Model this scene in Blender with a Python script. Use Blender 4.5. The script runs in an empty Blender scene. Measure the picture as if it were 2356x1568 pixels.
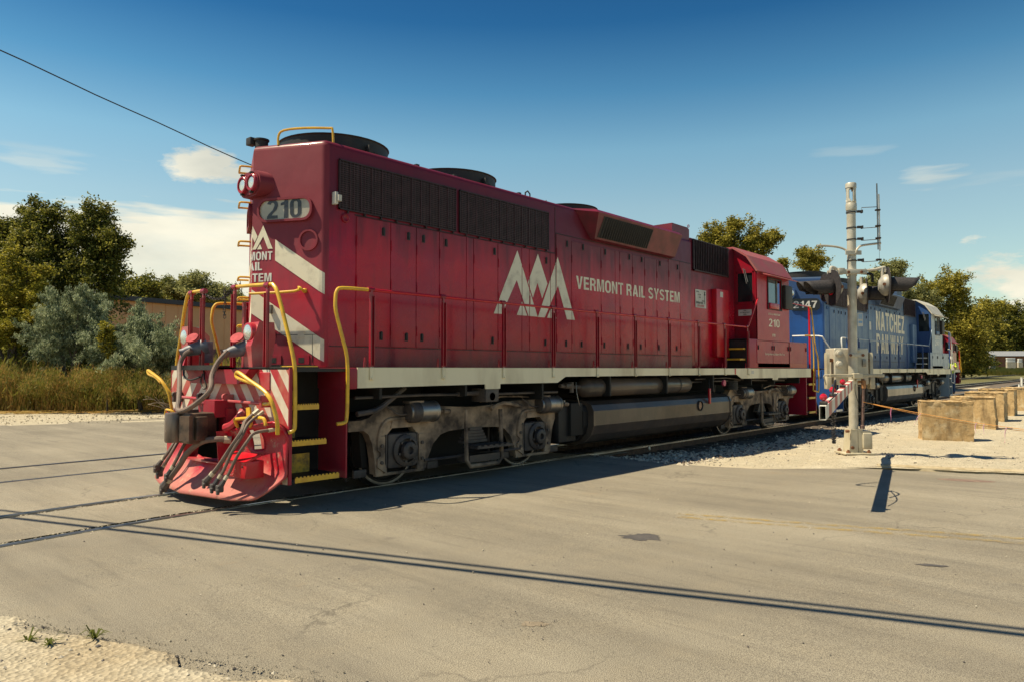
import bpy, bmesh, math, random
import numpy as np
from mathutils import Vector, Matrix, noise as mnoise

rad = math.radians
random.seed(7); RNG = np.random.default_rng(7)
SC = bpy.context.scene
COL = SC.collection

# ------------------------------------------------------------------ camera
CAM = Vector((-6.3004, -8.7381, 1.5615))
yaw, pitch, roll = rad(41.6143), rad(2.2761), rad(-0.0562)
FW = Vector((math.cos(yaw) * math.cos(pitch), math.sin(yaw) * math.cos(pitch), math.sin(pitch)))
RT = Vector((math.sin(yaw), -math.cos(yaw), 0)); UP = RT.cross(FW)
RT, UP = RT * math.cos(roll) + UP * math.sin(roll), -RT * math.sin(roll) + UP * math.cos(roll)
cam_data = bpy.data.cameras.new('camera'); cam = bpy.data.objects.new('camera', cam_data); COL.objects.link(cam)
m3 = Matrix((RT, UP, -FW)).transposed()
cam.matrix_world = Matrix.Translation(CAM) @ m3.to_4x4()
cam_data.sensor_width = 36; cam_data.lens = 1668.93 / 2356 * 36
cam_data.clip_start = 0.1; cam_data.clip_end = 5000
SC.camera = cam
FH = Vector((math.cos(yaw), math.sin(yaw), 0)); RH = Vector((math.sin(yaw), -math.cos(yaw), 0))
FPX, HOR = 1668.93, 850.0
def at(u, D, y=None):
    """world point at depth D metres, horizontal place u (and height y) in 2356-wide picture units"""
    p = CAM + FH * D + RH * ((u - 1178) / FPX * D)
    p.z = 0 if y is None else CAM.z - (y - HOR) / FPX * D
    return p

# ------------------------------------------------------------------ sky, sun, exposure
SUN = Vector((-0.42, 0.385, 1.0)).normalized()
elev = math.asin(SUN.z)
W = bpy.data.worlds.new('World'); SC.world = W; W.use_nodes = True
nt = W.node_tree; nt.nodes.clear()
def N(nt, t, **kw):
    n = nt.nodes.new(t)
    for k, v in kw.items():
        setattr(n, k, v)
    return n
def L(nt, a, b): nt.links.new(a, b)
def MATH(nt, op, a, b=None, c=None, clamp=False):
    n = nt.nodes.new('ShaderNodeMath'); n.operation = op; n.use_clamp = clamp
    for i, v in enumerate((a, b, c)):
        if v is None: continue
        if isinstance(v, (int, float)): n.inputs[i].default_value = v
        else: nt.links.new(v, n.inputs[i])
    return n.outputs[0]
def RAMP(nt, fac, stops):
    n = nt.nodes.new('ShaderNodeValToRGB')
    while len(n.color_ramp.elements) < len(stops): n.color_ramp.elements.new(0.5)
    for e, (p, c) in zip(n.color_ramp.elements, stops):
        e.position = p
        e.color = (c, c, c, 1) if isinstance(c, (int, float)) else (*c, 1)
    nt.links.new(fac, n.inputs[0]); return n.outputs[0]
def MIXC(nt, fac, a, b, mode='MIX'):
    n = nt.nodes.new('ShaderNodeMix'); n.data_type = 'RGBA'; n.blend_type = mode
    if isinstance(fac, (int, float)): n.inputs[0].default_value = fac
    else: nt.links.new(fac, n.inputs[0])
    for i, v in ((6, a), (7, b)):
        if isinstance(v, tuple): n.inputs[i].default_value = (*v, 1)
        else: nt.links.new(v, n.inputs[i])
    return n.outputs[2]

sky = N(nt, 'ShaderNodeTexSky'); sky.sky_type = 'NISHITA'; sky.sun_disc = False
sky.sun_elevation = elev; sky.sun_rotation = math.atan2(SUN.x, SUN.y)
sky.altitude = 50; sky.air_density = 1.0; sky.dust_density = 0.6; sky.ozone_density = 2.5
tc = N(nt, 'ShaderNodeTexCoord'); sep = N(nt, 'ShaderNodeSeparateXYZ'); L(nt, tc.outputs['Generated'], sep.inputs[0])
el = MATH(nt, 'ARCSINE', sep.outputs[2]); az = MATH(nt, 'ARCTAN2', sep.outputs[1], sep.outputs[0])
tint = RAMP(nt, MATH(nt, 'MULTIPLY', el, 1.2), [(0.0, (1.15, 1.06, .80)), (0.14, (1.25, 1.22, .92)), (0.26, (1.25, 1.28, 1.0)), (0.35, (1.0, 1.27, 1.06)), (0.44, (.46, .90, .92)), (0.54, (.155, .52, .70)), (0.66, (.095, .37, .58)), (1.0, (.095, .35, .56))])
skyc = MIXC(nt, 1.0, sky.outputs[0], tint, 'MULTIPLY')
# clouds: stretched noise in azimuth / elevation, heaped where the photograph has them
cmb = N(nt, 'ShaderNodeCombineXYZ'); L(nt, MATH(nt, 'MULTIPLY', az, 1.0), cmb.inputs[0]); L(nt, MATH(nt, 'MULTIPLY', el, 2.6), cmb.inputs[1])
nz = N(nt, 'ShaderNodeTexNoise'); L(nt, cmb.outputs[0], nz.inputs['Vector']); nz.inputs['Scale'].default_value = 8; nz.inputs['Detail'].default_value = 12; nz.inputs['Roughness'].default_value = .62
cm2 = N(nt, 'ShaderNodeCombineXYZ'); L(nt, az, cm2.inputs[0]); L(nt, MATH(nt, 'MULTIPLY', el, 7.0), cm2.inputs[1])
nw = N(nt, 'ShaderNodeTexNoise'); L(nt, cm2.outputs[0], nw.inputs['Vector']); nw.inputs['Scale'].default_value = 11; nw.inputs['Detail'].default_value = 8
def azel(u, y):
    d = (FW + RT * ((u - 1178) / FPX) - UP * ((y - 784) / FPX)).normalized()
    return math.atan2(d.y, d.x), math.asin(d.z)
cloud = None
for (u, y, wa, we, k, wisp) in ((478, 388, .042, .022, .95, 0), (530, 400, .040, .015, .9, 0), (2350, 695, .060, .050, 2.6, 0), (2330, 745, .055, .030, 2.0, 0), (2420, 680, .08, .07, 2.6, 0),
                                (2140, 405, .052, .013, .40, 1), (1955, 348, .05, .008, .12, 1), (2290, 410, .06, .012, .13, 1), (90, 375, .07, .010, .30, 1), (160, 352, .06, .006, .15, 1)):
    a0, e0 = azel(u, y)
    dx = MATH(nt, 'DIVIDE', MATH(nt, 'SUBTRACT', az, a0), wa); dy = MATH(nt, 'DIVIDE', MATH(nt, 'SUBTRACT', el, e0), we)
    d = MATH(nt, 'SQRT', MATH(nt, 'ADD', MATH(nt, 'MULTIPLY', dx, dx), MATH(nt, 'MULTIPLY', dy, dy)))
    src = nw.outputs[0] if wisp else nz.outputs[0]
    v = MATH(nt, 'ADD', MATH(nt, 'SUBTRACT', .9, d), MATH(nt, 'MULTIPLY', MATH(nt, 'SUBTRACT', src, .5), 4.2))
    v = MATH(nt, 'MULTIPLY', MATH(nt, 'MULTIPLY', v, 2.2 if not wisp else 1.1, clamp=True), min(k, 1.0))
    cloud = v if cloud is None else MATH(nt, 'MAXIMUM', cloud, v)
# low bank of cloud round the horizon on the left and behind
a0, e0 = azel(0, 447); a1, e1 = azel(700, 478); aE = azel(1000, 560)[0]
lim = MATH(nt, 'MULTIPLY_ADD', MATH(nt, 'SUBTRACT', az, a1), (e0 - e1) / (a0 - a1), e1)
lim = MATH(nt, 'MINIMUM', lim, e0 + .03)
lim = MATH(nt, 'ADD', lim, MATH(nt, 'MULTIPLY', MATH(nt, 'SUBTRACT', nw.outputs[0], .5), .06))
bank = MATH(nt, 'MULTIPLY', MATH(nt, 'SUBTRACT', lim, el), 60, clamp=True)
bank = MATH(nt, 'MULTIPLY', bank, MATH(nt, 'MULTIPLY_ADD', nz.outputs[0], .7, .60, clamp=True))
bank = MATH(nt, 'MULTIPLY', bank, MATH(nt, 'MULTIPLY', MATH(nt, 'SUBTRACT', az, aE), 5.0, clamp=True))
cloud = MATH(nt, 'MAXIMUM', cloud, bank)
nd = N(nt, 'ShaderNodeTexNoise'); L(nt, cmb.outputs[0], nd.inputs['Vector']); nd.inputs['Scale'].default_value = 5; nd.inputs['Detail'].default_value = 6
ccol = RAMP(nt, nd.outputs[0], [(0.35, (5.9, 5.7, 4.7)), (0.62, (8.4, 7.9, 6.3))])
fin = MIXC(nt, MATH(nt, 'MULTIPLY', cloud, .93), skyc, ccol)
bg = N(nt, 'ShaderNodeBackground'); bg.inputs[1].default_value = 0.084; L(nt, fin, bg.inputs[0])
wo = N(nt, 'ShaderNodeOutputWorld'); L(nt, bg.outputs[0], wo.inputs[0])

sd = bpy.data.lights.new('sun', 'SUN'); sd.energy = 5.0; sd.angle = rad(0.53); sd.color = (1.0, .875, .63)
sun = bpy.data.objects.new('sun', sd); COL.objects.link(sun)
sun.rotation_euler = (-SUN).to_track_quat('-Z', 'Y').to_euler(); sun.location = (0, 0, 30)
SC.view_settings.view_transform = 'Standard'; SC.view_settings.look = 'None'
SC.view_settings.exposure = 0.56; SC.view_settings.gamma = 1.0; SC.view_settings.use_curve_mapping = False

# ------------------------------------------------------------------ materials
MATS = {}
def newmat(name):
    m = bpy.data.materials.new(name); m.use_nodes = True
    t = m.node_tree; b = t.nodes['Principled BSDF']; MATS[name] = m
    return m, t, b
def objco(t, scale=(1, 1, 1)):
    c = N(t, 'ShaderNodeTexCoord'); mp = N(t, 'ShaderNodeMapping'); mp.inputs['Scale'].default_value = scale
    L(t, c.outputs['Object'], mp.inputs[0]); return mp.outputs[0]
def noi(t, vec, scale, detail=5, rough=.55, dist=0):
    n = N(t, 'ShaderNodeTexNoise'); L(t, vec, n.inputs['Vector']); n.inputs['Scale'].default_value = scale
    n.inputs['Detail'].default_value = detail; n.inputs['Roughness'].default_value = rough; n.inputs['Distortion'].default_value = dist
    return n.outputs[0]
def bump(t, b, h, strength, dist=.01):
    n = N(t, 'ShaderNodeBump'); n.inputs['Strength'].default_value = strength; n.inputs['Distance'].default_value = dist
    L(t, h, n.inputs['Height']); L(t, n.outputs[0], b.inputs['Normal'])
def pm(name, c1, c2=None, scale=6, rough=.55, metal=0, bs=0, bscale=40, st=(1, 1, 1), lo=.38, hi=.64, coat=0, spec=.5):
    """plain procedural material: two colours mixed by noise, roughness that varies, fine bump"""
    m, t, b = newmat(name); v = objco(t, st)
    c2 = c2 or tuple(x * .7 for x in c1)
    n = noi(t, v, scale)
    L(t, RAMP(t, n, [(lo, c1), (hi, c2)]), b.inputs['Base Color'])
    L(t, MATH(t, 'MULTIPLY_ADD', n, .3, rough - .15, clamp=True), b.inputs['Roughness'])
    b.inputs['Metallic'].default_value = metal; b.inputs['Coat Weight'].default_value = coat
    b.inputs['Specular IOR Level'].default_value = spec
    if bs: bump(t, b, noi(t, v, bscale, 4), bs)
    return m
def loco_paint(name, base, fade, grime, top=3.5, rough=.34, fadeamt=.6, soot=1.0):
    """enamel that has chalked in patches, with soot that has run down from the roof and dirt along the walkway"""
    m, t, b = newmat(name); v = objco(t); vs = objco(t, (1, 1, .12))
    c = N(t, 'ShaderNodeTexCoord'); s = N(t, 'ShaderNodeSeparateXYZ'); L(t, c.outputs['Object'], s.inputs[0]); z = s.outputs[2]; oi = N(t, 'ShaderNodeObjectInfo')
    big = noi(t, v, 1.3, 6, .6); st = noi(t, vs, 7, 5, .6); blot = noi(t, v, 3.4, 7, .65, .6)
    col = MIXC(t, MATH(t, 'MULTIPLY', RAMP(t, MATH(t, 'ADD', big, MATH(t, 'MULTIPLY_ADD', oi.outputs['Random'], .16, -.08)), [(.44, 0.0), (.66, 1.0)]), fadeamt), base, fade)
    col = MIXC(t, MATH(t, 'MULTIPLY', RAMP(t, blot, [(.5, 0.0), (.72, 1.0)]), fadeamt * .6), col, fade)
    up = MATH(t, 'MULTIPLY', MATH(t, 'SUBTRACT', MATH(t, 'MULTIPLY_ADD', st, .9, z), top), 1.5, clamp=True)
    lo = MATH(t, 'MULTIPLY', MATH(t, 'SUBTRACT', MATH(t, 'MULTIPLY_ADD', st, .7, 1.72), z), 2.2, clamp=True)
    col = MIXC(t, MATH(t, 'MULTIPLY', MATH(t, 'MAXIMUM', MATH(t, 'MULTIPLY', up, .8), MATH(t, 'MULTIPLY', lo, .42)), soot), col, grime)
    col = MIXC(t, MATH(t, 'MULTIPLY', RAMP(t, st, [(.52, 0.0), (.75, 1.0)]), .35 * soot), col, grime)
    L(t, col, b.inputs['Base Color'])
    L(t, MATH(t, 'ADD', MATH(t, 'MULTIPLY', blot, .3), MATH(t, 'MULTIPLY_ADD', up, .2, rough - .12)), b.inputs['Roughness'])
    b.inputs['Coat Weight'].default_value = .12; b.inputs['Coat Roughness'].default_value = .10; b.inputs['Specular IOR Level'].default_value = .32
    bump(t, b, noi(t, v, 2.6, 2), .28, .03)
    return m
RED = loco_paint('red enamel', (.50, .0005, .022), (.33, .008, .045), (.070, .012, .022), rough=.24, fadeamt=.65)
REDF = loco_paint('sun bleached red enamel', (.46, .002, .026), (.34, .035, .055), (.15, .026, .038), top=3.0, rough=.45, fadeamt=.75)
REDP = pm('dusty red enamel', (.45, .015, .03), (.44, .15, .14), 2.5, .42, lo=.40, hi=.68, coat=.15)
REDC = loco_paint('cab red enamel', (.40, .003, .026), (.34, .018, .050), (.15, .022, .036), top=3.9, rough=.36, fadeamt=.8, soot=.6)
BLUE = loco_paint('blue enamel', (.020, .09, .34), (.035, .13, .38), (.03, .06, .13), rough=.34, fadeamt=.5)
BLUES = loco_paint('weathered blue enamel', (.045, .115, .27), (.13, .21, .32), (.025, .045, .09), top=3.9, rough=.5, fadeamt=.9)
BLUED = pm('dark blue enamel', (.02, .06, .20), (.03, .08, .22), 3, .4)
PALEB = pm('pale blue grey enamel', (.36, .43, .48), (.28, .35, .42), 3, .45)
YEL = pm('yellow rail paint', (.78, .47, .03), (.62, .34, .03), 9, .38, coat=.2)
YELD = pm('scuffed yellow step paint', (.62, .38, .03), (.20, .13, .04), 14, .55, bs=.2)
CREAM = pm('dirty white sill paint', (.82, .74, .52), (.56, .48, .32), 2.2, .5, st=(1, 1, .35), lo=.45, hi=.72)
DECAL = pm('worn cream vinyl', (.80, .73, .56), (.50, .44, .33), 6, .5, lo=.5, hi=.78)
DECALD = pm('greyed cream vinyl', (.42, .38, .32), (.56, .52, .44), 5, .5)
WHITE = pm('white rail paint', (.78, .77, .72), (.6, .58, .52), 6, .4)
BLK = pm('soot black steel', (.012, .011, .012), (.028, .024, .022), 5, .6, bs=.3)
UNDER = pm('oily black underframe', (.006, .006, .006), (.018, .015, .013), 4, .7)
GRILLE = pm('dull brown black grille steel', (.040, .014, .018), (.018, .010, .012), 8, .6)
TRUCK = pm('dust caked truck steel', (.44, .315, .21), (.075, .055, .043), 3.2, .85, bs=.5, bscale=25, lo=.36, hi=.62)
TRUCKD = pm('greasy cast steel', (.040, .036, .038), (.11, .085, .07), 5, .55, bs=.4, bscale=30)
GALV = pm('rubbed bare steel', (.34, .31, .28), (.16, .14, .12), 4, .38, metal=.75)
RAILT = pm('polished rail top', (.42, .42, .42), (.22, .20, .18), 8, .3, metal=.9, st=(.2, 1, 1))
RUST = pm('rusty rail side', (.075, .042, .028), (.15, .085, .05), 9, .85, bs=.4)
TANK = loco_paint('black tank enamel', (.030, .026, .025), (.15, .105, .075), (.13, .095, .07), top=1.3, rough=.38, fadeamt=.7, soot=.6)
TANK.node_tree.nodes['Principled BSDF'].inputs['Coat Weight'].default_value = .35
HOSE = pm('dusty rubber hose', (.13, .095, .078), (.20, .14, .11), 7, .7, bs=.2)
GLASS, t, b = newmat('headlight glass'); b.inputs['Base Color'].default_value = (.75, .80, .74, 1); b.inputs['Roughness'].default_value = .12; b.inputs['Metallic'].default_value = .6
bump(t, b, noi(t, objco(t), 60, 2), .5)
WINDOW, t, b = newmat('dark window glass'); b.inputs['Base Color'].default_value = (.012, .016, .018, 1); b.inputs['Roughness'].default_value = .05
BOARD = pm('milky number board glass', (.44, .41, .33), (.34, .31, .25), 5, .18)
DIGIT = pm('black board digits', (.05, .045, .055), (.03, .03, .035), 5, .3)
BLKP = pm('black board glass', (.01, .012, .02), (.015, .016, .025), 5, .2)
SIGNW = pm('white enamel plate', (.62, .60, .54), (.5, .48, .42), 8, .45)
INK = pm('black ink', (.03, .03, .03)); INKR = pm('red ink', (.5, .03, .05)); INKB = pm('blue ink', (.05, .18, .5))
VISOR = pm('weathered black signal hood', (.018, .016, .018), (.040, .034, .036), 30, .75, bs=.4, bscale=90)
SILVER = pm('aluminium paint', (.56, .515, .42), (.42, .385, .30), 5, .42, metal=.15, bs=.08, bscale=12)
SILV2 = pm('weathered cream enamel casting', (.50, .45, .33), (.34, .28, .18), 4, .5, bs=.15, lo=.42, hi=.75)
RUSTB = pm('rusted bolt steel', (.25, .10, .04), (.12, .05, .025), 12, .85)
CONC, t, b = newmat('rough stained concrete')
v = objco(t); n1 = noi(t, v, 3, 8, .65); n2 = noi(t, v, 14, 6, .6); n3 = noi(t, objco(t, (1, 1, .25)), 6, 5)
c0 = RAMP(t, n1, [(.34, (.60, .43, .22)), (.5, (.46, .31, .145)), (.66, (.62, .50, .31))])
c0 = MIXC(t, RAMP(t, n3, [(.46, 0.0), (.72, .75)]), c0, (.16, .105, .05)); L(t, MIXC(t, RAMP(t, n2, [(.56, 0.0), (.68, .5)]), c0, (.16, .11, .06)), b.inputs['Base Color'])
b.inputs['Roughness'].default_value = .95; bump(t, b, MATH(t, 'ADD', n2, noi(t, v, 60, 4, .6)), .7, .012)
ROPE = pm('orange nylon rope', (.75, .36, .10), (.6, .26, .06), 30, .7)
PINK = pm('pink flagging tape', (.85, .32, .50), (.75, .22, .42), 8, .5)
CHAIN = pm('black iron chain', (.03, .028, .028), (.06, .05, .045), 20, .5, metal=.4)
PIPEY = pm('rust brown pipe', (.20, .12, .10), (.11, .07, .06), 10, .7)
TAN = pm('tan metal siding', (.82, .41, .20), (.74, .36, .17), .6, .6)
MAROON = pm('maroon metal siding', (.26, .07, .085), (.09, .03, .03), 2, .5)
ROOFD = pm('dark roof trim', (.03, .028, .04), (.05, .04, .05), 2, .5)
GREYR = pm('grey metal roof', (.30, .31, .33), (.22, .23, .25), 2, .5)
BRICKY = pm('red brown siding', (.26, .11, .06), (.2, .08, .05), 1, .7)
HIVIS = pm('high visibility yellow fabric', (.62, .75, .04), (.5, .6, .03), 12, .8)
DENIM = pm('blue denim', (.03, .07, .16), (.05, .10, .22), 20, .9)
SKIN = pm('skin', (.42, .24, .16), (.36, .2, .13), 10, .6)
REDL, t, b = newmat('red lamp lens'); b.inputs['Base Color'].default_value = (.55, .01, .03, 1); b.inputs['Roughness'].default_value = .12; b.inputs['Coat Weight'].default_value = .6
WSTONE = pm('pale limestone', (.55, .49, .39), (.34, .29, .22), 18, .9)
DSTONE = pm('dark pebble', (.06, .055, .055), (.12, .10, .09), 20, .8)
CABLE = pm('black cable jacket', (.012, .012, .014), (.02, .02, .02), 5, .6)

# striped pilot: chevrons pointing up at the centre line
def stripes(name, period, slope, ca, cb, dust, ax='y', phase=0.0, duty=.5):
    m, t, b = newmat(name); c = N(t, 'ShaderNodeTexCoord'); s = N(t, 'ShaderNodeSeparateXYZ'); L(t, c.outputs['Object'], s.inputs[0])
    y = MATH(t, 'ABSOLUTE', s.outputs[{'x': 0, 'y': 1}[ax]])
    w = MATH(t, 'FRACT', MATH(t, 'DIVIDE', MATH(t, 'ADD', MATH(t, 'MULTIPLY_ADD', s.outputs[2], slope, phase), y), period))
    f = MATH(t, 'GREATER_THAN', w, duty)
    n = noi(t, objco(t), 3.5, 7, .65)
    col = MIXC(t, f, ca, cb); col = MIXC(t, RAMP(t, n, [(.42, 0.0), (.68, .55)]), col, dust)
    L(t, col, b.inputs['Base Color']); b.inputs['Roughness'].default_value = .5
    return m
PILOT = stripes('red and white chevron paint', .34, 0.9, (.66, .62, .52), (.42, .03, .04), (.48, .26, .16), phase=10.0 * .30 - 1.39 * .9)
ARMS = stripes('red and white reflective tape', .95, 0.0, (.72, .70, .62), (.42, .015, .03), (.4, .3, .22), ax='x')

# asphalt
def asphalt(name):
    m, t, b = newmat(name); v = objco(t); ta = N(t, 'ShaderNodeMapping'); ta.inputs['Rotation'].default_value = (0, 0, rad(18)); ta.inputs['Scale'].default_value = (1, .10, 1)
    c = N(t, 'ShaderNodeTexCoord'); L(t, c.outputs['Object'], ta.inputs[0])
    big = noi(t, v, .35, 5); lane = noi(t, ta.outputs[0], 1.3, 6, .62); mid = noi(t, v, 2.6, 7, .65); fine = noi(t, v, 150, 3, .6); gr = noi(t, v, 260, 2, .6)
    col = RAMP(t, MATH(t, 'ADD', MATH(t, 'MULTIPLY', lane, .6), MATH(t, 'MULTIPLY', big, .4)), [(.38, (.195, .172, .134)), (.5, (.275, .244, .188)), (.60, (.355, .315, .240))])
    col = MIXC(t, RAMP(t, mid, [(.45, 0.0), (.72, .5)]), col, (.31, .265, .19))
    vo = N(t, 'ShaderNodeTexVoronoi'); L(t, v, vo.inputs['Vector']); vo.inputs['Scale'].default_value = 140
    sp = RAMP(t, vo.outputs['Distance'], [(.12, 1.0), (.36, 0.0)])
    col = MIXC(t, MATH(t, 'MULTIPLY', sp, .48), col, (.50, .44, .33)); col = MIXC(t, RAMP(t, fine, [(.42, .65), (.54, 0.0)]), col, (.085, .072, .058))
    st2 = noi(t, ta.outputs[0], 7, 5, .65); col = MIXC(t, RAMP(t, st2, [(.56, 0.0), (.72, .40)]), col, (.12, .105, .085))
    dv = N(t, 'ShaderNodeVectorMath'); dv.operation = 'ADD'; nv = N(t, 'ShaderNodeTexNoise'); L(t, v, nv.inputs['Vector']); nv.inputs['Scale'].default_value = 1.6; nv.inputs['Detail'].default_value = 6
    sc1 = N(t, 'ShaderNodeVectorMath'); sc1.operation = 'SCALE'; L(t, nv.outputs['Color'], sc1.inputs[0]); sc1.inputs['Scale'].default_value = .9; L(t, v, dv.inputs[0]); L(t, sc1.outputs[0], dv.inputs[1])
    cv = N(t, 'ShaderNodeTexVoronoi'); cv.feature = 'DISTANCE_TO_EDGE'; L(t, dv.outputs[0], cv.inputs['Vector']); cv.inputs['Scale'].default_value = .42
    cm = RAMP(t, cv.outputs[0], [(.0, 1.0), (.006, 0.0)]); gate = RAMP(t, big, [(.48, 0.0), (.60, 1.0)])
    col = MIXC(t, MATH(t, 'MULTIPLY', MATH(t, 'MULTIPLY', cm, gate), .55), col, (.07, .06, .05))
    pits = noi(t, v, 22, 3, .5); col = MIXC(t, RAMP(t, pits, [(.66, 0.0), (.72, .45)]), col, (.10, .09, .075))
    # rust coloured bloom, thin wandering cracks and tar drips
    rb = noi(t, v, .8, 6, .7); col = MIXC(t, RAMP(t, rb, [(.64, 0.0), (.78, .4)]), col, (.30, .19, .09))
    oil = noi(t, v, 1.7, 4, .5); col = MIXC(t, RAMP(t, oil, [(.68, 0.0), (.76, .45)]), col, (.09, .08, .075))
    L(t, col, b.inputs['Base Color']); b.inputs['Roughness'].default_value = .9; b.inputs['Specular IOR Level'].default_value = .3
    bump(t, b, MATH(t, 'ADD', vo.outputs['Distance'], gr), .55, .006)
    return m
ASPH = asphalt('worn dusty asphalt')
def dirt(name, a, bcol, c, sc=1.0):
    m, t, b = newmat(name); v = objco(t)
    n1 = noi(t, v, .7 * sc, 7, .6); n2 = noi(t, v, 9 * sc, 6, .65); n3 = noi(t, v, 60 * sc, 4, .6)
    vo = N(t, 'ShaderNodeTexVoronoi'); L(t, v, vo.inputs['Vector']); vo.inputs['Scale'].default_value = 45 * sc
    vr = RAMP(t, vo.outputs['Color'], [(.2, .72), (.8, 1.15)])
    col = RAMP(t, n1, [(.36, a), (.5, bcol), (.66, c)])
    col = MIXC(t, .65, col, vr, 'MULTIPLY'); col = MIXC(t, RAMP(t, n2, [(.54, 0.0), (.72, .5)]), col, tuple(x * .45 for x in bcol)); col = MIXC(t, RAMP(t, n3, [(.56, 0.0), (.7, .35)]), col, tuple(min(1, x * 1.35) for x in a))
    L(t, col, b.inputs['Base Color']); b.inputs['Roughness'].default_value = .95; b.inputs['Specular IOR Level'].default_value = .2
    bump(t, b, MATH(t, 'ADD', vo.outputs['Distance'], n2), .7, .02)
    return m
GRAV = dirt('pale crushed stone', (.56, .495, .37), (.47, .41, .30), (.54, .465, .335), 1.6)
DUST = dirt('sandy roadside dirt', (.49, .44, .345), (.43, .38, .285), (.35, .285, .19), .8)
BALL = dirt('dark track ballast', (.13, .10, .08), (.17, .135, .10), (.10, .08, .065), .7)
EARTH = dirt('dry earth and turf', (.10, .10, .035), (.16, .14, .06), (.08, .09, .03), .3)
PATCH = pm('black asphalt patch', (.06, .055, .055), (.09, .08, .075), 8, .9, bs=.5, bscale=80)
m, t, b = newmat('faded yellow road paint'); YPAINT = m
n = noi(t, objco(t), 9, 7, .7); b.inputs['Base Color'].default_value = (.42, .29, .08, 1); b.inputs['Roughness'].default_value = .85
L(t, RAMP(t, n, [(.42, 0.0), (.60, .55)]), b.inputs['Alpha'])

def leafmat(name, ca, cb, cc):
    m, t, b = newmat(name)
    at_ = N(t, 'ShaderNodeAttribute'); at_.attribute_name = 'tint'
    n = noi(t, objco(t), .8, 3)
    f = MATH(t, 'ADD', MATH(t, 'MULTIPLY', at_.outputs['Fac'], .6), MATH(t, 'MULTIPLY', n, .5))
    col = RAMP(t, f, [(.25, ca), (.55, cb), (.85, cc)])
    L(t, col, b.inputs['Base Color']); b.inputs['Roughness'].default_value = .6; b.inputs['Specular IOR Level'].default_value = .25
    tr = N(t, 'ShaderNodeBsdfTranslucent'); L(t, col, tr.inputs[0]); mx = N(t, 'ShaderNodeMixShader'); mx.inputs[0].default_value = .42
    out = t.nodes['Material Output']; L(t, b.outputs[0], mx.inputs[1]); L(t, tr.outputs[0], mx.inputs[2]); L(t, mx.outputs[0], out.inputs[0])
    return m
LDARK = leafmat('dark olive leaves', (.036, .046, .008), (.11, .12, .019), (.34, .31, .058))
LYEL = leafmat('yellow green leaves', (.10, .10, .012), (.25, .23, .025), (.46, .38, .05))
LJUN = leafmat('blue grey juniper needles', (.085, .115, .055), (.23, .27, .15), (.48, .52, .32))
LGOLD = leafmat('golden olive leaves', (.075, .075, .010), (.24, .215, .028), (.52, .43, .075))
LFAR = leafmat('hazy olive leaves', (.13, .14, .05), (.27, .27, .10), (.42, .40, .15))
LWEED = leafmat('weeds green and straw', (.12, .135, .024), (.25, .235, .045), (.46, .27, .09))
BARK = pm('grey brown bark', (.10, .075, .05), (.05, .04, .03), 8, .9, bs=.5)

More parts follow.
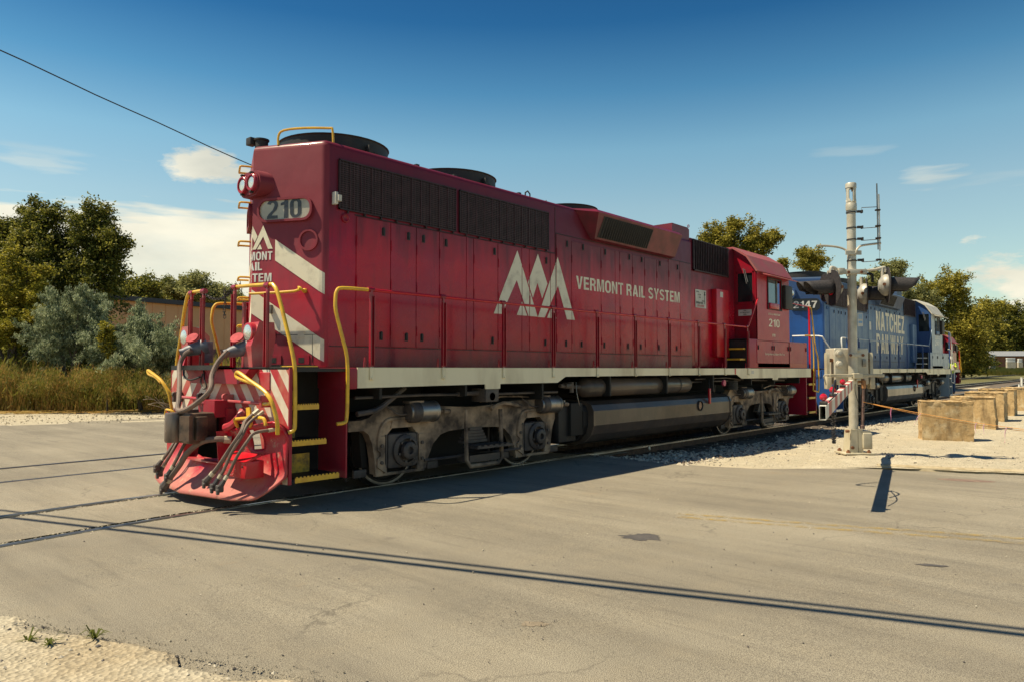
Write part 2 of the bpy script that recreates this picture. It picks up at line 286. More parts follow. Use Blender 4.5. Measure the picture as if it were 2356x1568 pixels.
# ------------------------------------------------------------------ mesh helpers
class MB:
    def __init__(s): s.v = []; s.f = []
    def add(s, vs, fs):
        o = len(s.v); s.v += [tuple(p) for p in vs]; s.f += [tuple(i + o for i in f) for f in fs]; return s
    def box(s, x0, x1, y0, y1, z0, z1):
        vs = [(x, y, z) for x in (x0, x1) for y in (y0, y1) for z in (z0, z1)]
        return s.add(vs, [(0, 1, 3, 2), (4, 6, 7, 5), (0, 4, 5, 1), (2, 3, 7, 6), (0, 2, 6, 4), (1, 5, 7, 3)])
    def bbox(s, x0, x1, y0, y1, z0, z1, r=.01, seg=2):
        bm = bmesh.new(); bmesh.ops.create_cube(bm, size=1)
        for v in bm.verts: v.co = Vector(((x0 + x1) / 2 + v.co.x * (x1 - x0), (y0 + y1) / 2 + v.co.y * (y1 - y0), (z0 + z1) / 2 + v.co.z * (z1 - z0)))
        r = min(r, abs(x1 - x0) * .45, abs(y1 - y0) * .45, abs(z1 - z0) * .45)
        bmesh.ops.bevel(bm, geom=bm.edges[:], offset=r, segments=seg, profile=.6, affect='EDGES')
        return s.frombm(bm)
    def frombm(s, bm):
        bm.verts.index_update(); s.add([v.co[:] for v in bm.verts], [[v.index for v in f.verts] for f in bm.faces]); bm.free(); return s
    def prism(s, pts, fn, a, b, flip=False):
        """polygon pts (2-D) at level a and level b; fn(u, v, w) -> point"""
        n = len(pts); vs = [fn(u, v, a) for u, v in pts] + [fn(u, v, b) for u, v in pts]
        fs = [(i, (i + 1) % n, n + (i + 1) % n, n + i) for i in range(n)] + [tuple(range(n))[::-1], tuple(range(n, 2 * n))]
        return s.add(vs, fs)
    def cyl(s, a, b, r, r2=None, n=16, caps=True, hole=0):
        a = Vector(a); b = Vector(b); r2 = r if r2 is None else r2; d = (b - a).normalized()
        u = d.orthogonal().normalized(); w = d.cross(u); vs = []; fs = []
        for c, rr in ((a, r), (b, r2)):
            for i in range(n):
                t = 2 * math.pi * i / n; vs.append(c + (u * math.cos(t) + w * math.sin(t)) * rr)
        fs = [(i, (i + 1) % n, n + (i + 1) % n, n + i) for i in range(n)]
        if caps: fs += [tuple(range(n))[::-1], tuple(range(n, 2 * n))]
        return s.add(vs, fs)
    def lathe(s, a, d, prof, n=24):
        """prof: list of (distance along d, radius)"""
        a = Vector(a); d = Vector(d).normalized(); u = d.orthogonal().normalized(); w = d.cross(u); vs = []; fs = []
        for (h, r) in prof:
            for i in range(n):
                t = 2 * math.pi * i / n; vs.append(a + d * h + (u * math.cos(t) + w * math.sin(t)) * max(r, 1e-4))
        for k in range(len(prof) - 1):
            fs += [(k * n + i, k * n + (i + 1) % n, (k + 1) * n + (i + 1) % n, (k + 1) * n + i) for i in range(n)]
        return s.add(vs, fs)
    def tube(s, pts, r, n=8, smooth=0, caps=True, rs=None):
        P = [Vector(p) for p in pts]
        if smooth and len(P) > 2:
            Q = []
            for i in range(len(P) - 1):
                p0 = P[max(i - 1, 0)]; p1 = P[i]; p2 = P[i + 1]; p3 = P[min(i + 2, len(P) - 1)]
                for k in range(smooth):
                    t = k / smooth
                    Q.append(.5 * ((2 * p1) + (-p0 + p2) * t + (2 * p0 - 5 * p1 + 4 * p2 - p3) * t * t + (-p0 + 3 * p1 - 3 * p2 + p3) * t ** 3))
            P = Q + [P[-1]]
        d0 = (P[1] - P[0]).normalized(); u = d0.orthogonal().normalized(); vs = []; fs = []; k = len(P)
        for i, p in enumerate(P):
            d = (P[min(i + 1, k - 1)] - P[max(i - 1, 0)]).normalized()
            u = (u - d * u.dot(d)); u = u.normalized() if u.length > 1e-6 else d.orthogonal().normalized(); w = d.cross(u)
            rr = r if rs is None else r * rs[min(int(i * len(rs) / k), len(rs) - 1)]
            for j in range(n):
                t = 2 * math.pi * j / n; vs.append(p + (u * math.cos(t) + w * math.sin(t)) * rr)
        for i in range(k - 1):
            fs += [(i * n + j, i * n + (j + 1) % n, (i + 1) * n + (j + 1) % n, (i + 1) * n + j) for j in range(n)]
        if caps: fs += [tuple(range(n))[::-1], tuple(range((k - 1) * n, k * n))]
        return s.add(vs, fs)
    def build(s, name, mat, parent=None, smooth=True, angle=.6, **tags):
        me = bpy.data.meshes.new(name); me.from_pydata(s.v, [], s.f); me.validate()
        bm = bmesh.new(); bm.from_mesh(me); bmesh.ops.recalc_face_normals(bm, faces=bm.faces[:]); bm.to_mesh(me); bm.free()
        me.materials.append(mat)
        if smooth and len(me.polygons):
            me.polygons.foreach_set('use_smooth', [True] * len(me.polygons)); me.set_sharp_from_angle(angle=angle)
        return link(name, me, parent, **tags)
def link(name, me, parent=None, label=None, category=None, group=None, kind=None, loc=None):
    o = bpy.data.objects.new(name, me); COL.objects.link(o)
    if parent: o.parent = parent
    if loc is not None: o.location = loc
    tag(o, label, category, group, kind); return o
def tag(o, label=None, category=None, group=None, kind=None):
    if label: o['label'] = label
    if category: o['category'] = category
    if group: o['group'] = group
    if kind: o['kind'] = kind
def thing(name, loc, rz, label, category, group=None):
    o = link(name, None, None, label, category, group); o.location = loc; o.rotation_euler = (0, 0, rz); o.empty_display_size = .3
    return o
def dup(o, parent, loc=None, name=None):
    c = o.copy(); COL.objects.link(c); c.parent = parent
    if loc is not None: c.location = loc
    return c

FONT = None
def font_mesh(body, height, width=None, bold=.0, align='LEFT', spacing=1.0, sx=1.0):
    """2-D mesh of text: baseline at 0, cap height = height, optional total width"""
    cu = bpy.data.curves.new('txt', 'FONT'); cu.body = body; cu.size = 1; cu.offset = bold; cu.space_character = spacing
    cu.resolution_u = 3; ob = bpy.data.objects.new('txt', cu); COL.objects.link(ob)
    dg = bpy.context.evaluated_depsgraph_get(); me = bpy.data.meshes.new_from_object(ob.evaluated_get(dg)); bpy.data.objects.remove(ob)
    bm = bmesh.new(); bm.from_mesh(me); bpy.data.meshes.remove(me)
    xs = [v.co.x for v in bm.verts]; x0, x1 = min(xs), max(xs); cap = .70
    ky = height / cap; kx = (width / (x1 - x0)) if width else ky * sx
    sh = {'LEFT': x0, 'CENTER': (x0 + x1) / 2, 'RIGHT': x1}[align]
    for v in bm.verts: v.co = Vector(((v.co.x - sh) * kx, v.co.y * ky, 0))
    return bm
# ------------------------------------------------------------------ grotesque capitals drawn as outlines (cap height 1)
def _arc(cx, cy, rx, ry, a0, a1, n=10):
    return [(cx + rx * math.cos(rad(a0 + (a1 - a0) * i / n)), cy + ry * math.sin(rad(a0 + (a1 - a0) * i / n))) for i in range(n + 1)]
def _stroke(p, w):
    l = []; r = []; k = len(p)
    for i, (x, y) in enumerate(p):
        a = p[max(i - 1, 0)]; b_ = p[min(i + 1, k - 1)]; dx, dy = b_[0] - a[0], b_[1] - a[1]; m = math.hypot(dx, dy) or 1
        l.append((x - dy / m * w / 2, y + dx / m * w / 2)); r.append((x + dy / m * w / 2, y - dx / m * w / 2))
    return l + r[::-1]
_t = .19; _b = .16
def _rr(w, h0, h1, r, inset=0):
    x0, x1, y0, y1 = inset, w - inset, h0, h1; r = min(r, (x1 - x0) / 2, (y1 - y0) / 2); p = []
    for cx, cy, a in ((x1 - r, y1 - r, 0), (x0 + r, y1 - r, 90), (x0 + r, y0 + r, 180), (x1 - r, y0 + r, 270)): p += _arc(cx, cy, r, r, a, a + 90, 7)
    return p
_S = _arc(.335, .73, .235, .185, 20, 180, 9)[:] + _arc(.335, .73, .235, .185, 180, 265, 5)[1:] + _arc(.335, .27, .245, .19, 80, -10, 6)[0:] + _arc(.335, .27, .245, .19, -10, -160, 9)[1:]
GLY = {
 'V': (.68, [[(0, 1), (.21, 1), (.34, .27), (.47, 1), (.68, 1), (.44, 0), (.24, 0)]]), 'I': (.2, [[(0, 0), (.2, 0), (.2, 1), (0, 1)]]), '1': (.42, [[(.22, 0), (.42, 0), (.42, 1), (.28, 1), (.20, .86), (.04, .80), (.04, .67), (.22, .70)]]),
 'E': (.56, [[(0, 0), (.56, 0), (.56, .17), (.2, .17), (.2, .43), (.52, .43), (.52, .59), (.2, .59), (.2, .83), (.55, .83), (.55, 1), (0, 1)]]), 'F': (.53, [[(0, 0), (.2, 0), (.2, .42), (.49, .42), (.49, .58), (.2, .58), (.2, .83), (.53, .83), (.53, 1), (0, 1)]]),
 'L': (.52, [[(0, 0), (.52, 0), (.52, .17), (.2, .17), (.2, 1), (0, 1)]]), 'T': (.60, [[(.2, 0), (.4, 0), (.4, .83), (.6, .83), (.6, 1), (0, 1), (0, .83), (.2, .83)]]),
 'H': (.64, [[(0, 0), (.2, 0), (.2, .42), (.44, .42), (.44, 0), (.64, 0), (.64, 1), (.44, 1), (.44, .59), (.2, .59), (.2, 1), (0, 1)]]),
 'N': (.64, [[(0, 0), (.19, 0), (.19, .66), (.44, 0), (.64, 0), (.64, 1), (.45, 1), (.45, .36), (.21, 1), (0, 1)]]),
 'M': (.80, [[(0, 0), (.18, 0), (.18, .76), (.32, 0), (.48, 0), (.62, .76), (.62, 0), (.80, 0), (.80, 1), (.53, 1), (.40, .30), (.27, 1), (0, 1)]]),
 'W': (.96, [[(.18, 0), (.37, 0), (.48, .66), (.59, 0), (.78, 0), (.96, 1), (.77, 1), (.67, .32), (.57, 1), (.39, 1), (.29, .32), (.19, 1), (0, 1)]]),
 'A': (.70, [[(0, 0), (.20, 0), (.25, .2), (.45, .2), (.50, 0), (.70, 0), (.46, 1), (.24, 1)], [(.29, .36), (.41, .36), (.35, .72)]]),
 'Y': (.68, [[(.24, 0), (.44, 0), (.44, .40), (.68, 1), (.47, 1), (.34, .60), (.21, 1), (0, 1), (.24, .40)]]),
 'X': (.66, [[(0, 0), (.21, 0), (.33, .32), (.45, 0), (.66, 0), (.44, .51), (.65, 1), (.44, 1), (.33, .71), (.22, 1), (.01, 1), (.22, .51)]]),
 'Z': (.58, [[(0, 0), (.58, 0), (.58, .17), (.24, .17), (.57, .84), (.57, 1), (.02, 1), (.02, .83), (.34, .83), (0, .17)]]),
 'K': (.66, [[(0, 0), (.2, 0), (.2, .30), (.28, .42), (.44, 0), (.66, 0), (.41, .58), (.64, 1), (.42, 1), (.2, .60), (.2, 1), (0, 1)]]),
 '4': (.60, [[(.33, 0), (.51, 0), (.51, .21), (.60, .21), (.60, .36), (.51, .36), (.51, 1), (.33, 1), (0, .37), (0, .21), (.33, .21)], [(.15, .36), (.33, .36), (.33, .71)]]),
 '7': (.56, [[(.10, 0), (.30, 0), (.38, .42), (.56, .84), (.56, 1), (0, 1), (0, .83), (.36, .83), (.18, .42)]]),
 'O': (.68, [_rr(.68, -.015, 1.015, .34), _rr(.68, .15, .85, .16, .2)]), '0': (.58, [_rr(.58, -.01, 1.01, .29), _rr(.58, .14, .86, .12, .185)]),
 'C': (.66, [_stroke([(.56, .64)] + _arc(.33, .66, .235, .26, 8, 180, 10) + _arc(.33, .34, .235, .26, 180, 352, 10) + [(.56, .36)], .19)]),
 'G': (.68, [_stroke([(.57, .68)] + _arc(.33, .66, .235, .26, 12, 180, 10) + _arc(.33, .34, .235, .26, 180, 330, 9) + [(.57, .30), (.57, .50)], .18)]),
 'S': (.66, [_stroke(_S, .175)]), '2': (.58, [_stroke(_arc(.29, .72, .205, .19, 170, -10, 10) + [(.46, .56), (.35, .42), (.20, .28), (.10, .15)], .175)[:0] + _stroke(_arc(.29, .71, .20, .20, 172, -20, 10) + [(.42, .52), (.22, .30), (.12, .17)], .175)]),
 'R': (.65, [[(0, 0), (.2, 0), (.2, .40), (.32, .40), (.40, .34), (.42, .20), (.43, .06), (.45, 0), (.65, 0), (.62, .06), (.61, .22), (.58, .40), (.48, .47), (.58, .54), (.62, .68), (.60, .86), (.50, .97), (.38, 1), (0, 1)], [(.2, .56), (.34, .56), (.42, .61), (.42, .78), (.34, .84), (.2, .84)]]),
 'P': (.62, [[(0, 0), (.2, 0), (.2, .36), (.38, .36), (.52, .41), (.61, .54), (.62, .70), (.59, .86), (.49, .97), (.38, 1), (0, 1)], [(.2, .52), (.34, .52), (.42, .58), (.42, .78), (.34, .84), (.2, .84)]]),
 'U': (.64, [_stroke([(.1, 1), (.1, .32)] + _arc(.32, .32, .22, .235, 180, 360, 10)[1:] + [(.54, 1)], .2)]),
 'D': (.66, [[(0, 0), (.34, 0), (.50, .06), (.62, .22), (.66, .5), (.62, .78), (.50, .94), (.34, 1), (0, 1)], [(.2, .17), (.32, .17), (.42, .26), (.46, .5), (.42, .74), (.32, .83), (.2, .83)]]),
 'J': (.52, [_stroke([(.42, 1), (.42, .32)] + _arc(.25, .27, .17, .19, 10, -180, 8), .19)]), '.': (.18, [[(0, 0), (.18, 0), (.18, .18), (0, .18)]]),
}
GLY['2'] = (.58, [GLY['2'][1][0]]); _TWO_FOOT = [(0, 0), (.56, 0), (.56, .168), (0, .168)]
def text_mesh(body, height, width=None, bold=.0, align='LEFT', spacing=.10, sx=1.0):
    if any(c not in GLY and c != ' ' for c in body): return font_mesh(body, height, width, bold, align)
    cu = bpy.data.curves.new('txt', 'CURVE'); cu.dimensions = '2D'; cu.fill_mode = 'BOTH'; x = 0
    def spl(p, x):
        s = cu.splines.new('POLY'); s.points.add(len(p) - 1)
        for i, (a, b_) in enumerate(p): s.points[i].co = (a + x, b_, 0, 1)
        s.use_cyclic_u = True
    for c in body:
        if c == ' ': x += .30; continue
        w, ps = GLY[c]
        if c == '2': # bowl and diagonal as one outline closed by the foot
            st = _arc(.29, .71, .29, .295, 165, -25, 12) + [(.50, .46), (.30, .25), (.24, .168), (.56, .168), (.56, 0), (0, 0), (.01, .12), (.10, .26), (.30, .45)] + _arc(.29, .71, .105, .135, -35, 165, 10)
            spl(st, x)
        else:
            for p in ps: spl(p, x)
        x += w + spacing
    ob = bpy.data.objects.new('txt', cu); COL.objects.link(ob); dg = bpy.context.evaluated_depsgraph_get(); me = bpy.data.meshes.new_from_object(ob.evaluated_get(dg)); bpy.data.objects.remove(ob)
    bm = bmesh.new(); bm.from_mesh(me); bpy.data.meshes.remove(me); xs = [v.co.x for v in bm.verts]; x0, x1 = min(xs), max(xs)
    kx = (width / (x1 - x0)) if width else height * sx; sh = {'LEFT': x0, 'CENTER': (x0 + x1) / 2, 'RIGHT': x1}[align]
    for v in bm.verts: v.co = Vector(((v.co.x - sh) * kx, v.co.y * height, 0))
    return bm
def cut_gaps(bm, gaps, w=.007):
    for g in gaps:
        for e in (-w, w):
            bmesh.ops.bisect_plane(bm, geom=bm.verts[:] + bm.edges[:] + bm.faces[:], plane_co=(g + e, 0, 0), plane_no=(1, 0, 0))
        bmesh.ops.delete(bm, geom=[f for f in bm.faces if abs(f.calc_center_median().x - g) < w * .95], context='FACES')
def flat(bm, fn, name, mat, parent, **tags):
    """place a 2-D bmesh with fn(u, v) -> point"""
    for v in bm.verts: v.co = Vector(fn(v.co.x, v.co.y))
    me = bpy.data.meshes.new(name); bm.to_mesh(me); bm.free(); me.materials.append(mat)
    return link(name, me, parent, **tags)
def polybm(polys):
    bm = bmesh.new()
    for p in polys:
        bm.faces.new([bm.verts.new((x, y, 0)) for x, y in p])
    return bm

# ------------------------------------------------------------------ locomotive (local x: 0 at the first axle, back along the train; near side y < 0)
HW, HT, DK = .94, 4.49, 1.60
LOGO = [[(2.594, 3.511), (3.11, 2.45), (2.87, 2.45), (2.576, 3.02), (2.222, 2.448), (2.027, 2.444)], [(2.575, 2.45), (2.709, 2.69), (2.84, 2.45)],
        [(3.121, 3.516), (3.375, 3.032), (3.232, 2.766), (3.108, 3.021), (2.988, 2.76), (2.861, 3.011)],
        [(3.665, 3.525), (4.16, 2.449), (3.922, 2.447), (3.67, 3.02), (3.30, 2.447), (3.117, 2.446)], [(3.36, 2.447), (3.51, 2.68), (3.62, 2.447)]]
def vface(side=-1, off=.004):
    ux, uy = .4423, .897
    nx, ny = -.897, .4423 * side
    return lambda u, v: (-1.538 + ux * u + nx * off, side * uy * u + ny * off, v)
def rounded(x0, x1, y0, y1, r, n=5):
    pts = []
    for cx, cy, a in ((x1 - r, y1 - r, 0), (x0 + r, y1 - r, 90), (x0 + r, y0 + r, 180), (x1 - r, y0 + r, 270)):
        for k in range(n + 1):
            t = rad(a + 90 * k / n); pts.append((cx + r * math.cos(t), cy + r * math.sin(t)))
    return pts
def wheel_pair(P, x):
    for s in (-1, 1):
        w = MB().lathe((x, s * .69, .508), (0, s, 0), [(0, .10), (0, .43), (-.0, .535), (.03, .54), (.035, .508), (.145, .503), (.145, .44), (.11, .42), (.09, .2), (.13, .14), (.13, 0)], 40)
        o = w.build('wheel', UNDER, P, angle=.5)
        MB().lathe((x, s * .69, .508), (0, s, 0), [(.036, .5095), (.146, .5045), (.147, .495), (.146, .470), (.1461, .470)], 48).build('tyre', RAILT if s < 0 else UNDER, o)
    MB().cyl((x, -.8, .508), (x, .8, .508), .09, n=12).build('axle', UNDER, P)
def truck(P, xc, mats):
    """Blomberg style truck with its pieces; xc = truck centre"""
    TM = mats
    half = [(-.86, .92), (-.66, .925), (-.54, .955), (-.44, 1.03), (-.36, 1.09), (.56, 1.08), (.78, 1.05), (1.3716, 1.03)]
    low = [(1.3716, .72), (.86, .70), (.70, .66), (.56, .54), (.47, .36), (.43, .215), (.285, .215), (.285, .56), (.24, .74), (.16, .82), (-.14, .82), (-.25, .72), (-.31, .56), (-.31, .215),
           (-.43, .215), (-.45, .42), (-.49, .62), (-.55, .74), (-.62, .79), (-.86, .79)]
    for s in (-1, 1):
        yo = 1.17; yi = 1.04
        fr = None
        L1 = [(x, z) for x, z in half] + low
        outline = [(x + xc - 1.3716, z) for x, z in half[:-1]] + [(xc, 1.02)] + [(xc + 1.3716 - x, z) for x, z in half[:-1]][::-1] + \
                  [(xc + 1.3716 - x, z) for x, z in low[1:]][::-1] + [(xc, .72)] + [(x + xc - 1.3716, z) for x, z in low[1:]]
        fr = MB().prism(outline, lambda u, v, w: (u, s * w, v), yi, yo).build('truck_frame', TM[0], P)
        if s > 0: continue
        # raised flange that follows the top of the frame
        for dx, sg in ((-1.3716, 1), (1.3716, -1)):
            hx = xc + dx
            arch = MB(); ap = [(-.40, .60), (-.37, .78), (-.27, .90), (-.10, .92), (.20, .92)]
            arch.tube([(hx + a, -1.18, z) for a, z in ap], .028, 6, 2); arch.build('frame_lip', TM[0], fr)
            MB().prism([(-.20, .80), (.15, .80), (.18, .86), (.10, .90), (-.17, .90)], lambda u, v, w: (hx + u, w, v), -1.19, -1.05).build('equalizer_cap', TM[0], fr)
            jb = MB().bbox(hx - .26, hx + .24, -1.21, -.98, .27, .73, .05)
            jb.box(hx - .285, hx - .262, -1.19, -1.06, .30, .72); jb.box(hx + .242, hx + .262, -1.19, -1.06, .30, .72)
            j = jb.build('journal_box', TM[1], P)
            MB().lathe((hx + .02, -1.20, .50), (0, -1, 0), [(0, .215), (.04, .21), (.06, .18), (.065, .16)], 20).build('bearing_housing', TM[1], j)
            hb = MB().lathe((hx + .03, -1.26, .50), (0, -1, 0), [(0, .12), (.05, .115), (.06, .10), (.06, .05), (.02, .045), (.02, 0)], 18)
            for k in range(6):
                a = rad(60 * k + 15); hb.cyl((hx + .02 + .15 * math.cos(a), -1.255, .5 + .15 * math.sin(a)), (hx + .02 + .15 * math.cos(a), -1.285, .5 + .15 * math.sin(a)), .018, n=6)
            hb.build('bearing_cap', TM[1], j)
            for q in (-1, 1):
                zz = [(.70, .20), (.60, .235), (.515, .235), (.495, .20), (.44, .20), (.42, .235), (.33, .235), (.22, .17), (.24, .245), (.70, .245)]
                x0 = hx - .60 + .0; pts = []
                lp = [(-.385, .70), (-.42, .64), (-.42, .53), (-.37, .50), (-.37, .45), (-.42, .42), (-.42, .31), (-.27, .22), (-.27, .28), (-.30, .35), (-.30, .70)]
                pts = [(hx + (u if q < 0 else -u - .02), v) for u, v in lp]
                k2 = MB().prism(pts, lambda u, v, w: (u, w, v), -1.195, -1.165).build('pedestal_liner', TM[0], fr)
                for zb in (.58, .365): MB().cyl((hx + (-.355 if q < 0 else .335), -1.19, zb), (hx + (-.355 if q < 0 else .335), -1.215, zb), .024, n=8).build('bolt', TM[1], k2)
            MB().bbox(hx - .42, hx + .42, -1.16, -1.10, .185, .225, .01).build('pedestal_tie_bar', TM[0], fr)
            # brake cylinder on the frame
            bx = hx + (.0 if sg > 0 else .0)
            bc = MB().lathe((bx + .03, -1.245, 1.0), (1, 0, 0), [(0, .04), (.0, .11), (.05, .135), (.15, .14), (.43, .14), (.44, .15), (.47, .15), (.48, .11), (.48, 0)], 24)
            bco = bc.build('brake_cylinder', GALV, P, angle=.5)
            MB().lathe((bx + .03, -1.245, 1.0), (1, 0, 0), [(-.005, .0), (-.004, .1), (.045, .1405), (.10, .1445), (.165, .1445), (.165, .139)], 24).build('cylinder_head', TM[1], bco)
            MB().tube([(bx + .5, -1.25, 1.0), (bx + .68, -1.25, .99)], .02, 8).tube([(bx + .66, -1.27, .99), (bx + .78, -1.27, .985)], .034, 8).build('push_rod', TM[0], bco)
            MB().tube([(bx - .32, -1.2, 1.11), (bx - .22, -1.22, 1.05), (bx - .12, -1.25, .98), (bx + .05, -1.25, .98)], .013, 6, 3).build('brake_pipe', TM[1], bco)
            MB().box(bx + .02, bx + .28, -1.30, -1.16, 1.12, 1.15).build('bracket', TM[0], bco)
            # brake shoe and hanger at the wheel
            sx = hx - .56 * sg
            MB().prism([(sx - .04, .86), (sx + .04, .86), (sx + .06 * sg + .05, .3), (sx + .06 * sg - .04, .3)], lambda u, v, w: (u, w, v), -1.02, -.84).build('brake_hanger', UNDER, P)
            for k in (-1, 1):
                MB().bbox(hx + k * .62 - .10, hx + k * .62 + .10, -1.10, -1.06, .19, .29, .01).build('safety_bracket', TM[1], fr)
        # swing hanger / leaf spring frame with the step in the middle
        sw = MB().tube([(xc - .33, -1.33, 1.0), (xc - .33, -1.35, .28), (xc - .26, -1.35, .19), (xc + .34, -1.35, .19), (xc + .41, -1.35, .26), (xc + .40, -1.33, .98)], .033, 6, 0)
        sp = sw.build('spring_hanger', TM[0] if TM[0] is TRUCK else TM[1], P)
        MB().box(xc - .28, xc + .36, -1.36, -1.1, .24, .34).build('spring_plank', TM[1], sp)
        st = MB().box(xc - .26, xc + .50, -1.50, -1.18, .44, .47)
        for k in range(6): st.box(xc - .24 + k * .12, xc - .17 + k * .12, -1.49, -1.2, .47, .485)
        st.build('step_plate', TM[1], sp)
        for k in range(5): MB().box(xc - .24 + .03 * k, xc + .26 - .03 * k, -1.2, -1.08, .50 + .045 * k, .54 + .045 * k).build('leaf_spring', TM[1], sp)
        MB().tube([(xc + .05, -1.25, 1.10), (xc + .55, -1.22, 1.16), (xc + .95, -1.2, 1.15), (xc + 1.25, -1.2, 1.13)], .015, 6).build('brake_pipe', TM[0], P)
        MB().tube([(xc + .28, -1.25, .98), (xc + .55, -1.26, 1.06), (xc + .95, -1.26, 1.0)], .03, 6, 3).build('brake_lever', TM[0], P)
    for dx in (-1.3716, 1.3716):
        for q in (-.36, .34):
            sp_ = MB(); pts = []
            for i in range(49): a = i * math.pi / 4; pts.append((xc + dx + q * 1.0 + .055 * math.cos(a), -1.10 + .055 * math.sin(a), .70 + .0040 * i))
            sp_.tube(pts, .014, 5).build('coil_spring', TM[1], P)
        MB().tube([(xc + dx - .78, -.98, 1.2), (xc + dx - .80, -.92, .7), (xc + dx - .66, -.80, .22), (xc + dx - .60, -.78, .12)], .022, 6, 3).build('sand_pipe', TM[1], P)
    MB().tube([(xc - 1.0, -1.20, .33), (xc + 1.0, -1.20, .33)], .02, 6).build('brake_rod', TM[1], P)
    wheel_pair(P, xc - 1.3716); wheel_pair(P, xc + 1.3716)
    MB().box(xc - 2.1, xc + 2.1, -.64, .64, .13, .95).build('traction_motor', UNDER, P)  # motor box stretched along the whole truck to block daylight gaps beneath it

def locomotive(loc, rz, label, liv, full=True):
    R_ = thing('diesel_locomotive', loc, rz, label, 'locomotive')
    def P(mb, name, mat, parent=R_, **k): return mb.build(name, mat, parent, **k)
    side, front, hr, step, txt = liv['side'], liv['front'], liv['rail'], liv['step'], liv['txt']
    # --- frame, deck, sills
    P(MB().box(-1.7, 14.2, -.55, .55, 1.0, 1.40), 'centre_sill', UNDER)
    P(MB().box(-1.87, 14.40, -1.495, 1.495, 1.545, DK - .012), 'walkway', BLK)
    for s in (-1, 1):
        o = [(-.98, 1.595), (14.40, 1.595), (14.40, 1.36), (12.05, 1.36), (12.03, 1.31), (11.72, 1.31), (11.70, 1.36), (9.87, 1.36), (9.62, 1.455), (3.15, 1.455), (2.94, 1.36),
             (1.574, 1.36), (1.57, 1.29), (1.26, 1.29), (1.254, 1.36), (-.98, 1.345)]
        P(MB().prism(o, lambda u, v, w: (u, s * w, v), 1.497, 1.515), 'side_sill', liv['sill'])
    for x in (-.6, .9, 1.42, 2.6, 4.5, 6.5, 8.5, 10.5, 11.9, 13.6):
        P(MB().box(x - .02, x + .02, -1.48, 1.48, 1.10 if 2 < x < 10 else 1.2, 1.54), 'outrigger', UNDER)
    # red end block beside the front steps
    P(MB().bbox(-1.14, -.985, -1.525, -.9, 1.335, 1.592, .02), 'end_block', front)
    # --- hood
    r = .10
    plan = [(-1.538, 0)]
    a0 = math.atan2(-.4423 * 1.0, -.897)
    cx, cy = -1.0746 + .062, -.94 + .10
    for k in range(7):
        t = math.pi + rad(26.2) + (rad(63.8)) * k / 6
        plan.append((cx + r * math.cos(t), cy + r * math.sin(t)))
    plan += [(8.56, -.94), (8.56, .94)]
    plan += [(x, -y) for x, y in plan[1:8]][::-1]
    bm = bmesh.new(); vs = [bm.verts.new((x, y, DK)) for x, y in plan]; f = bm.faces.new(vs)
    ex = bmesh.ops.extrude_face_region(bm, geom=[f]); top = [g for g in ex['geom'] if isinstance(g, bmesh.types.BMVert)]
    for v in top: v.co.z = HT
    tops = set(top); ed = [e for e in bm.edges if e.verts[0] in tops and e.verts[1] in tops]
    bmesh.ops.bevel(bm, geom=ed, offset=.085, segments=4, profile=.5, affect='EDGES')
    bmesh.ops.recalc_face_normals(bm, faces=bm.faces[:])
    me = bpy.data.meshes.new('hood'); 
    bm.faces.ensure_lookup_table()
    for fc in bm.faces:
        c = fc.calc_center_median(); fc.material_index = 1 if c.x < -1.0 and c.z < 4.45 else 0; fc.smooth = True
    bm.to_mesh(me); bm.free(); me.materials.append(side); me.materials.append(front); me.set_sharp_from_angle(angle=.5)
    hood = link('hood', me, R_)
    # second hood section behind the step in the roof line
    P(MB().bbox(8.565, 10.86, -.925, .925, DK, 4.55, .06, 3), 'electrical_cabinet', side, angle=.5)
    P(MB().prism([(7.78, 4.46), (8.57, 4.46), (8.57, 4.72), (8.50, 4.76), (7.80, 4.765)], lambda u, v, w: (u, w, v), -.90, .90), 'exhaust_housing', side)
    P(MB().bbox(7.05, 7.80, -.62, .62, 4.46, 4.70, .02), 'silencer', BLK)
    P(MB().lathe((8.50, -.93, 4.79), (0, 1, 0), [(0, .035), (.02, .035)], 10), 'lifting_eye', side)
    # roof seam, lifting rings, antenna rod
    for x in (-.2, .55, 1.3, 2.05, 2.8): P(MB().box(x - .03, x + .03, -.84, -.78, HT, HT + .035), 'roof_cleat', BLK)
    P(MB().cyl((3.55, -.80, 4.52), (3.75, .6, 4.56), .012, n=6), 'roof_rod', GALV)
    P(MB().tube([(2.98, -.80, 4.49), (2.98, -.80, 4.56), (3.04, -.80, 4.60), (3.10, -.80, 4.56), (3.10, -.80, 4.49)], .014, 6), 'lifting_ring', BLK)
    P(MB().box(3.605, 3.62, -.9445, -.90, 1.86, 4.40), 'hood_joint', GRILLE)
    # --- fans
    for fx, rr, z1 in ((-.30, .74, 4.72), (1.98, .74, 4.72), (5.15, .60, 4.74)):
        fan = P(MB().lathe((fx, 0, HT - .01), (0, 0, 1), [(0, rr + .02), (z1 - HT - .02, rr + .02), (z1 - HT, rr + .04), (z1 - HT + .01, rr), (z1 - HT - .04, rr - .02), (.06, rr - .04), (.06, 0)], 40), 'roof_fan', BLK, angle=.5)
        g = MB()
        for k in range(1, 5): g.lathe((fx, 0, z1 - .035), (0, 0, 1), [(0, rr * k / 5), (.012, rr * k / 5 + .006), (0, rr * k / 5 + .012)], 28)
        for k in range(8): a = rad(45 * k); g.tube([(fx, 0, z1 - .03), (fx + rr * math.cos(a), rr * math.sin(a), z1 - .03)], .01, 4)
        P(g, 'fan_guard', BLK, fan)
        P(MB().bbox(fx - .02, fx + .06, -rr - .10, -rr - .02, HT, HT + .12, .01), 'fan_bracket', BLK, fan)
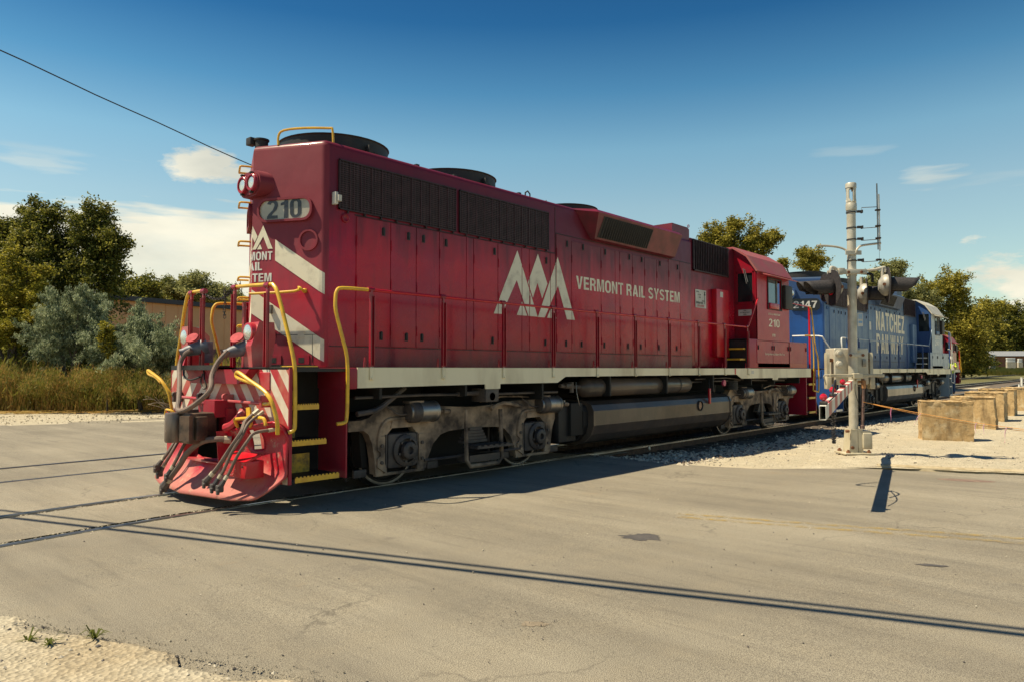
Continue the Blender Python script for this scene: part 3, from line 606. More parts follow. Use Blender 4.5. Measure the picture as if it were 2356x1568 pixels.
    # --- radiator grilles
    for x0, x1 in ((-.885, 1.195), (1.268, 3.41)):
        g = P(MB().box(x0, x1, -.952, -.941, 3.63, 4.255), 'radiator_grille', GRILLE)
        m = MB(); m.box(x0 + .0, x1 - .0, -.972, -.953, 4.25, 4.268).box(x0 + .0, x1 - .0, -.972, -.953, 3.618, 3.635).box(x0, x0 + .015, -.972, -.953, 3.618, 4.268).box(x1 - .015, x1, -.972, -.953, 3.618, 4.268)
        P(m, 'grille_frame', GRILLE, g)
        m = MB(); n = 12; w = (x1 - x0) / n
        for k in range(1, n): m.box(x0 + k * w - .005, x0 + k * w + .005, -.974, -.960, 3.635, 4.25)
        for k in range(1, n * 3): m.box(x0 + k * w / 3 - .003, x0 + k * w / 3 + .003, -.968, -.962, 3.635, 4.25)
        for k in range(1, 22): z = 3.635 + k * .615 / 22; m.box(x0, x1, -.969, -.963, z - .004, z + .004)
        P(m, 'grille_mesh', MATS['grille wire'], g, kind='stuff', smooth=False)
        m = MB(); k = x0 + .02
        while k < x1 - .02: m.box(k, k + .012, -.9575, -.953, 3.64, 4.245); k += .035
        P(m, 'shutter_fins', BLK, g, kind='stuff', smooth=False)
        for k in range(8):
            if full: P(MB().box(x0 + .14 + k * (x1 - x0 - .2) / 7 - .012, x0 + .14 + k * (x1 - x0 - .2) / 7 + .012, -.978, -.952, 3.585, 3.612), 'grille_clip', GRILLE, g, smooth=False)
    # --- hood doors with latches and hinges
    doors = [(-.60, -.03, 3.57), (-.03, .43, 3.57), (.43, .87, 3.57), (.87, 1.425, 3.57), (1.425, 1.58, 3.57), (1.58, 2.13, 3.57), (2.13, 2.71, 3.57), (2.71, 2.90, 3.57), (2.90, 3.46, 3.57), (3.46, 3.60, 3.57),
             (3.63, 4.07, 3.93), (4.07, 4.99, 3.86), (4.99, 5.47, 3.86), (5.47, 5.63, 3.86), (5.63, 6.09, 3.86), (6.09, 6.55, 3.86), (6.55, 7.03, 3.86), (7.03, 7.53, 3.86), (7.53, 8.02, 3.93), (8.02, 8.54, 3.93)]
    lat = [(-.157, 3.425), (.283, 3.425), (.56, 3.425), (1.0, 3.425), (2.047, 3.425), (3.35, 3.425), (3.94, 3.79), (4.42, 3.79), (5.13, 3.79), (5.976, 3.79), (6.443, 3.79), (7.163, 3.79), (7.919, 3.79),
           (-.19, 2.015), (.25, 2.015), (.535, 2.015), (2.0, 2.02), (3.316, 2.02), (3.9, 2.02), (4.36, 2.02), (5.083, 2.02), (5.906, 2.02), (6.378, 2.02), (7.09, 2.02), (7.846, 2.02)]
    gaps = [d[0] for d in doors] + [3.46, 3.60, 8.54]
    for x0, x1, zt in doors:
        m = MB().bbox(x0 + .005, x1 - .005, -.953, -.938, 1.875, zt, .004, 1)
        d = P(m, 'hood_door', side, angle=.3)
        for lx, lz in lat:
            if x0 < lx <= x1:
                l = MB().box(lx - .052, lx + .052, -.9555, -.950, lz - .075, lz + .075).build('latch_plate', liv['latch'], d, smooth=False)
                if full: MB().box(lx - .030, lx + .030, -.9575, -.9545, lz - .055, lz + .05).build('latch_recess', BLK, d, smooth=False)
                MB().bbox(lx - .014, lx + .014, -.972, -.955, lz - .04, lz + .06, .005, 1).build('latch', BLK, d)
        if full and x1 - x0 > .3:
            for hz in (2.10, 2.72, zt - .32):
                MB().cyl((x0 + .012, -.957, hz - .07), (x0 + .012, -.957, hz + .07), .010, n=6).build('hinge', side, d)
    P(MB().box(-1.0, 8.55, -.9455, -.935, 1.858, 1.868), 'door_sill', GRILLE)
    P(MB().box(-.62, 3.60, -.9465, -.935, 3.578, 3.592), 'door_header', GRILLE); P(MB().box(3.63, 8.54, -.9465, -.935, 3.935, 3.947), 'door_header', GRILLE)
    P(MB().lathe((-.77, -.94, 3.52), (0, -1, 0), [(0, .06), (.02, .06), (.025, .045), (.015, .03), (.015, 0)], 14), 'drain_cap', side)
    P(MB().bbox(-.975, -.93, -1.02, -.94, 3.66, 3.82, .008).box(-.95, -.90, -1.05, -.96, 3.70, 3.78), 'marker_bracket', SIGNW if full else side)
    # --- dynamic brake flare with slatted intake
    yo, yi, yb = -1.24, -.94, -1.06
    v = [(4.20, yi, 4.45), (4.52, yo, 4.42), (4.64, yb, 3.97), (4.70, yi, 3.955), (4.20, yi, 4.452),
         (7.62, yo, 4.42), (7.62, yb, 3.97), (7.66, yi, 3.95), (7.80, yi, 4.45), (4.20, -.80, 4.50), (7.82, -.80, 4.50), (4.52, -1.16, 4.485), (7.60, -1.16, 4.485)]
    FLM = MATS['shaded flare red'] if liv['red'] else side
    fl = MB().add(v, [(0, 1, 2, 3), (1, 5, 6, 2), (5, 8, 7, 6), (3, 2, 6, 7), (9, 10, 12, 11), (11, 12, 5, 1), (9, 11, 1, 0), (10, 8, 5, 12)])
    flo = P(fl, 'brake_hatch_flare', FLM, angle=.35)
    def fp(x, q, off): # a point on the slanted outer face, q 0 top .. 1 bottom
        return (x, yo + (yb - yo) * q - off * .93, 4.42 + (3.97 - 4.42) * q - off * .35)
    m = MB()
    m.prism([(4.72, .10), (6.42, .10), (6.35, .93), (4.70, .93)], lambda u, q, w: fp(u, q, w), .002, .006); P(m, 'intake_opening', BLK, flo, smooth=False)
    for k in range(22):
        x = 4.78 + k * 1.60 / 21
        s = MB(); a = [fp(x, .11, .008), fp(x - .01, .92, .008), fp(x - .018 + .02, .92, .035), fp(x + .02, .11, .035)]
        b = [(p[0] + .012, p[1], p[2]) for p in a]
        s.add(a + b, [(0, 1, 2, 3), (7, 6, 5, 4), (0, 4, 5, 1), (1, 5, 6, 2), (2, 6, 7, 3), (3, 7, 4, 0)]); s.build('intake_slat', BLK, flo, smooth=False)
    # --- cab side air intake
    g = P(MB().box(8.68, 10.40, -.940, -.926, 3.83, 4.50), 'cab_side_intake', BLK)
    MB().box(8.64, 10.44, -.97, -.941, 4.50, 4.52).box(8.64, 10.44, -.97, -.941, 3.80, 3.83).box(8.64, 8.68, -.97, -.941, 3.80, 4.52).box(10.40, 10.44, -.97, -.941, 3.80, 4.52).build('intake_frame', GRILLE, g)
    for k in range(20): MB().box(8.73 + k * .085, 8.745 + k * .085, -.985, -.942, 3.83, 4.50).build('intake_slat', GRILLE, g, smooth=False)
    P(MB().bbox(9.60, 10.24, -1.05, -.92, 1.86, 3.46, .012), 'equipment_box', MATS['bright red enamel'] if liv['red'] else side)
    if full: P(MB().box(9.78, 9.93, -1.053, -1.0505, 3.27, 3.40), 'notice', SIGNW, smooth=False)
    P(MB().bbox(8.72, 9.25, -.932, -.925, 1.75, 2.70, .004, 1), 'access_panel', side)
    # --- cab
    cabm = liv['cab']
    x0, x1 = 10.85, 12.90
    prof = [(-1.50, 1.60), (1.50, 1.60), (1.50, 3.97), (1.28, 4.33), (.92, 4.57), (-.92, 4.57), (-1.28, 4.33), (-1.50, 3.97)]
    # rear wall (with its window), front wall and side walls
    rw = [[(-.90, 1.62), (-1.49, 1.62), (-1.49, 3.20), (-.90, 3.20)], [(-.90, 3.20), (-1.0, 3.20), (-1.0, 3.95), (-.90, 3.95)], [(-1.40, 3.20), (-1.49, 3.20), (-1.49, 3.95), (-1.40, 3.95)],
          [(-.90, 3.95), (-1.49, 3.95), (-1.26, 4.32), (-.90, 4.56)]]
    m = MB()
    for p in rw: m.prism(p, lambda u, v, w: (w, u, v), x0, x0 + .04)
    P(m, 'cab_rear_wall', liv['cabrear'], smooth=False)
    if full:
        P(MB().box(x0 - .012, x0 + .0, -1.42, -.98, 3.93, 3.97).box(x0 - .012, x0, -1.42, -.98, 3.18, 3.22).box(x0 - .012, x0, -1.01, -.98, 3.18, 3.97).box(x0 - .012, x0, -1.42, -1.39, 3.18, 3.97), 'window_frame', liv['cabrear'])
    P(MB().box(x0 + .015, x0 + .02, -1.40, -1.0, 3.20, 3.95), 'rear_window', WINDOW, smooth=False)
    wx0, wx1, wz0, wz1 = 11.50, 12.33, 3.10, 3.84
    for s in (-1, 1):
        m = MB()
        for a, b_, c_, d_ in ((x0, x1, 1.62, wz0), (x0, wx0, wz0, wz1), (wx1, x1, wz0, wz1), (x0, x1, wz1, 3.97)): m.box(a, b_, s * 1.47, s * 1.50, c_, d_)
        P(m, 'cab_side_wall', cabm, smooth=False)
        if s < 0:
            P(MB().box(wx0 + .02, wx0 + .62, -1.46, -1.455, wz0, wz1), 'side_window', MATS['clear glass'], smooth=False)
            P(MB().bbox(wx0 - .04, wx0 + .0, -1.525, -1.502, wz0 - .04, wz1 + .04, .006, 1).bbox(wx1, wx1 + .04, -1.525, -1.502, wz0 - .04, wz1 + .04, .006, 1).bbox(wx0, wx1, -1.52, -1.502, wz0 - .04, wz0, .006, 1).bbox(wx0, wx1, -1.52, -1.502, wz1, wz1 + .04, .006, 1), 'window_frame', BLK)
            P(MB().box(wx0 + .62, wx0 + .66, -1.485, -1.46, wz0, wz1), 'sliding_sash', GALV)
            P(MB().bbox(wx0 + .02, wx1 - .22, -1.56, -1.47, wz0 - .02, wz0 + .13, .03), 'arm_rest', side)
            P(MB().bbox(12.42, 12.90, -1.60, -1.505, 3.12, 3.74, .02), 'wind_deflector', BLK)
    P(MB().box(x1 - .04, x1, -1.49, 1.49, 1.62, 3.10).box(x1 - .04, x1, -1.49, 1.49, 3.85, 4.0).box(x1 - .04, x1, -1.49, -1.35, 3.1, 3.85).box(x1 - .04, x1, -.4, .4, 3.1, 3.85).box(x1 - .04, x1, 1.35, 1.49, 3.1, 3.85), 'cab_front_wall', cabm, smooth=False)
    P(MB().box(x0 + .1, x1 - .1, -1.2, 1.2, 1.62, 2.9), 'cab_interior', BLUED if liv['red'] else BLK, smooth=False)
    rp = [(-1.56, 3.955), (-1.30, 4.36), (-.94, 4.60), (.94, 4.60), (1.30, 4.36), (1.56, 3.955), (1.52, 3.94), (1.27, 4.32), (.92, 4.56), (-.92, 4.56), (-1.27, 4.32), (-1.52, 3.94)]
    P(MB().prism(rp, lambda u, v, w: (w, u, v), x0 - .10, x1 + .10), 'cab_roof', liv['roof'], angle=.3)
    P(MB().prism([(-1.50, 3.955), (-1.50, 3.92), (-1.76, 3.84), (-1.765, 3.86)], lambda u, v, w: (w, u, v), x0 + .18, x1 + .02), 'sunshade', liv['roof'])
    P(MB().tube([(10.83, -1.16, 4.05), (10.80, -1.26, 3.66)], .01, 5).tube([(10.83, -1.20, 4.03), (10.80, -1.29, 3.70)], .01, 5), 'wiper', GALV)
    # battery boxes, short hood and steps up to the cab door
    P(MB().bbox(10.34, 14.17, -1.50, -.98, 1.605, 2.30, .02), 'battery_box', cabm)
    for xa, xb in ((10.78, 11.74), (11.76, 12.80), (12.86, 14.10)):
        d = P(MB().bbox(xa, xb, -1.512, -1.498, 1.72, 2.27, .004, 1), 'battery_box_door', cabm, angle=.3)
        for lx in (xa + .06, xb - .06): MB().bbox(lx - .015, lx + .015, -1.53, -1.511, 2.05, 2.16, .004, 1).build('latch', BLK, d)
    P(MB().bbox(12.9, 14.05, -.92, .92, 1.605, 2.95, .08, 3), 'short_hood', cabm)
    for k, (sx, sz) in enumerate(((10.0, 1.828), (10.18, 2.079), (10.36, 2.292))):
        P(MB().box(sx, sx + .30, -1.42, -1.06, sz - .04, sz), 'cab_step', step, smooth=False)
    P(MB().box(10.30, 10.34, -1.45, -.94, 1.6, 2.26).box(10.34, 10.83, -1.45, -.98, 2.24, 2.30), 'step_back', BLK, smooth=False)
    # --- side handrails and stanchions
    xs = [-.78, .425, 1.64, 2.82, 4.04, 5.27, 6.52, 7.76, 9.0, 10.22]
    for s in (-1, 1):
        rr = [(-.78, 2.545), (10.22, 2.57), (10.32, 2.60), (10.88, 3.28)]
        P(MB().tube([(x, s * 1.50, z) for x, z in rr] + [(10.92, s * 1.48, 3.31)], .019, 8), 'handrail', liv['pipe'])
        P(MB().tube([(12.92, s * 1.48, 3.33), (14.43, s * 1.48, 3.31)], .014, 8), 'handrail', liv['pipe'])
        for x in xs:
            st = P(MB().box(x - .03, x + .03, s * 1.518 - .006, s * 1.518 + .006, 1.60, 2.48).box(x - .032, x - .022, s * 1.518 - .03, s * 1.518 + .006, 1.62, 2.47).box(x + .022, x + .032, s * 1.518 - .03, s * 1.518 + .006, 1.62, 2.47), 'stanchion', liv['post'], smooth=False)
            MB().cyl((x - .045, s * 1.50, 2.553 + x * .0023), (x + .045, s * 1.50, 2.553 + x * .0023), .030, n=8).box(x - .016, x + .016, s * 1.515 - .012, s * 1.515 + .012, 2.47, 2.54).build('rail_socket', liv['post'], st)
            MB().bbox(x - .026, x + .03, s * 1.527 - .012, s * 1.527 + .008, 1.44, 1.60, .008, 1).cyl((x, s * 1.53, 1.462), (x, s * 1.555, 1.462), .016, n=8).build('stanchion_foot', liv['sill'], st)
            MB().prism([(x - .10, 1.60), (x - .06, 1.60), (x - .062, 1.72), (x - .085, 1.72)], lambda u, v, w: (u, w, v), s * 1.49, s * 1.50).build('kick_bracket', liv['post'], st)
        # curved end rails in the hand rail colour
        P(MB().tube([(-.78, s * 1.50, 2.545), (-1.20, s * 1.51, 2.535), (-1.29, s * 1.52, 2.49), (-1.315, s * 1.53, 2.40), (-1.315, s * 1.54, 2.25), (-1.24, s * 1.55, 1.98), (-1.165, s * 1.56, 1.70), (-1.155, s * 1.56, 1.3), (-1.165, s * 1.56, 1.0), (-1.20, s * 1.56, .945), (-1.29, s * 1.54, .935)], .022, 10, 3), 'end_handrail', hr)
        P(MB().tube([(14.40, s * 1.48, 3.31), (14.52, s * 1.50, 3.28), (14.50, s * 1.53, 3.10), (14.66, s * 1.56, 2.2), (14.84, s * 1.57, 1.80), (14.84, s * 1.57, 1.0), (14.72, s * 1.55, .96), (14.55, s * 1.53, .98)], .02, 8, 3), 'end_handrail', hr)
        P(MB().tube([(14.60, s * 1.50, .98), (14.62, s * 1.52, 1.65), (14.58, s * 1.52, 2.35), (14.40, s * 1.5, 2.50), (14.05, s * 1.5, 2.50)], .018, 8, 3), 'end_handrail', hr)
    P(MB().box(14.41, 14.46, -1.50, -1.46, 1.6, 3.31), 'stanchion', liv['post2'], smooth=False)
    # --- front end: pilot plate, steps, deck furniture
    pl = MB()
    pl.prism([(-1.49, .92), (1.49, .92), (1.49, 1.57), (-1.49, 1.57)], lambda u, v, w: (w, u, v), -1.895, -1.875)
    pl.prism([(-1.50, .29), (-1.05, .27), (-.85, .92), (-1.49, .919)], lambda u, v, w: (w, u, v), -1.895, -1.875).prism([(1.50, .29), (1.05, .27), (.85, .92), (1.49, .919)], lambda u, v, w: (w, u, v), -1.895, -1.875)
    P(pl, 'pilot_plate', liv['pilot'], smooth=False)
    P(MB().box(-1.897, -1.86, -1.515, -1.492, .29, 1.585).box(-1.897, -1.86, 1.492, 1.515, .29, 1.585), 'pilot_edge', front)
    P(MB().prism([(-.85, 1.575), (.80, 1.575), (.62, 1.40), (-.60, 1.40)], lambda u, v, w: (w, u, v), -2.02, -1.896), 'anticlimber', front)
    P(MB().bbox(-1.91, -1.895, -1.11, -.87, 1.33, 1.54, .006, 1), 'junction_plate', REDP if liv['red'] else front)
    P(MB().box(-2.10, -1.90, -.22, 1.02, 1.60, 1.62).box(-2.11, -2.09, -.22, 1.02, 1.565, 1.625), 'crossover_plate', BLK)
    P(MB().box(-1.9, -1.5, -1.49, 1.49, 1.586, 1.60), 'end_deck', BLK)
    for s in (-1, 1):
        P(MB().prism([(-1.49, .285), (-.92, .285), (-.92, 1.58), (-1.49, 1.58)], lambda u, v, w: (w, s * -u, v), -1.125, -1.105), 'step_well_back', front)
        P(MB().box(-1.85, -1.13, s * .90 - .01, s * .90 + .01, .30, 1.54), 'step_well_side', UNDER)
        for tz, xa, xb in ((.357, -1.80, -1.215), (.77, -1.86, -1.395), (1.175, -1.87, -1.50)):
            tr = P(MB().box(xa, xb, s * 1.48, s * 1.05, tz - .02, tz), 'step_tread', BLK if liv['red'] else BLUED, smooth=False)
            m = MB().box(xa, xb, s * 1.492, s * 1.482, tz - .06, tz - .005); n = 12
            for k in range(n): xk = xa + (xb - xa) * (k + .25) / n; m.box(xk, xk + (xb - xa) / n * .5, s * 1.49, s * 1.482, tz - .005, tz + .008)
            m.build('step_nosing', YEL if liv['red'] else step, tr, smooth=False)
            P(MB().box(xa + .02, xa + (.42 if tz < .5 else .28), s * 1.12, s * 1.10, tz + .0, tz + (.22 if tz < .5 else .15)), 'step_riser', YELD if liv['red'] else step, smooth=False)
    P(MB().box(-1.8, -1.52, -1.49, -1.15, 1.60, 1.612), 'deck_nosing', hr if liv['red'] else step, smooth=False)
    # rear steps (only the near edge of them shows)
    for s in (-1, 1):
        P(MB().box(14.06, 14.10, s * 1.50, s * .95, .32, 1.36), 'rear_step_side', cabm, smooth=False)
        P(MB().box(14.80, 14.84, s * 1.50, s * .95, .32, 1.58), 'rear_pilot_plate', cabm, smooth=False)
        for tz in (.40, .80, 1.18):
            tr = P(MB().box(14.12, 14.79, s * 1.48, s * 1.0, tz - .02, tz), 'step_tread', BLK, smooth=False); MB().box(14.30, 14.79, s * 1.492, s * 1.482, tz - .05, tz + .005).build('step_nosing', step if not liv['red'] else YEL, tr, smooth=False)
    P(MB().box(14.80, 14.84, -.95, .95, .75, 1.58), 'rear_end_plate', cabm, smooth=False)
    P(MB().box(14.40, 14.85, -1.49, 1.49, 1.57, 1.60), 'rear_deck', BLK, smooth=False)
    P(MB().box(14.8, 15.5, -.12, .12, .78, .98), 'rear_coupler', UNDER)
    # trucks, tanks and what hangs under the frame
    TM = (TRUCK, TRUCKD) if full else (TRUCKD, BLK)
    truck(R_, 1.3716, TM); truck(R_, 11.7344, TM)
    tp = [(-1.06, 1.035), (-1.24, 1.015), (-1.37, .95), (-1.42, .85), (-1.42, .60), (-1.36, .44), (-1.22, .31), (-1.0, .24)]
    tank = MB().prism(tp + [(-y, z) for y, z in tp[::-1]], lambda u, v, w: (w, u, v), 4.05, 9.50)
    P(tank, 'fuel_tank', liv['tank'], angle=.35)
    sc = .93
    P(MB().prism([(y * sc, .64 + (z - .64) * sc) for y, z in tp + [(-y, z) for y, z in tp[::-1]]], lambda u, v, w: (w, u, v), 3.90, 9.60), 'tank_end', UNDER, angle=.35)
    for x in (4.045, 9.44): P(MB().prism([(y * 1.012, .64 + (z - .64) * 1.015) for y, z in tp + [(-y, z) for y, z in tp[::-1]]], lambda u, v, w: (w, u, v), x, x + .05), 'tank_rim', liv['tank'], angle=.35)
    g = P(MB().lathe((7.98, -1.425, .80), (0, -1, 0), [(-.02, .11), (.02, .11), (.025, .095), (-.0, .085)], 20), 'fuel_gauge', BLK)
    MB().lathe((7.98, -1.424, .80), (0, -1, 0), [(.004, .075), (.008, 0)], 16).build('gauge_glass', MATS['gauge brass'], g)
    P(MB().bbox(8.36, 8.43, -1.46, -1.42, .83, 1.16, .012), 'cut_off_sign', MATS['bright red enamel'])
    P(MB().tube([(8.38, -1.44, 1.16), (8.42, -1.42, 1.32), (8.6, -1.38, 1.42), (8.8, -1.35, 1.42)], .008, 6, 4), 'breather_hose', CABLE)
    P(MB().cyl((9.10, -1.42, 1.27), (9.10, -1.46, 1.27), .07, n=14), 'filler_cap', MATS['pink red cap'])
    P(MB().lathe((4.02, -1.23, 1.255), (1, 0, 0), [(-.16, .02), (-.13, .08), (-.06, .14), (0, .168), (3.66, .168), (3.72, .14), (3.78, .08), (3.80, .0)], 28), 'air_reservoir', liv['tank'], angle=.5)
    for x in (4.6, 7.2): P(MB().lathe((x, -1.23, 1.255), (1, 0, 0), [(0, .171), (.05, .171)], 28), 'tank_strap', BLK)
    P(MB().bbox(3.30, 3.78, -1.25, -1.05, .35, .95, .02), 'sand_box', BLK); P(MB().bbox(3.55, 3.88, -1.32, -1.18, .45, 1.0, .01), 'bracket_plate', UNDER)
    P(MB().tube([(3.30, -1.28, 1.30), (3.55, -1.28, 1.28), (3.95, -1.26, 1.27)], .035, 8), 'air_pipe', TRUCKD)
    P(MB().cyl((3.42, -1.28, 1.30), (3.56, -1.28, 1.30), .055, n=10).cyl((3.62, -1.28, 1.18), (3.62, -1.28, 1.36), .04, n=8), 'air_valve', TRUCKD)
    P(MB().tube([(3.72, -1.30, 1.36), (3.68, -1.34, 1.2), (3.72, -1.36, 1.0), (3.78, -1.34, .95)], .007, 5, 4), 'drain_line', GALV)
    P(MB().cyl((3.50, -1.2, .85), (3.50, -1.2, 1.05), .045, .03, n=8), 'drain_filter', GALV)
    P(MB().tube([(-.9, -1.35, 1.22), (.2, -1.35, 1.23), (1.5, -1.35, 1.21), (3.2, -1.30, 1.2)], .02, 6), 'train_line', TRUCKD)
    P(MB().cyl((.85, -1.35, 1.225), (1.6, -1.35, 1.235), .033, n=8), 'pipe_coupling', TRUCKD)
    P(MB().tube([(-.85, -1.33, 1.02), (-.55, -1.33, 1.06), (-.3, -1.3, 1.18), (-.05, -1.28, 1.33)], .035, 8, 3), 'air_hose', TRUCKD)
    P(MB().bbox(1.28, 1.56, -1.50, -1.2, 1.10, 1.30, .02).cyl((1.42, -1.5, 1.18), (1.42, -1.2, 1.18), .06, n=10), 'safety_hook', TRUCKD)
    P(MB().tube([(8.0, -1.3, 1.36), (9.5, -1.3, 1.38), (10.2, -1.28, 1.34), (11.2, -1.28, 1.30), (13.0, -1.3, 1.28)], .016, 6).tube([(8.0, -1.2, 1.30), (10.0, -1.2, 1.31), (13.4, -1.2, 1.33)], .02, 6), 'train_line', TRUCKD)
    rb = MB()
    for k in range(6): rb.cyl((9.95, -1.2, 1.10 + k * .035), (9.95, -1.2, 1.125 + k * .035), .17, n=14)
    P(rb, 'air_filter', BLK)
    # --- coupler and draft gear
    P(MB().prism([(-.30, 1.0), (.10 + .02, 1.0), (.12, 1.20), (-.30, 1.20)], lambda u, v, w: (w, u, v), -2.16, -1.90).prism([(-.32, .72), (.30, .72), (.30, 1.10), (-.32, 1.10)], lambda u, v, w: (w, u, v), -2.02, -1.90), 'draft_gear_housing', front, smooth=False)
    P(MB().bbox(-2.32, -1.95, -.13, .13, .78, .98, .03), 'coupler_shank', UNDER)
    P(MB().bbox(-2.46, -2.12, -.30, .04, .70, 1.06, .035, 2).bbox(-2.40, -2.26, -.36, -.28, .74, 1.02, .02), 'coupler_head', MATS['oily brown coupler'])
    P(MB().lathe((-2.49, .03, .71), (0, 0, 1), [(0, 0), (0, .095), (.02, .105), (.33, .105), (.35, .095), (.35, 0)], 20).bbox(-2.56, -2.44, -.06, .10, .74, 1.02, .03, 2), 'knuckle', MATS['worn knuckle'])
    P(MB().prism([(-.34, .74), (-.20, .74), (-.20, 1.03), (-.34, 1.03)], lambda u, v, w: (w - (.05 if u > -.3 else 0), u, v), -2.48, -2.44).box(-2.465, -2.455, -.28, -.08, .80, .86), 'guard_arm', MATS['oily brown coupler'])
    P(MB().tube([(-2.35, -.06, 1.05), (-2.35, -.06, 1.12), (-2.30, .0, 1.12), (-2.30, .0, 1.05)], .018, 6).bbox(-2.42, -2.28, -.16, -.08, 1.05, 1.10, .01), 'lock_lifter', TRUCKD)
    if not full: return R_, hood, gaps
    # uncoupling rod, brackets and its yellow handles
    rod = P(MB().tube([(-1.98, 1.20, 1.21), (-1.98, .55, 1.20), (-2.03, .30, 1.18), (-2.20, .05, 1.16), (-2.05, -.12, 1.17), (-1.98, -.25, 1.19), (-1.98, -1.14, 1.18)], .019, 8), 'uncoupling_rod', REDP)
    for y in (1.15, .12 + .3, -.24, -1.12): MB().bbox(-2.03, -1.90, y - .025, y + .025, 1.14, 1.27, .01).lathe((-2.0, y - .02, 1.24), (0, 1, 0), [(0, .04), (.04, .04)], 10).build('rod_bracket', TRUCKD if y > 0 else REDP, rod)
    P(MB().tube([(-2.0, -1.14, 1.18), (-2.02, -1.30, 1.19), (-2.08, -1.44, 1.24), (-2.10, -1.32, 1.34), (-2.11, -1.02, 1.45), (-2.12, -.80, 1.535), (-2.12, -.74, 1.53), (-2.12, -.76, 1.48), (-2.11, -.95, 1.44), (-2.10, -1.10, 1.41)], .021, 8, 3), 'lever_handle', YEL)
    P(MB().tube([(-2.10, -1.38, 1.30), (-2.09, -1.47, 1.22), (-2.05, -1.52, 1.0), (-2.03, -1.50, .86)], .023, 8, 3), 'lever_handle', YEL)
    P(MB().tube([(-2.0, 1.2, 1.21), (-2.06, 1.24, 1.30), (-2.10, 1.36, 1.43), (-2.12, 1.62, 1.53), (-2.12, 1.74, 1.56), (-2.12, 1.70, 1.51), (-2.11, 1.5, 1.47), (-2.10, 1.36, 1.40)], .021, 8, 3), 'lever_handle', YEL)
    P(MB().tube([(-2.09, 1.30, 1.38), (-2.05, 1.22, 1.25), (-2.0, 1.20, .95)], .021, 8, 2), 'lever_handle', YEL)
    # end handrail frame with chains
    P(MB().tube([(-1.90, -.24, 2.585), (-1.90, -1.02, 2.555), (-1.90, -1.16, 2.53), (-1.895, -1.26, 2.40), (-1.87, -1.40, 2.02), (-1.85, -1.50, 1.72), (-1.835, -1.52, 1.5), (-1.835, -1.53, 1.0), (-1.85, -1.53, .90), (-1.90, -1.50, .87)], .023, 10, 3), 'end_handrail', YEL)
    P(MB().tube([(-1.90, .60, 2.60), (-1.90, .90, 2.60), (-1.90, 1.02, 2.58), (-1.89, 1.14, 2.40), (-1.87, 1.30, 2.0), (-1.86, 1.42, 1.70), (-1.86, 1.44, 1.4), (-1.86, 1.44, .95)], .023, 10, 3), 'end_handrail', YEL)
    for y, w, zt in ((.915, .026, 2.60), (.57, .030, 2.60), (-.255, .034, 2.59), (-1.03, .030, 2.555)):
        st = P(MB().box(-1.905, -1.893, y - w, y + w, 1.60, zt - .10).box(-1.935, -1.9, y - w, y - w + .01, 1.60, zt - .10).box(-1.935, -1.9, y + w - .01, y + w, 1.60, zt - .10), 'stanchion', MATS['dark red enamel'], smooth=False)
        MB().cyl((-1.90, y - .05, zt - .01), (-1.90, y + .05, zt - .01), .034, n=10).box(-1.915, -1.885, y - .018, y + .018, zt - .11, zt - .02).build('rail_socket', MATS['dark red enamel'], st)
    P(MB().box(-1.80, -1.77, -.30, -.25, 1.60, 2.40), 'stanchion', MATS['dark red enamel'])
    def chain(pts, name='safety_chain'):
        mm = MB(); tot = [Vector(p) for p in pts]
        for i in range(len(tot) - 1):
            a, b = tot[i], tot[i + 1]; d = (b - a).normalized(); u = d.orthogonal().normalized(); 
            if i % 2: u = d.cross(u)
            e = .012; pp = [a - d * e + u * .0, a + u * .014, b + u * .014, b + d * e, b - u * .014, a - u * .014, a - d * e]
            mm.tube(pp, .0045, 5, caps=False)
        P(mm, name, CHAIN)
    n = 20; chain([(-1.90, .57 - .82 * k / n, 2.56 - .10 * math.sin(math.pi * k / n)) for k in range(n + 1)])
    chain([(-1.93, -.06 + .01 * math.sin(k), 2.58 - .037 * k) for k in range(11)], 'hanging_chain')
    chain([(-1.92, -.22 + .02 * k, 2.58 - .015 * k) for k in range(8)], 'hanging_chain')
    # ditch lights on the end deck
    for y in (1.14, -.572):
        bd = MB().prism([(-1.96, 1.60), (-1.60, 1.60), (-1.60, 2.02), (-1.72, 2.13), (-1.90, 2.15), (-1.90, 1.86)] if y > 0 else [(-1.90, 1.60), (-1.66, 1.60), (-1.60, 1.95), (-1.62, 2.14), (-1.82, 2.14), (-1.92, 1.85)], lambda u, v, w: (u, w, v), y - .13, y + .06)
        hsg = P(bd, 'ditch_light_stand', REDP, smooth=False)
        l = P(MB().lathe((-1.70, y, 2.01), (-1, 0, 0), [(0, .10), (.02, .125), (.16, .125), (.20, .118), (.205, .098)], 24), 'ditch_light', REDP, angle=.5)
        MB().lathe((-1.905, y, 2.01), (-1, 0, 0), [(-.03, .1), (-.003, .098), (.014, .06), (.02, 0)], 24).build('lens', GLASS, l)
    for y, z, x in ((.70, 1.90, -1.95), (-.42, 1.87, -1.92)):
        r0 = P(MB().lathe((x + .12, y - .10, z - .02), (-.9, .35, -.28), [(0, .11), (.06, .11), (.10, .09), (.26, .065), (.30, .05), (.34, .05)], 18).bbox(x + .06, x + .18, y - .15, y - .03, 1.66, z + .04, .01), 'cable_receptacle', MATS['blue grey casting'], angle=.5)
        MB().lathe((x - .05, y - .04, z + .075), (-.62, -.34, .66), [(0, .0), (0, .085), (.016, .08), (.018, 0)], 18).build('receptacle_cover', MATS['matt red'], r0)
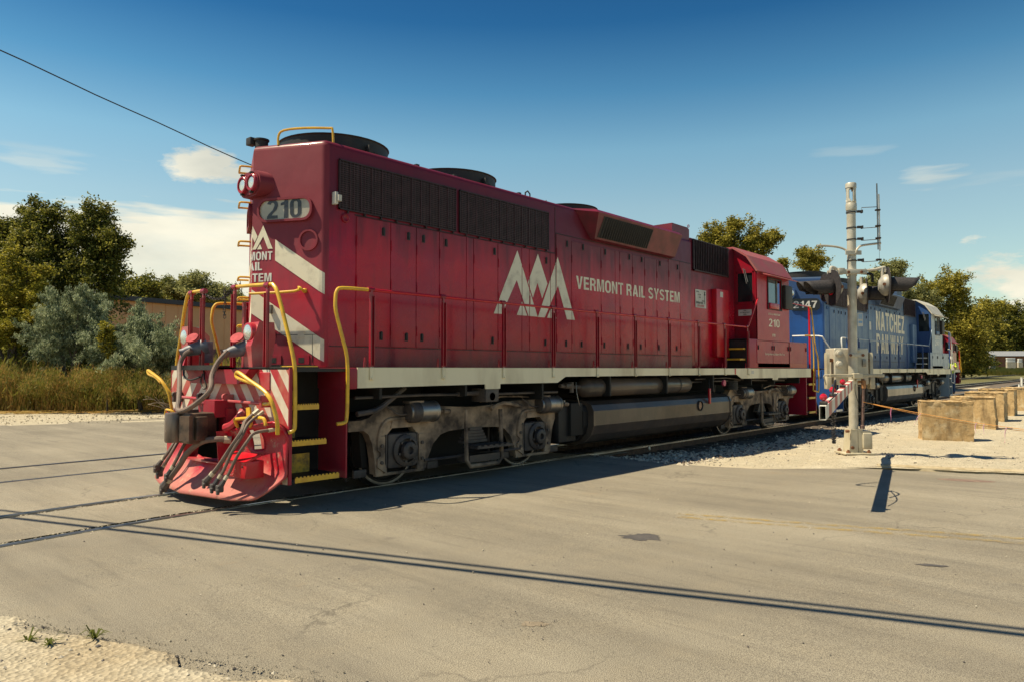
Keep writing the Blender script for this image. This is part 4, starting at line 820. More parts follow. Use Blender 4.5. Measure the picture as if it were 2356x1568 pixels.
    P(MB().tube([(-2.10, -.50, 1.79), (-2.20, -.46, 1.66), (-2.28, -.47, 1.50), (-2.36, -.60, 1.34), (-2.44, -.48, 1.20), (-2.47, -.22, 1.10), (-2.46, .0, 1.09), (-2.40, .12, 1.20), (-2.28, .38, 1.40), (-2.15, .68, 1.62), (-2.10, .66, 1.76), (-2.05, .58, 1.82)], .030, 10, 4), 'jumper_cable', HOSE)
    P(MB().tube([(-2.08, .70, 1.60), (-2.12, .62, 1.50), (-2.12, .45, 1.44), (-2.06, .30, 1.48)], .012, 6, 4), 'jumper_cable', CABLE)
    P(MB().tube([(-2.02, .28, 1.56), (-2.05, .20, 1.45), (-2.05, .14, 1.36), (-2.05, .22, 1.33), (-2.05, .30, 1.42), (-2.04, .27, 1.52)], .010, 6, 3), 'wire_hook', CHAIN)
    # --- plow
    def prof(z, y):
        q = (z - .10) / .90
        x = -2.42 + .44 * math.sin(min(q, 1) * math.pi * .62) * 1.0 - .0
        x = -2.45 + .36 * math.sin(min(max(q, 0), 1) * math.pi * .82)
        return min(x + .235 * min(abs(y) / 1.45, 1), -1.925 + .012 * math.sin(z * 9))
    NY, NZ = 58, 18; ys = [-1.52 + 3.04 * i / NY for i in range(NY + 1)]
    V = []; F = []
    for i, y in enumerate(ys):
        ay = abs(y)
        zb = .115 + max(0, (ay - .95)) * .09 + (max(0, (ay - 1.26)) / .26) ** 1.6 * .22
        ztop = .985 - (max(0, ay - 1.38) / .14) ** 2 * .17 - max(0, (1.36 - ay)) * .145
        for j in range(NZ + 1):
            z = zb + (ztop - zb) * j / NZ; V.append((prof(z, y), y, z))
    for i in range(NY):
        yc = (ys[i] + ys[i + 1]) / 2
        for j in range(NZ):
            z = V[i * (NZ + 1) + j][2]
            if (abs(yc) < .36 + .28 * max(0, .85 - z) and z > .48): continue
            if -1.04 < yc < -.86 and .64 < z < .84: continue
            F.append((i * (NZ + 1) + j, (i + 1) * (NZ + 1) + j, (i + 1) * (NZ + 1) + j + 1, i * (NZ + 1) + j + 1))
    me = bpy.data.meshes.new('snow_plow'); me.from_pydata(V, [], F); me.materials.append(MATS['plow paint']); me.polygons.foreach_set('use_smooth', [True] * len(F)); me.set_sharp_from_angle(angle=.9)
    po = link('snow_plow', me, R_); sm = po.modifiers.new('thick', 'SOLIDIFY'); sm.thickness = .022; sm.offset = 1
    P(MB().prism([(-2.19, .47), (-2.0, .47), (-2.0, .84), (-2.17, .84)], lambda u, v, w: (u, -.47 - (v - .47) * -.28 + w, v), -.012, .0).prism([(-2.19, .47), (-2.0, .47), (-2.0, .84), (-2.17, .84)], lambda u, v, w: (u, .47 + (v - .47) * -.28 + w, v), 0, .012).box(-2.20, -2.02, -.47, .47, .46, .48), 'notch_flange', REDP, po, smooth=False)
    bx = P(MB().bbox(-2.26, -2.05, -1.26, -.72, .37, .56, .012).add([(-2.28, -1.265, .56), (-2.28, -.715, .56), (-2.10, -1.265, .63), (-2.10, -.715, .63), (-2.26, -1.265, .545), (-2.26, -.715, .545), (-2.08, -1.265, .61), (-2.08, -.715, .61)], [(0, 1, 3, 2), (4, 6, 7, 5), (0, 4, 5, 1), (2, 3, 7, 6), (0, 2, 6, 4), (1, 5, 7, 3)]), 'hose_box', MATS['bright red enamel'])
    P(MB().cyl((-2.27, -1.18, .50), (-2.255, -1.18, .50), .012, n=6), 'box_latch', BLK, bx)
    P(MB().tube([(-2.05, -.66, .90), (-2.10, -.68, .98), (-2.10, -.76, 1.0), (-2.07, -1.20, 1.03), (-2.06, -1.28, 1.0), (-2.06, -1.30, .95)], .020, 8, 3), 'plow_grab_iron', YEL)
    P(MB().tube([(-2.05, .95, .94), (-2.10, .97, 1.02), (-2.12, 1.05, 1.04), (-2.06, 1.28, 1.03), (-2.05, 1.32, .96)], .016, 8, 3), 'plow_grab_iron', YEL)
    P(MB().prism([(-.92, 1.14), (-.84, 1.13), (-.86, .98), (-.93, .90), (-.97, .93)], lambda u, v, w: (w, u, v), -2.05, -2.03), 'valve_handle', YEL)
    P(MB().tube([(-1.93, -.55, 1.08), (-2.0, -.62, 1.02), (-2.06, -.55, .92), (-2.1, -.45, .88)], .05, 8, 3), 'brake_pipe_elbow', REDP)
    def hose(pts, r=.024):
        r *= .84
        h = P(MB().tube(pts, r, 8, 4), 'air_hose', HOSE)
        a = Vector(pts[-1]); d = (a - Vector(pts[-2])).normalized(); pr = a - d * .08
        MB().cyl(pr, pr + d * .05, r * 1.25, n=8).build('hose_clamp', SILV2, h)
        gl = MB().cyl(a - d * .03, a + d * .05, r * 1.15, r * 1.7, n=8); c = a + d * .08
        gl.bbox(c.x - .035, c.x + .035, c.y - .04, c.y + .03, c.z - .04, c.z + .04, .01, 1).bbox(c.x - .05, c.x - .02, c.y - .055, c.y - .01, c.z - .06, c.z + .0, .008, 1); gl.build('gladhand', TRUCKD, h)
        q0 = Vector(pts[0]); d0 = (Vector(pts[1]) - q0).normalized(); MB().cyl(q0 - d0 * .01, q0 + d0 * .07, r * 1.25, n=8).build('hose_clamp', SILV2, h)
    hose([(-2.02, -1.06, 1.10), (-2.16, -1.05, .99), (-2.27, -1.16, .88), (-2.32, -1.02, .70), (-2.37, -.86, .50), (-2.42, -.74, .36)], .030)
    hose([(-2.02, -1.16, 1.09), (-2.18, -1.16, .98), (-2.27, -1.17, .84), (-2.33, -1.05, .64), (-2.37, -.97, .46), (-2.42, -.92, .34)], .022)
    hose([(-1.98, -1.34, .90), (-2.20, -1.33, .88), (-2.28, -1.32, .80), (-2.34, -1.20, .62), (-2.37, -1.10, .45), (-2.42, -1.06, .34)], .022)
    hose([(-2.06, -.50, .74), (-2.20, -.44, .755), (-2.30, -.28, .72), (-2.36, -.05, .58), (-2.40, .08, .42), (-2.46, .20, .26), (-2.48, .24, .20)], .042)
    hose([(-2.25, .02, .80), (-2.36, .03, .68), (-2.42, .08, .52), (-2.46, .18, .35)], .024)
    hose([(-2.08, .62, .84), (-2.20, .58, .72), (-2.33, .54, .55), (-2.40, .60, .42)], .024)
    hose([(-2.08, .50, .84), (-2.20, .50, .72), (-2.33, .48, .52), (-2.38, .60, .34)], .024)
    # --- hood end furniture
    VN, VFar = vface(-1), vface(1)
    hl = MB()
    for k in (0,):
        pts = rounded(-.26, .26, 3.80, 4.13, .15, 5)
        hl.prism(pts, lambda u, v, w: (w, u * (1.0 if w < -1.55 else 1.14), v), -1.585, -1.33)
        hl.prism(rounded(-.24, .24, 3.82, 4.11, .14, 5), lambda u, v, w: (w, u, v), -1.605, -1.58)
    h = P(hl, 'headlight_housing', REDF, angle=.5)
    for y in (.115, -.115):
        MB().lathe((-1.60, y, 3.965), (-1, 0, 0), [(0, .118), (.035, .115), (.045, .105), (.045, .088), (.02, .085)], 26).build('headlight_ring', REDC, h)
        MB().lathe((-1.615, y, 3.965), (-1, 0, 0), [(0, .088), (.018, .07), (.028, 0)], 24).build('lens', GLASS, h)
        for zz in (4.09, 3.84): MB().bbox(-1.65, -1.60, y - .018, y + .018, zz - .012, zz + .015, .005, 1).build('ring_clip', BLK, h)
    for s, vf in ((-1, vface), (1, vface)):
        fr = MB(); po_ = rounded(.09, .885, 3.455, 3.765, .13, 6); pi = rounded(.12, .855, 3.485, 3.735, .11, 6); n = len(po_)
        f1, f2 = vface(s, .0), vface(s, .045)
        vs = [f1(u, v) for u, v in po_] + [f2(u, v) for u, v in po_] + [f2(u, v) for u, v in pi] + [f1(u, v) for u, v in pi]
        fs = [(a * n + i, a * n + (i + 1) % n, (a + 1) * n + (i + 1) % n, (a + 1) * n + i) for a in range(3) for i in range(n)]
        nb = P(fr.add(vs, fs), 'number_board', REDF, angle=.5)
        f3 = vface(s, .02); f4 = vface(s, .024)
        bmx = polybm([pi]); flat(bmx, f3, 'board_glass', BOARD, nb)
        bmx = text_mesh('210', .245, .50, bold=.022); 
        flat(bmx, (lambda u, v, s=s: f4(.225 + u if s < 0 else .225 + .50 - u, 3.50 + v)), 'board_digits', DIGIT, nb)
    f0 = vface(-1, .0)
    def ring(uc, vc, r1, r2, d, seg=26):
        m = MB(); vs = []; fs = []
        for (rr, dd) in ((r1, 0), (r1, d), (r2, d), (r2, .004)):
            ff = vface(-1, dd); vs += [ff(uc + rr * math.cos(2 * math.pi * i / seg), vc + rr * math.sin(2 * math.pi * i / seg)) for i in range(seg)]
        for a in range(3): fs += [(a * seg + i, a * seg + (i + 1) % seg, (a + 1) * seg + (i + 1) % seg, (a + 1) * seg + i) for i in range(seg)]
        return m.add(vs, fs)
    P(ring(.822, 3.205, .137, .112, .02), 'class_light_ring', REDF)
    # marks on the hood end: mountains, words, stripes; the halves beyond the crease go on the far face
    def wrap(bm, vlow, name, mat):
        bmesh.ops.bisect_plane(bm, geom=bm.verts[:] + bm.edges[:] + bm.faces[:], plane_co=(0, 0, 0), plane_no=(1, 0, 0))
        fN, fF = vface(-1, .004), vface(1, .004)
        flat(bm, lambda u, v: fN(u, v + vlow) if u >= 0 else fF(-u, v + vlow), name, mat, hood)
    sc2 = .288
    wrap(polybm([[((x - 3.108) * sc2, (z - 2.446) * sc2 * 1.0) for x, z in p] for p in LOGO]), 3.117, 'mountain_emblem', DECAL)
    wrap(text_mesh('VERMONT', .108, .60, bold=.02, align='CENTER'), 2.977, 'lettering', WHITE)
    wrap(text_mesh('RAIL', .108, .30, bold=.02, align='CENTER'), 2.845, 'lettering', WHITE)
    wrap(text_mesh('SYSTEM', .108, .58, bold=.02, align='CENTER'), 2.697, 'lettering', WHITE)
    fN2 = vface(-1, .0045)
    def around(u, v):  # wraps over the rounded corner onto the hood side
        if u <= .985: return fN2(u, v)
        a = min((u - .985) / .10, 1.0); t = math.pi + rad(26.2) + rad(63.8) * a
        return (cx + (r + .0045) * math.cos(t), cy + (r + .0045) * math.sin(t), v)
    def stripe(z00, z01, u0, u1, z10, z11):
        bm2 = bmesh.new(); n = 24; A = [bm2.verts.new((u0 + (u1 - u0) * i / n, z00 + (z10 - z00) * i / n, 0)) for i in range(n + 1)]; B = [bm2.verts.new((u0 + (u1 - u0) * i / n, z01 + (z11 - z01) * i / n, 0)) for i in range(n + 1)]
        for i in range(n): bm2.faces.new((A[i], A[i + 1], B[i + 1], B[i]))
        flat(bm2, around, 'painted_stripe', DECAL, hood)
    stripe(3.235, 2.965, .34, 1.04, 2.78, 2.51)
    stripe(2.60, 2.29, .0, 1.04, 1.94, 1.665)
    for s_ in (1,):
        bm2 = polybm([[(0.0, 2.60), (.0, 2.29), (.98, 1.70), (.98, 1.98)]]); flat(bm2, vface(1, .004), 'painted_stripe', DECAL, hood)
        bm2 = polybm([[(.34, 3.235), (.34, 2.965), (.98, 2.55), (.98, 2.82)]]); flat(bm2, vface(1, .004), 'painted_stripe', DECAL, hood)
    # lower end door: seam, hinges, handles
    def vbox(name, mat, u0, u1, z0, z1, d0, d1):
        fa, fb = vface(-1, d0), vface(-1, d1)
        return P(MB().add([fa(u0, z0), fa(u1, z0), fa(u1, z1), fa(u0, z1), fb(u0, z0), fb(u1, z0), fb(u1, z1), fb(u0, z1)], [(0, 1, 2, 3), (4, 5, 6, 7), (0, 1, 5, 4), (1, 2, 6, 5), (2, 3, 7, 6), (3, 0, 4, 7)]), name, mat, smooth=False)
    vbox('door_seam', UNDER, .25, .95, 2.003, 2.010, .0, .0065); vbox('door_seam', UNDER, .888, .893, 1.66, 2.003, .0, .0065)
    for u in (.32, .73): vbox('door_hinge', DECAL if u > .5 else REDF, u - .045, u + .045, 1.97, 2.05, .0, .014)
    for u in (.76, .36):
        q = vbox('door_latch', REDF, u - .08, u + .09, 1.635, 1.75, .0, .012); vbox('latch_recess', BLK, u - .06, u + .02, 1.655, 1.72, .012, .014)
    vbox('small_handle', GALV, .285, .315, 2.28, 2.39, .0, .05)
    vbox('kick_plate', BLK, .2, .93, 1.605, 1.625, .0, .03)
    f5 = vface(-1, .0); f6 = vface(-1, .07)
    P(MB().tube([vface(-1, .0)(.78, 2.555), vface(-1, .09)(.78, 2.57), vface(-1, .09)(.74, 2.60), vface(-1, .12)(.70, 2.545), vface(-1, .12)(.05, 2.53)], .017, 8, 3).lathe(f5(.78, 2.56), (-.897, -.4423, 0), [(0, .03), (.03, .03), (.05, .015)], 10), 'hood_end_grab_iron', YEL)
    for z in (4.36, 4.17, 3.86, 3.32, 2.83, 2.55, 2.17):
        a = vface(1, .0)(.62, z + .06); a2 = vface(1, .16)(.62, z + .06); c2 = vface(1, .18)(.72, z - .04); c1 = vface(1, .0)(.98, z - .05)
        P(MB().tube([vface(1, .0)(.60, z), vface(1, .13)(.60, z), vface(1, .15)(.66, z - .015), vface(1, .15)(.93, z - .015), vface(1, .13)(.98, z), vface(1, .0)(.98, z)], .014, 7, 2), 'ladder_rung', YEL)
    P(MB().lathe((-1.36, .12, HT), (0, 0, 1), [(0, .085), (.11, .085), (.12, .10), (.14, .10), (.145, 0)], 16).bbox(-1.50, -1.40, .16, .28, HT + .06, HT + .16, .01), 'rotary_beacon', BLK, angle=.5)
    P(MB().tube([(-1.36, -.30, HT - .02), (-1.36, -.30, HT + .10), (-1.32, -.36, HT + .17), (-1.15, -.55, HT + .20), (-.93, -.79, HT + .20), (-.90, -.83, HT + .18), (-.89, -.84, HT - .02)], .016, 8, 3), 'roof_handrail', YEL)
    # side marks
    bm2 = polybm(LOGO); cut_gaps(bm2, gaps); flat(bm2, lambda u, v: (u, -.9575, v), 'mountain_emblem', DECAL, hood)
    bm2 = text_mesh('VERMONT RAIL SYSTEM', .232, 3.80, bold=.016)
    for v in bm2.verts: v.co.x += 4.20
    cut_gaps(bm2, gaps); flat(bm2, lambda u, v: (u, -.9575, v + 3.018), 'lettering', DECAL, hood)
    sg = P(MB().box(8.76, 9.28, -.940, -.9345, 2.97, 3.385), 'safety_notice', SIGNW, smooth=False)
    for body, zz, hh, ww, mm, xx in (('LOOK..', 3.32, .032, .16, INK, 8.79), ('LISTEN', 3.255, .032, .15, INK, 8.87), ('LIVE', 3.195, .032, .09, INK, 8.93), ('OPERATION', 3.06, .05, .32, INK, 8.79), ('LIFESAVER', 2.995, .045, .34, INKR, 8.83)):
        bm2 = text_mesh(body, hh, ww, bold=.02); flat(bm2, lambda u, v, xx=xx, zz=zz: (xx + u, -.943, zz + v), 'notice_lettering', mm, sg)
    P(MB().box(9.19, 9.215, -.943, -.9405, 3.07, 3.33).box(9.08, 9.20, -.943, -.9405, 3.125, 3.145), 'signal_pictogram', INK, sg, smooth=False)
    bm2 = text_mesh('X', .09, .09, bold=.03); flat(bm2, lambda u, v: (9.16 + u, -.943, 3.27 + v), 'notice_lettering', INK, sg)
    for body, zz, hh, ww, xx, mm in (('LISA J. WOLFSON', 2.93, .045, .74, 11.52, DECAL), ('210', 2.635, .20, .70, 11.53, DECAL), ('VTR', 2.385, .07, .20, 11.74, DECAL)):
        bm2 = text_mesh(body, hh, ww, bold=.035 if body == '210' else .01); flat(bm2, lambda u, v, xx=xx, zz=zz: (xx + u, -1.503, zz + v), 'lettering', mm, R_)
    bm2 = text_mesh('Serving America\'s Industry With Pride', .06, 1.25, bold=.0)
    for v in bm2.verts: v.co.x += v.co.y * .3
    flat(bm2, lambda u, v: (11.25 + u, -1.515, 1.93 + v), 'lettering', DECAL, R_)
    ex = P(MB().box(10.838, 10.846, -1.36, -1.02, 2.88, 3.03), 'fire_extinguisher_notice', SIGNW, smooth=False)
    for body, zz in (('FIRE', 2.99), ('EXTINGUISHER', 2.945), ('INSIDE', 2.90)):
        bm2 = text_mesh(body, .024, .07 if body != 'EXTINGUISHER' else .24, align='CENTER'); flat(bm2, lambda u, v, zz=zz: (10.836, -1.19 - u, zz + v), 'notice_lettering', INK, ex)
    P(MB().box(9.50, 9.57, -1.518, -1.516, 1.46, 1.59), 'sill_marker', MATS['bright red enamel'], smooth=False)
    P(MB().box(10.42, 10.56, -1.518, -1.516, 1.47, 1.54), 'sill_plate', SIGNW, smooth=False)
    return R_, hood, gaps

MATS['shaded flare red'] = pm('shaded flare red', (.17, .010, .028), (.10, .010, .022), 4, .45)  # darker than the side enamel: shade of the down-facing flare put into its colour
MATS['matt red'] = pm('matt red', (.45, .02, .035), (.32, .03, .04), 12, .75)
MATS['grille wire'] = pm('grille wire', (.075, .030, .034), (.045, .02, .024), 9, .5)
MATS['bright red enamel'] = pm('bright red enamel', (.58, .002, .012), (.46, .01, .02), 4, .35, coat=.2)
MATS['dark red enamel'] = pm('dark red enamel', (.32, .002, .016), (.22, .006, .018), 6, .35, coat=.2)
MATS['clear glass'], t, b = newmat('clear glass'); b.inputs['Base Color'].default_value = (.10, .16, .22, 1); b.inputs['Roughness'].default_value = .04; b.inputs['Metallic'].default_value = .35
MATS['gauge brass'] = pm('gauge brass', (.45, .26, .16), (.3, .16, .1), 8, .4)
MATS['pink red cap'] = pm('pink red cap', (.55, .05, .14), (.45, .05, .1), 8, .4)
MATS['oily brown coupler'] = pm('oily brown coupler', (.022, .016, .013), (.13, .08, .05), 5, .5, bs=.4)
MATS['worn knuckle'] = pm('worn knuckle', (.22, .17, .14), (.06, .045, .038), 5, .42, metal=.5, bs=.3, st=(1, 1, .3))
MATS['blue grey casting'] = pm('blue grey casting', (.16, .17, .20), (.08, .08, .10), 8, .5)
MATS['plow paint'], t, b = newmat('plow paint'); v = objco(t); sz = N(t, 'ShaderNodeSeparateXYZ'); L(t, v, sz.inputs[0])
n1 = noi(t, v, 2.2, 7, .62); n2 = noi(t, v, 9, 6, .7); n3 = noi(t, objco(t, (1, 1, .15)), 14, 4)
f = MATH(t, 'MULTIPLY', MATH(t, 'SUBTRACT', MATH(t, 'MULTIPLY_ADD', n1, 1.1, 0.02), sz.outputs[2]), 3.2, clamp=True)  # dust low down; the deep red above also paints in shade of the curve
c0 = MIXC(t, MATH(t, 'MULTIPLY', f, .85), (.40, .003, .020), (.46, .165, .135)); c0 = MIXC(t, RAMP(t, n2, [(.56, 0.0), (.66, .75)]), c0, (.40, .27, .19)); c0 = MIXC(t, RAMP(t, n3, [(.60, 0.0), (.72, .5)]), c0, (.10, .05, .04)); c0 = MIXC(t, RAMP(t, n1, [(.60, 0.0), (.68, .6)]), c0, (.56, .01, .04))
L(t, c0, b.inputs['Base Color']); L(t, MATH(t, 'MULTIPLY_ADD', f, .35, .38), b.inputs['Roughness']); bump(t, b, n2, .25, .01)
RED_LIV = dict(side=RED, front=REDF, rail=YEL, step=YEL, txt=DECAL, sill=CREAM, latch=RED, cab=REDC, cabrear=MATS['dark red enamel'], roof=pm('chalky red roof', (.36, .07, .075), (.30, .10, .09), 3, .6), post=MATS['dark red enamel'],
               post2=MATS['bright red enamel'], pipe=MATS['bright red enamel'], pilot=PILOT, tank=TANK, red=True)
BLUE_LIV = dict(side=BLUES, front=BLUE, rail=WHITE, step=WHITE, txt=WHITE, sill=CREAM, latch=BLUED, cab=PALEB, cabrear=BLUED, roof=pm('bleached cream roof', (.62, .57, .46), (.5, .46, .38), 3, .6), post=BLUED,
                post2=BLUED, pipe=PALEB, pilot=BLUE, tank=pm('dusty dark tank', (.13, .11, .09), (.07, .06, .055), 2, .35, st=(1, 1, .3), coat=.4), red=False)

# ------------------------------------------------------------------ ground, road, tracks
def cen1(x):   # centre line of the main track
    if x < -2: return -.030 * (min(-x, 9) - 2) ** 2 - max(0, -x - 9) * .42
    if x > 34: return .0006 * (x - 34) ** 2
    return 0.0
def cen2(x): return 4.45 + .06 * (x + 1) if x < 8 else 4.99 + .018 * (x - 8)
RXY = [(-40, 13.5), (-12, 8.4), (-7.2, 7.0), (-6.5, 6.7), (-5.9, 6.5), (-5.4, 6.35), (-4.65, 5.75), (-4.0, 5.1), (-3.3, 4.8), (-2.15, 4.77), (-1.0, 4.85), (0, 4.7), (2, 4.6), (10, 5.6), (16, 7.5), (60, 14)]
LXY = [(-40, 8.4), (-5.5, -4.2), (-3.2, -5.0), (0, -6.6), (5, -12), (16, -40), (60, -90)]
def lerp(tab, y):
    for (a, x0), (b_, x1) in zip(tab, tab[1:]):
        if a <= y <= b_: return x0 + (x1 - x0) * (y - a) / (b_ - a)
    return tab[0][1] if y < tab[0][0] else tab[-1][1]
def sheet(name, nx, rows, fx, fz, mat, kind='structure', skirt=0):
    """ruled sheet: rows = list of y offsets, fx(y) -> (x0, x1), point y may follow a curve"""
    V = []; F = []
    for y in rows:
        x0, x1 = fx(y)
        for i in range(nx + 1):
            x = x0 + (x1 - x0) * i / nx; V.append(fz(x, y))
    n = nx + 1
    for j in range(len(rows) - 1):
        for i in range(nx): F.append((j * n + i, j * n + i + 1, (j + 1) * n + i + 1, (j + 1) * n + i))
    me = bpy.data.meshes.new(name); me.from_pydata(V, [], F); me.materials.append(mat); me.polygons.foreach_set('use_smooth', [True] * len(F))
    return link(name, me, None, kind=kind)
def edge_noise(x, y, a=.10, s=1.6): return a * mnoise.noise(Vector((x * s, y * s, 3.3))) + a * .4 * mnoise.noise(Vector((x * s * 5, y * s * 5, 1.3)))
# great ground sheet to the horizon
gb = MB(); gb.add([(-1500, -1500, -.34), (2500, -1500, -.34), (2500, 2500, -.34), (-1500, 2500, -.34)], [(0, 1, 2, 3)]); gb.build('ground', EARTH, kind='structure', smooth=False)
# road in strips between and beside the rails
def road_strip(y0, y1, n, follow, name='road'):
    rows = [y0 + (y1 - y0) * i / n for i in range(n + 1)]
    def fx(y): return (max(lerp(LXY, y), -60) , lerp(RXY, y))
    def fz(x, y):
        l, r = fx(y); e = edge_noise(0, y * 1.0, .16) if x > r - .01 else (-abs(edge_noise(5, y, .22)) if x < l + .01 else 0)
        z = -.012 - (.04 if x - l < .001 else .012 if r - x < .001 else 0) + .006 * mnoise.noise(Vector((x * .6, y * .6, 0)))
        yy = y + follow(x)
        return (x + e, yy, z)
    return sheet(name, 150, rows, fx, fz, ASPH)
f1 = lambda x: cen1(x); f0_ = lambda x: 0.0
road_strip(-40, -6.0, 30, lambda x: 0.0)
def blend(a, b_, ga, gb_):
    """strip whose near edge follows ga and whose far edge follows gb"""
    rows = [0 + i / 24 for i in range(25)]
    V = []; F = []; nx = 150
    for q in rows:
        y = a + (b_ - a) * q; l, r = max(lerp(LXY, y), -60), lerp(RXY, y)
        for i in range(nx + 1):
            x = l + (r - l) * i / nx; e = edge_noise(0, y, .16) if i == nx else (-abs(edge_noise(5, y, .22)) if i == 0 else 0)
            z = -.012 - (.05 if i == 0 else .012 if i == nx else 0) + .006 * mnoise.noise(Vector((x * .6, y * .6, 0)))
            V.append((x + e, y + ga(x) * (1 - q) + gb_(x) * q, z))
    n = nx + 1
    for j in range(24):
        for i in range(nx): F.append((j * n + i, j * n + i + 1, (j + 1) * n + i + 1, (j + 1) * n + i))
    me = bpy.data.meshes.new('road'); me.from_pydata(V, [], F); me.materials.append(ASPH); me.polygons.foreach_set('use_smooth', [True] * len(F)); link('road', me, None, kind='structure')
G = .755; RWD = .037
c2 = lambda x: cen2(x) - 4.45
blend(-6.0, -G - RWD - .02, lambda x: 0.0, f1)
blend(-G + RWD + .11, G - RWD - .10, f1, f1)
blend(G + RWD + .02, 4.45 - .85 - RWD, f1, c2)
blend(4.45 - .85 + RWD + .06, 4.45 + .85 - RWD - .06, c2, c2)
blend(4.45 + .85 + RWD, 16.2, c2, lambda x: 0.0)
# groove floors
for c, g in ((cen1, G), (cen2, .85)):
    for s in (-1, 1):
        V = []; F = []
        for i in range(161):
            x = -30 + 36 * i / 160; w = .13 if s * -1 > 0 else .13
            y = c(x) + s * g; V += [(x, y - .16, -.055), (x, y + .16, -.052)]
        for i in range(160): F.append((2 * i, 2 * i + 1, 2 * i + 3, 2 * i + 2))
        me = bpy.data.meshes.new('flangeway'); me.from_pydata(V, [], F); me.materials.append(DUST); link('flangeway', me, None, kind='structure')
def rail(c, g, x0, x1, name, label, step=1.0, zt=0.0):
    root = thing(name, (0, 0, 0), 0, label, 'rail', 'rails of the tracks')
    n = max(2, int((x1 - x0) / step)); xs = [x0 + (x1 - x0) * i / n for i in range(n + 1)]
    def sweep(pr, nm, mat):
        V = []; F = []; k = len(pr)
        for x in xs:
            for (dy, z) in pr: V.append((x, c(x) + g + dy, z + zt))
        for i in range(len(xs) - 1):
            for j in range(k): F.append((i * k + j, i * k + (j + 1) % k, (i + 1) * k + (j + 1) % k, (i + 1) * k + j))
        me = bpy.data.meshes.new(nm); me.from_pydata(V, [], F); me.materials.append(mat); return link(nm, me, root)
    sweep([(-.036, -.035), (-.034, -.006), (-.022, .0), (.022, .0), (.034, -.006), (.036, -.035)], 'rail_head', RAILT)
    sweep([(-.033, -.036), (.033, -.036), (.008, -.055), (.008, -.15), (.07, -.165), (.07, -.178), (-.07, -.178), (-.07, -.165), (-.008, -.15), (-.008, -.055)], 'rail_web', RUST)
    return root
rail(cen1, -G, -30, 150, 'steel_rail', 'near rail of the main track running under the red locomotive')
rail(cen1, G, -30, 150, 'steel_rail', 'far rail of the main track, polished in front of the plow')
rail(cen2, -.85, -30, 150, 'steel_rail', 'near rail of the second track set in the road behind')
rail(cen2, .85, -30, 150, 'steel_rail', 'farthest rail set in the road, beside the roadside gravel')
def cen3(x): return 3.5 + (x - 46) * .09
def cen4(x): return 14 + (x - 80) * .055
rail(cen4, -.75, 70, 330, 'steel_rail', 'near rail of the track by the distant trees', 4)
rail(cen4, .75, 70, 330, 'steel_rail', 'far rail of the track by the distant trees', 4)
# ballast and ties beyond the crossing
def bz(x, y):
    d = abs(y - cen1(x)); return -.165 + .02 * mnoise.noise(Vector((x * 2, y * 2, 0))) - .0 * d
rows = [-2.3 + .12 * i for i in range(60)]
sheet('ballast', 260, rows, lambda y: (4.35, 60), lambda x, y: (x, y, bz(x, y) - (.05 if y < -2.2 else 0)), BALL)
tie = MB().bbox(-.11, .11, -1.3, 1.3, -.09, .0, .01, 1); t0 = tie.build('railroad_tie', pm('creosoted tie wood', (.05, .038, .03), (.09, .07, .055), 9, .9, st=(6, 1, 1), bs=.4), None, label='weathered timber tie under the rails of the main track', category='railroad tie', group='ties under the main track')
t0.location = (5.2, 0, -.145)
for k in range(1, 52):
    q = t0.copy(); COL.objects.link(q); q.location = (5.2 + .56 * k, cen1(5.2 + .56 * k), -.145); q.rotation_euler = (0, 0, random.uniform(-.01, .01))
# gravel lot on the right: a fine height field
def gz(x, y):
    base = -.10 + .10 * math.exp(-((x - 6.8) / 2.2) ** 2 - ((y + 6.2) / 2.2) ** 2) * 1.5
    if x < 9: base += max(0, 9 - x) * .018
    r = lerp(RXY, y); d = x - r
    if y > -4.4: base = min(base, -.02 - .0 * d) if d < 1.2 else base
    tr = max(0, min(1, (y + 2.6) / 1.3)); base -= tr * .09
    h = .030 * mnoise.noise(Vector((x * .9, y * .9, 0))) + .014 * mnoise.noise(Vector((x * 4, y * 4, 5))) + .009 * mnoise.noise(Vector((x * 13, y * 13, 9)))
    z = base + h
    q = min(1, max(0, d / .6)); k_ = min(1, max(0, (-y - 4.7) / .9)); e0_ = -.022 + .052 * k_
    return e0_ * (1 - q) + z * q
def lotx(y): return (lerp(RXY, y) - .02, 62)
rows = []
y = -34.0
while y < -1.15: rows.append(y); y += .9 if y < -13 else (.22 if y < -8 else .075)
NX = 420
V = []; F = []
for y in rows:
    x0, x1 = lotx(y)
    for i in range(NX + 1):
        q = i / NX; x = x0 + (x1 - x0) * (q ** 2.1)
        z = gz(x, y)
        if i == 0: z = -.03 + .05 * min(1, max(0, (-y - 4.7) / .9)); x += edge_noise(0, y, .16) - .13
        if i == 1: x += edge_noise(0, y, .10)
        V.append((x, y, z))
n = NX + 1
for j in range(len(rows) - 1):
    for i in range(NX): F.append((j * n + i, j * n + i + 1, (j + 1) * n + i + 1, (j + 1) * n + i))
me = bpy.data.meshes.new('gravel_lot'); me.from_pydata(V, [], F); me.materials.append(GRAV); me.polygons.foreach_set('use_smooth', [True] * len(F)); link('gravel_lot', me, None, kind='structure')
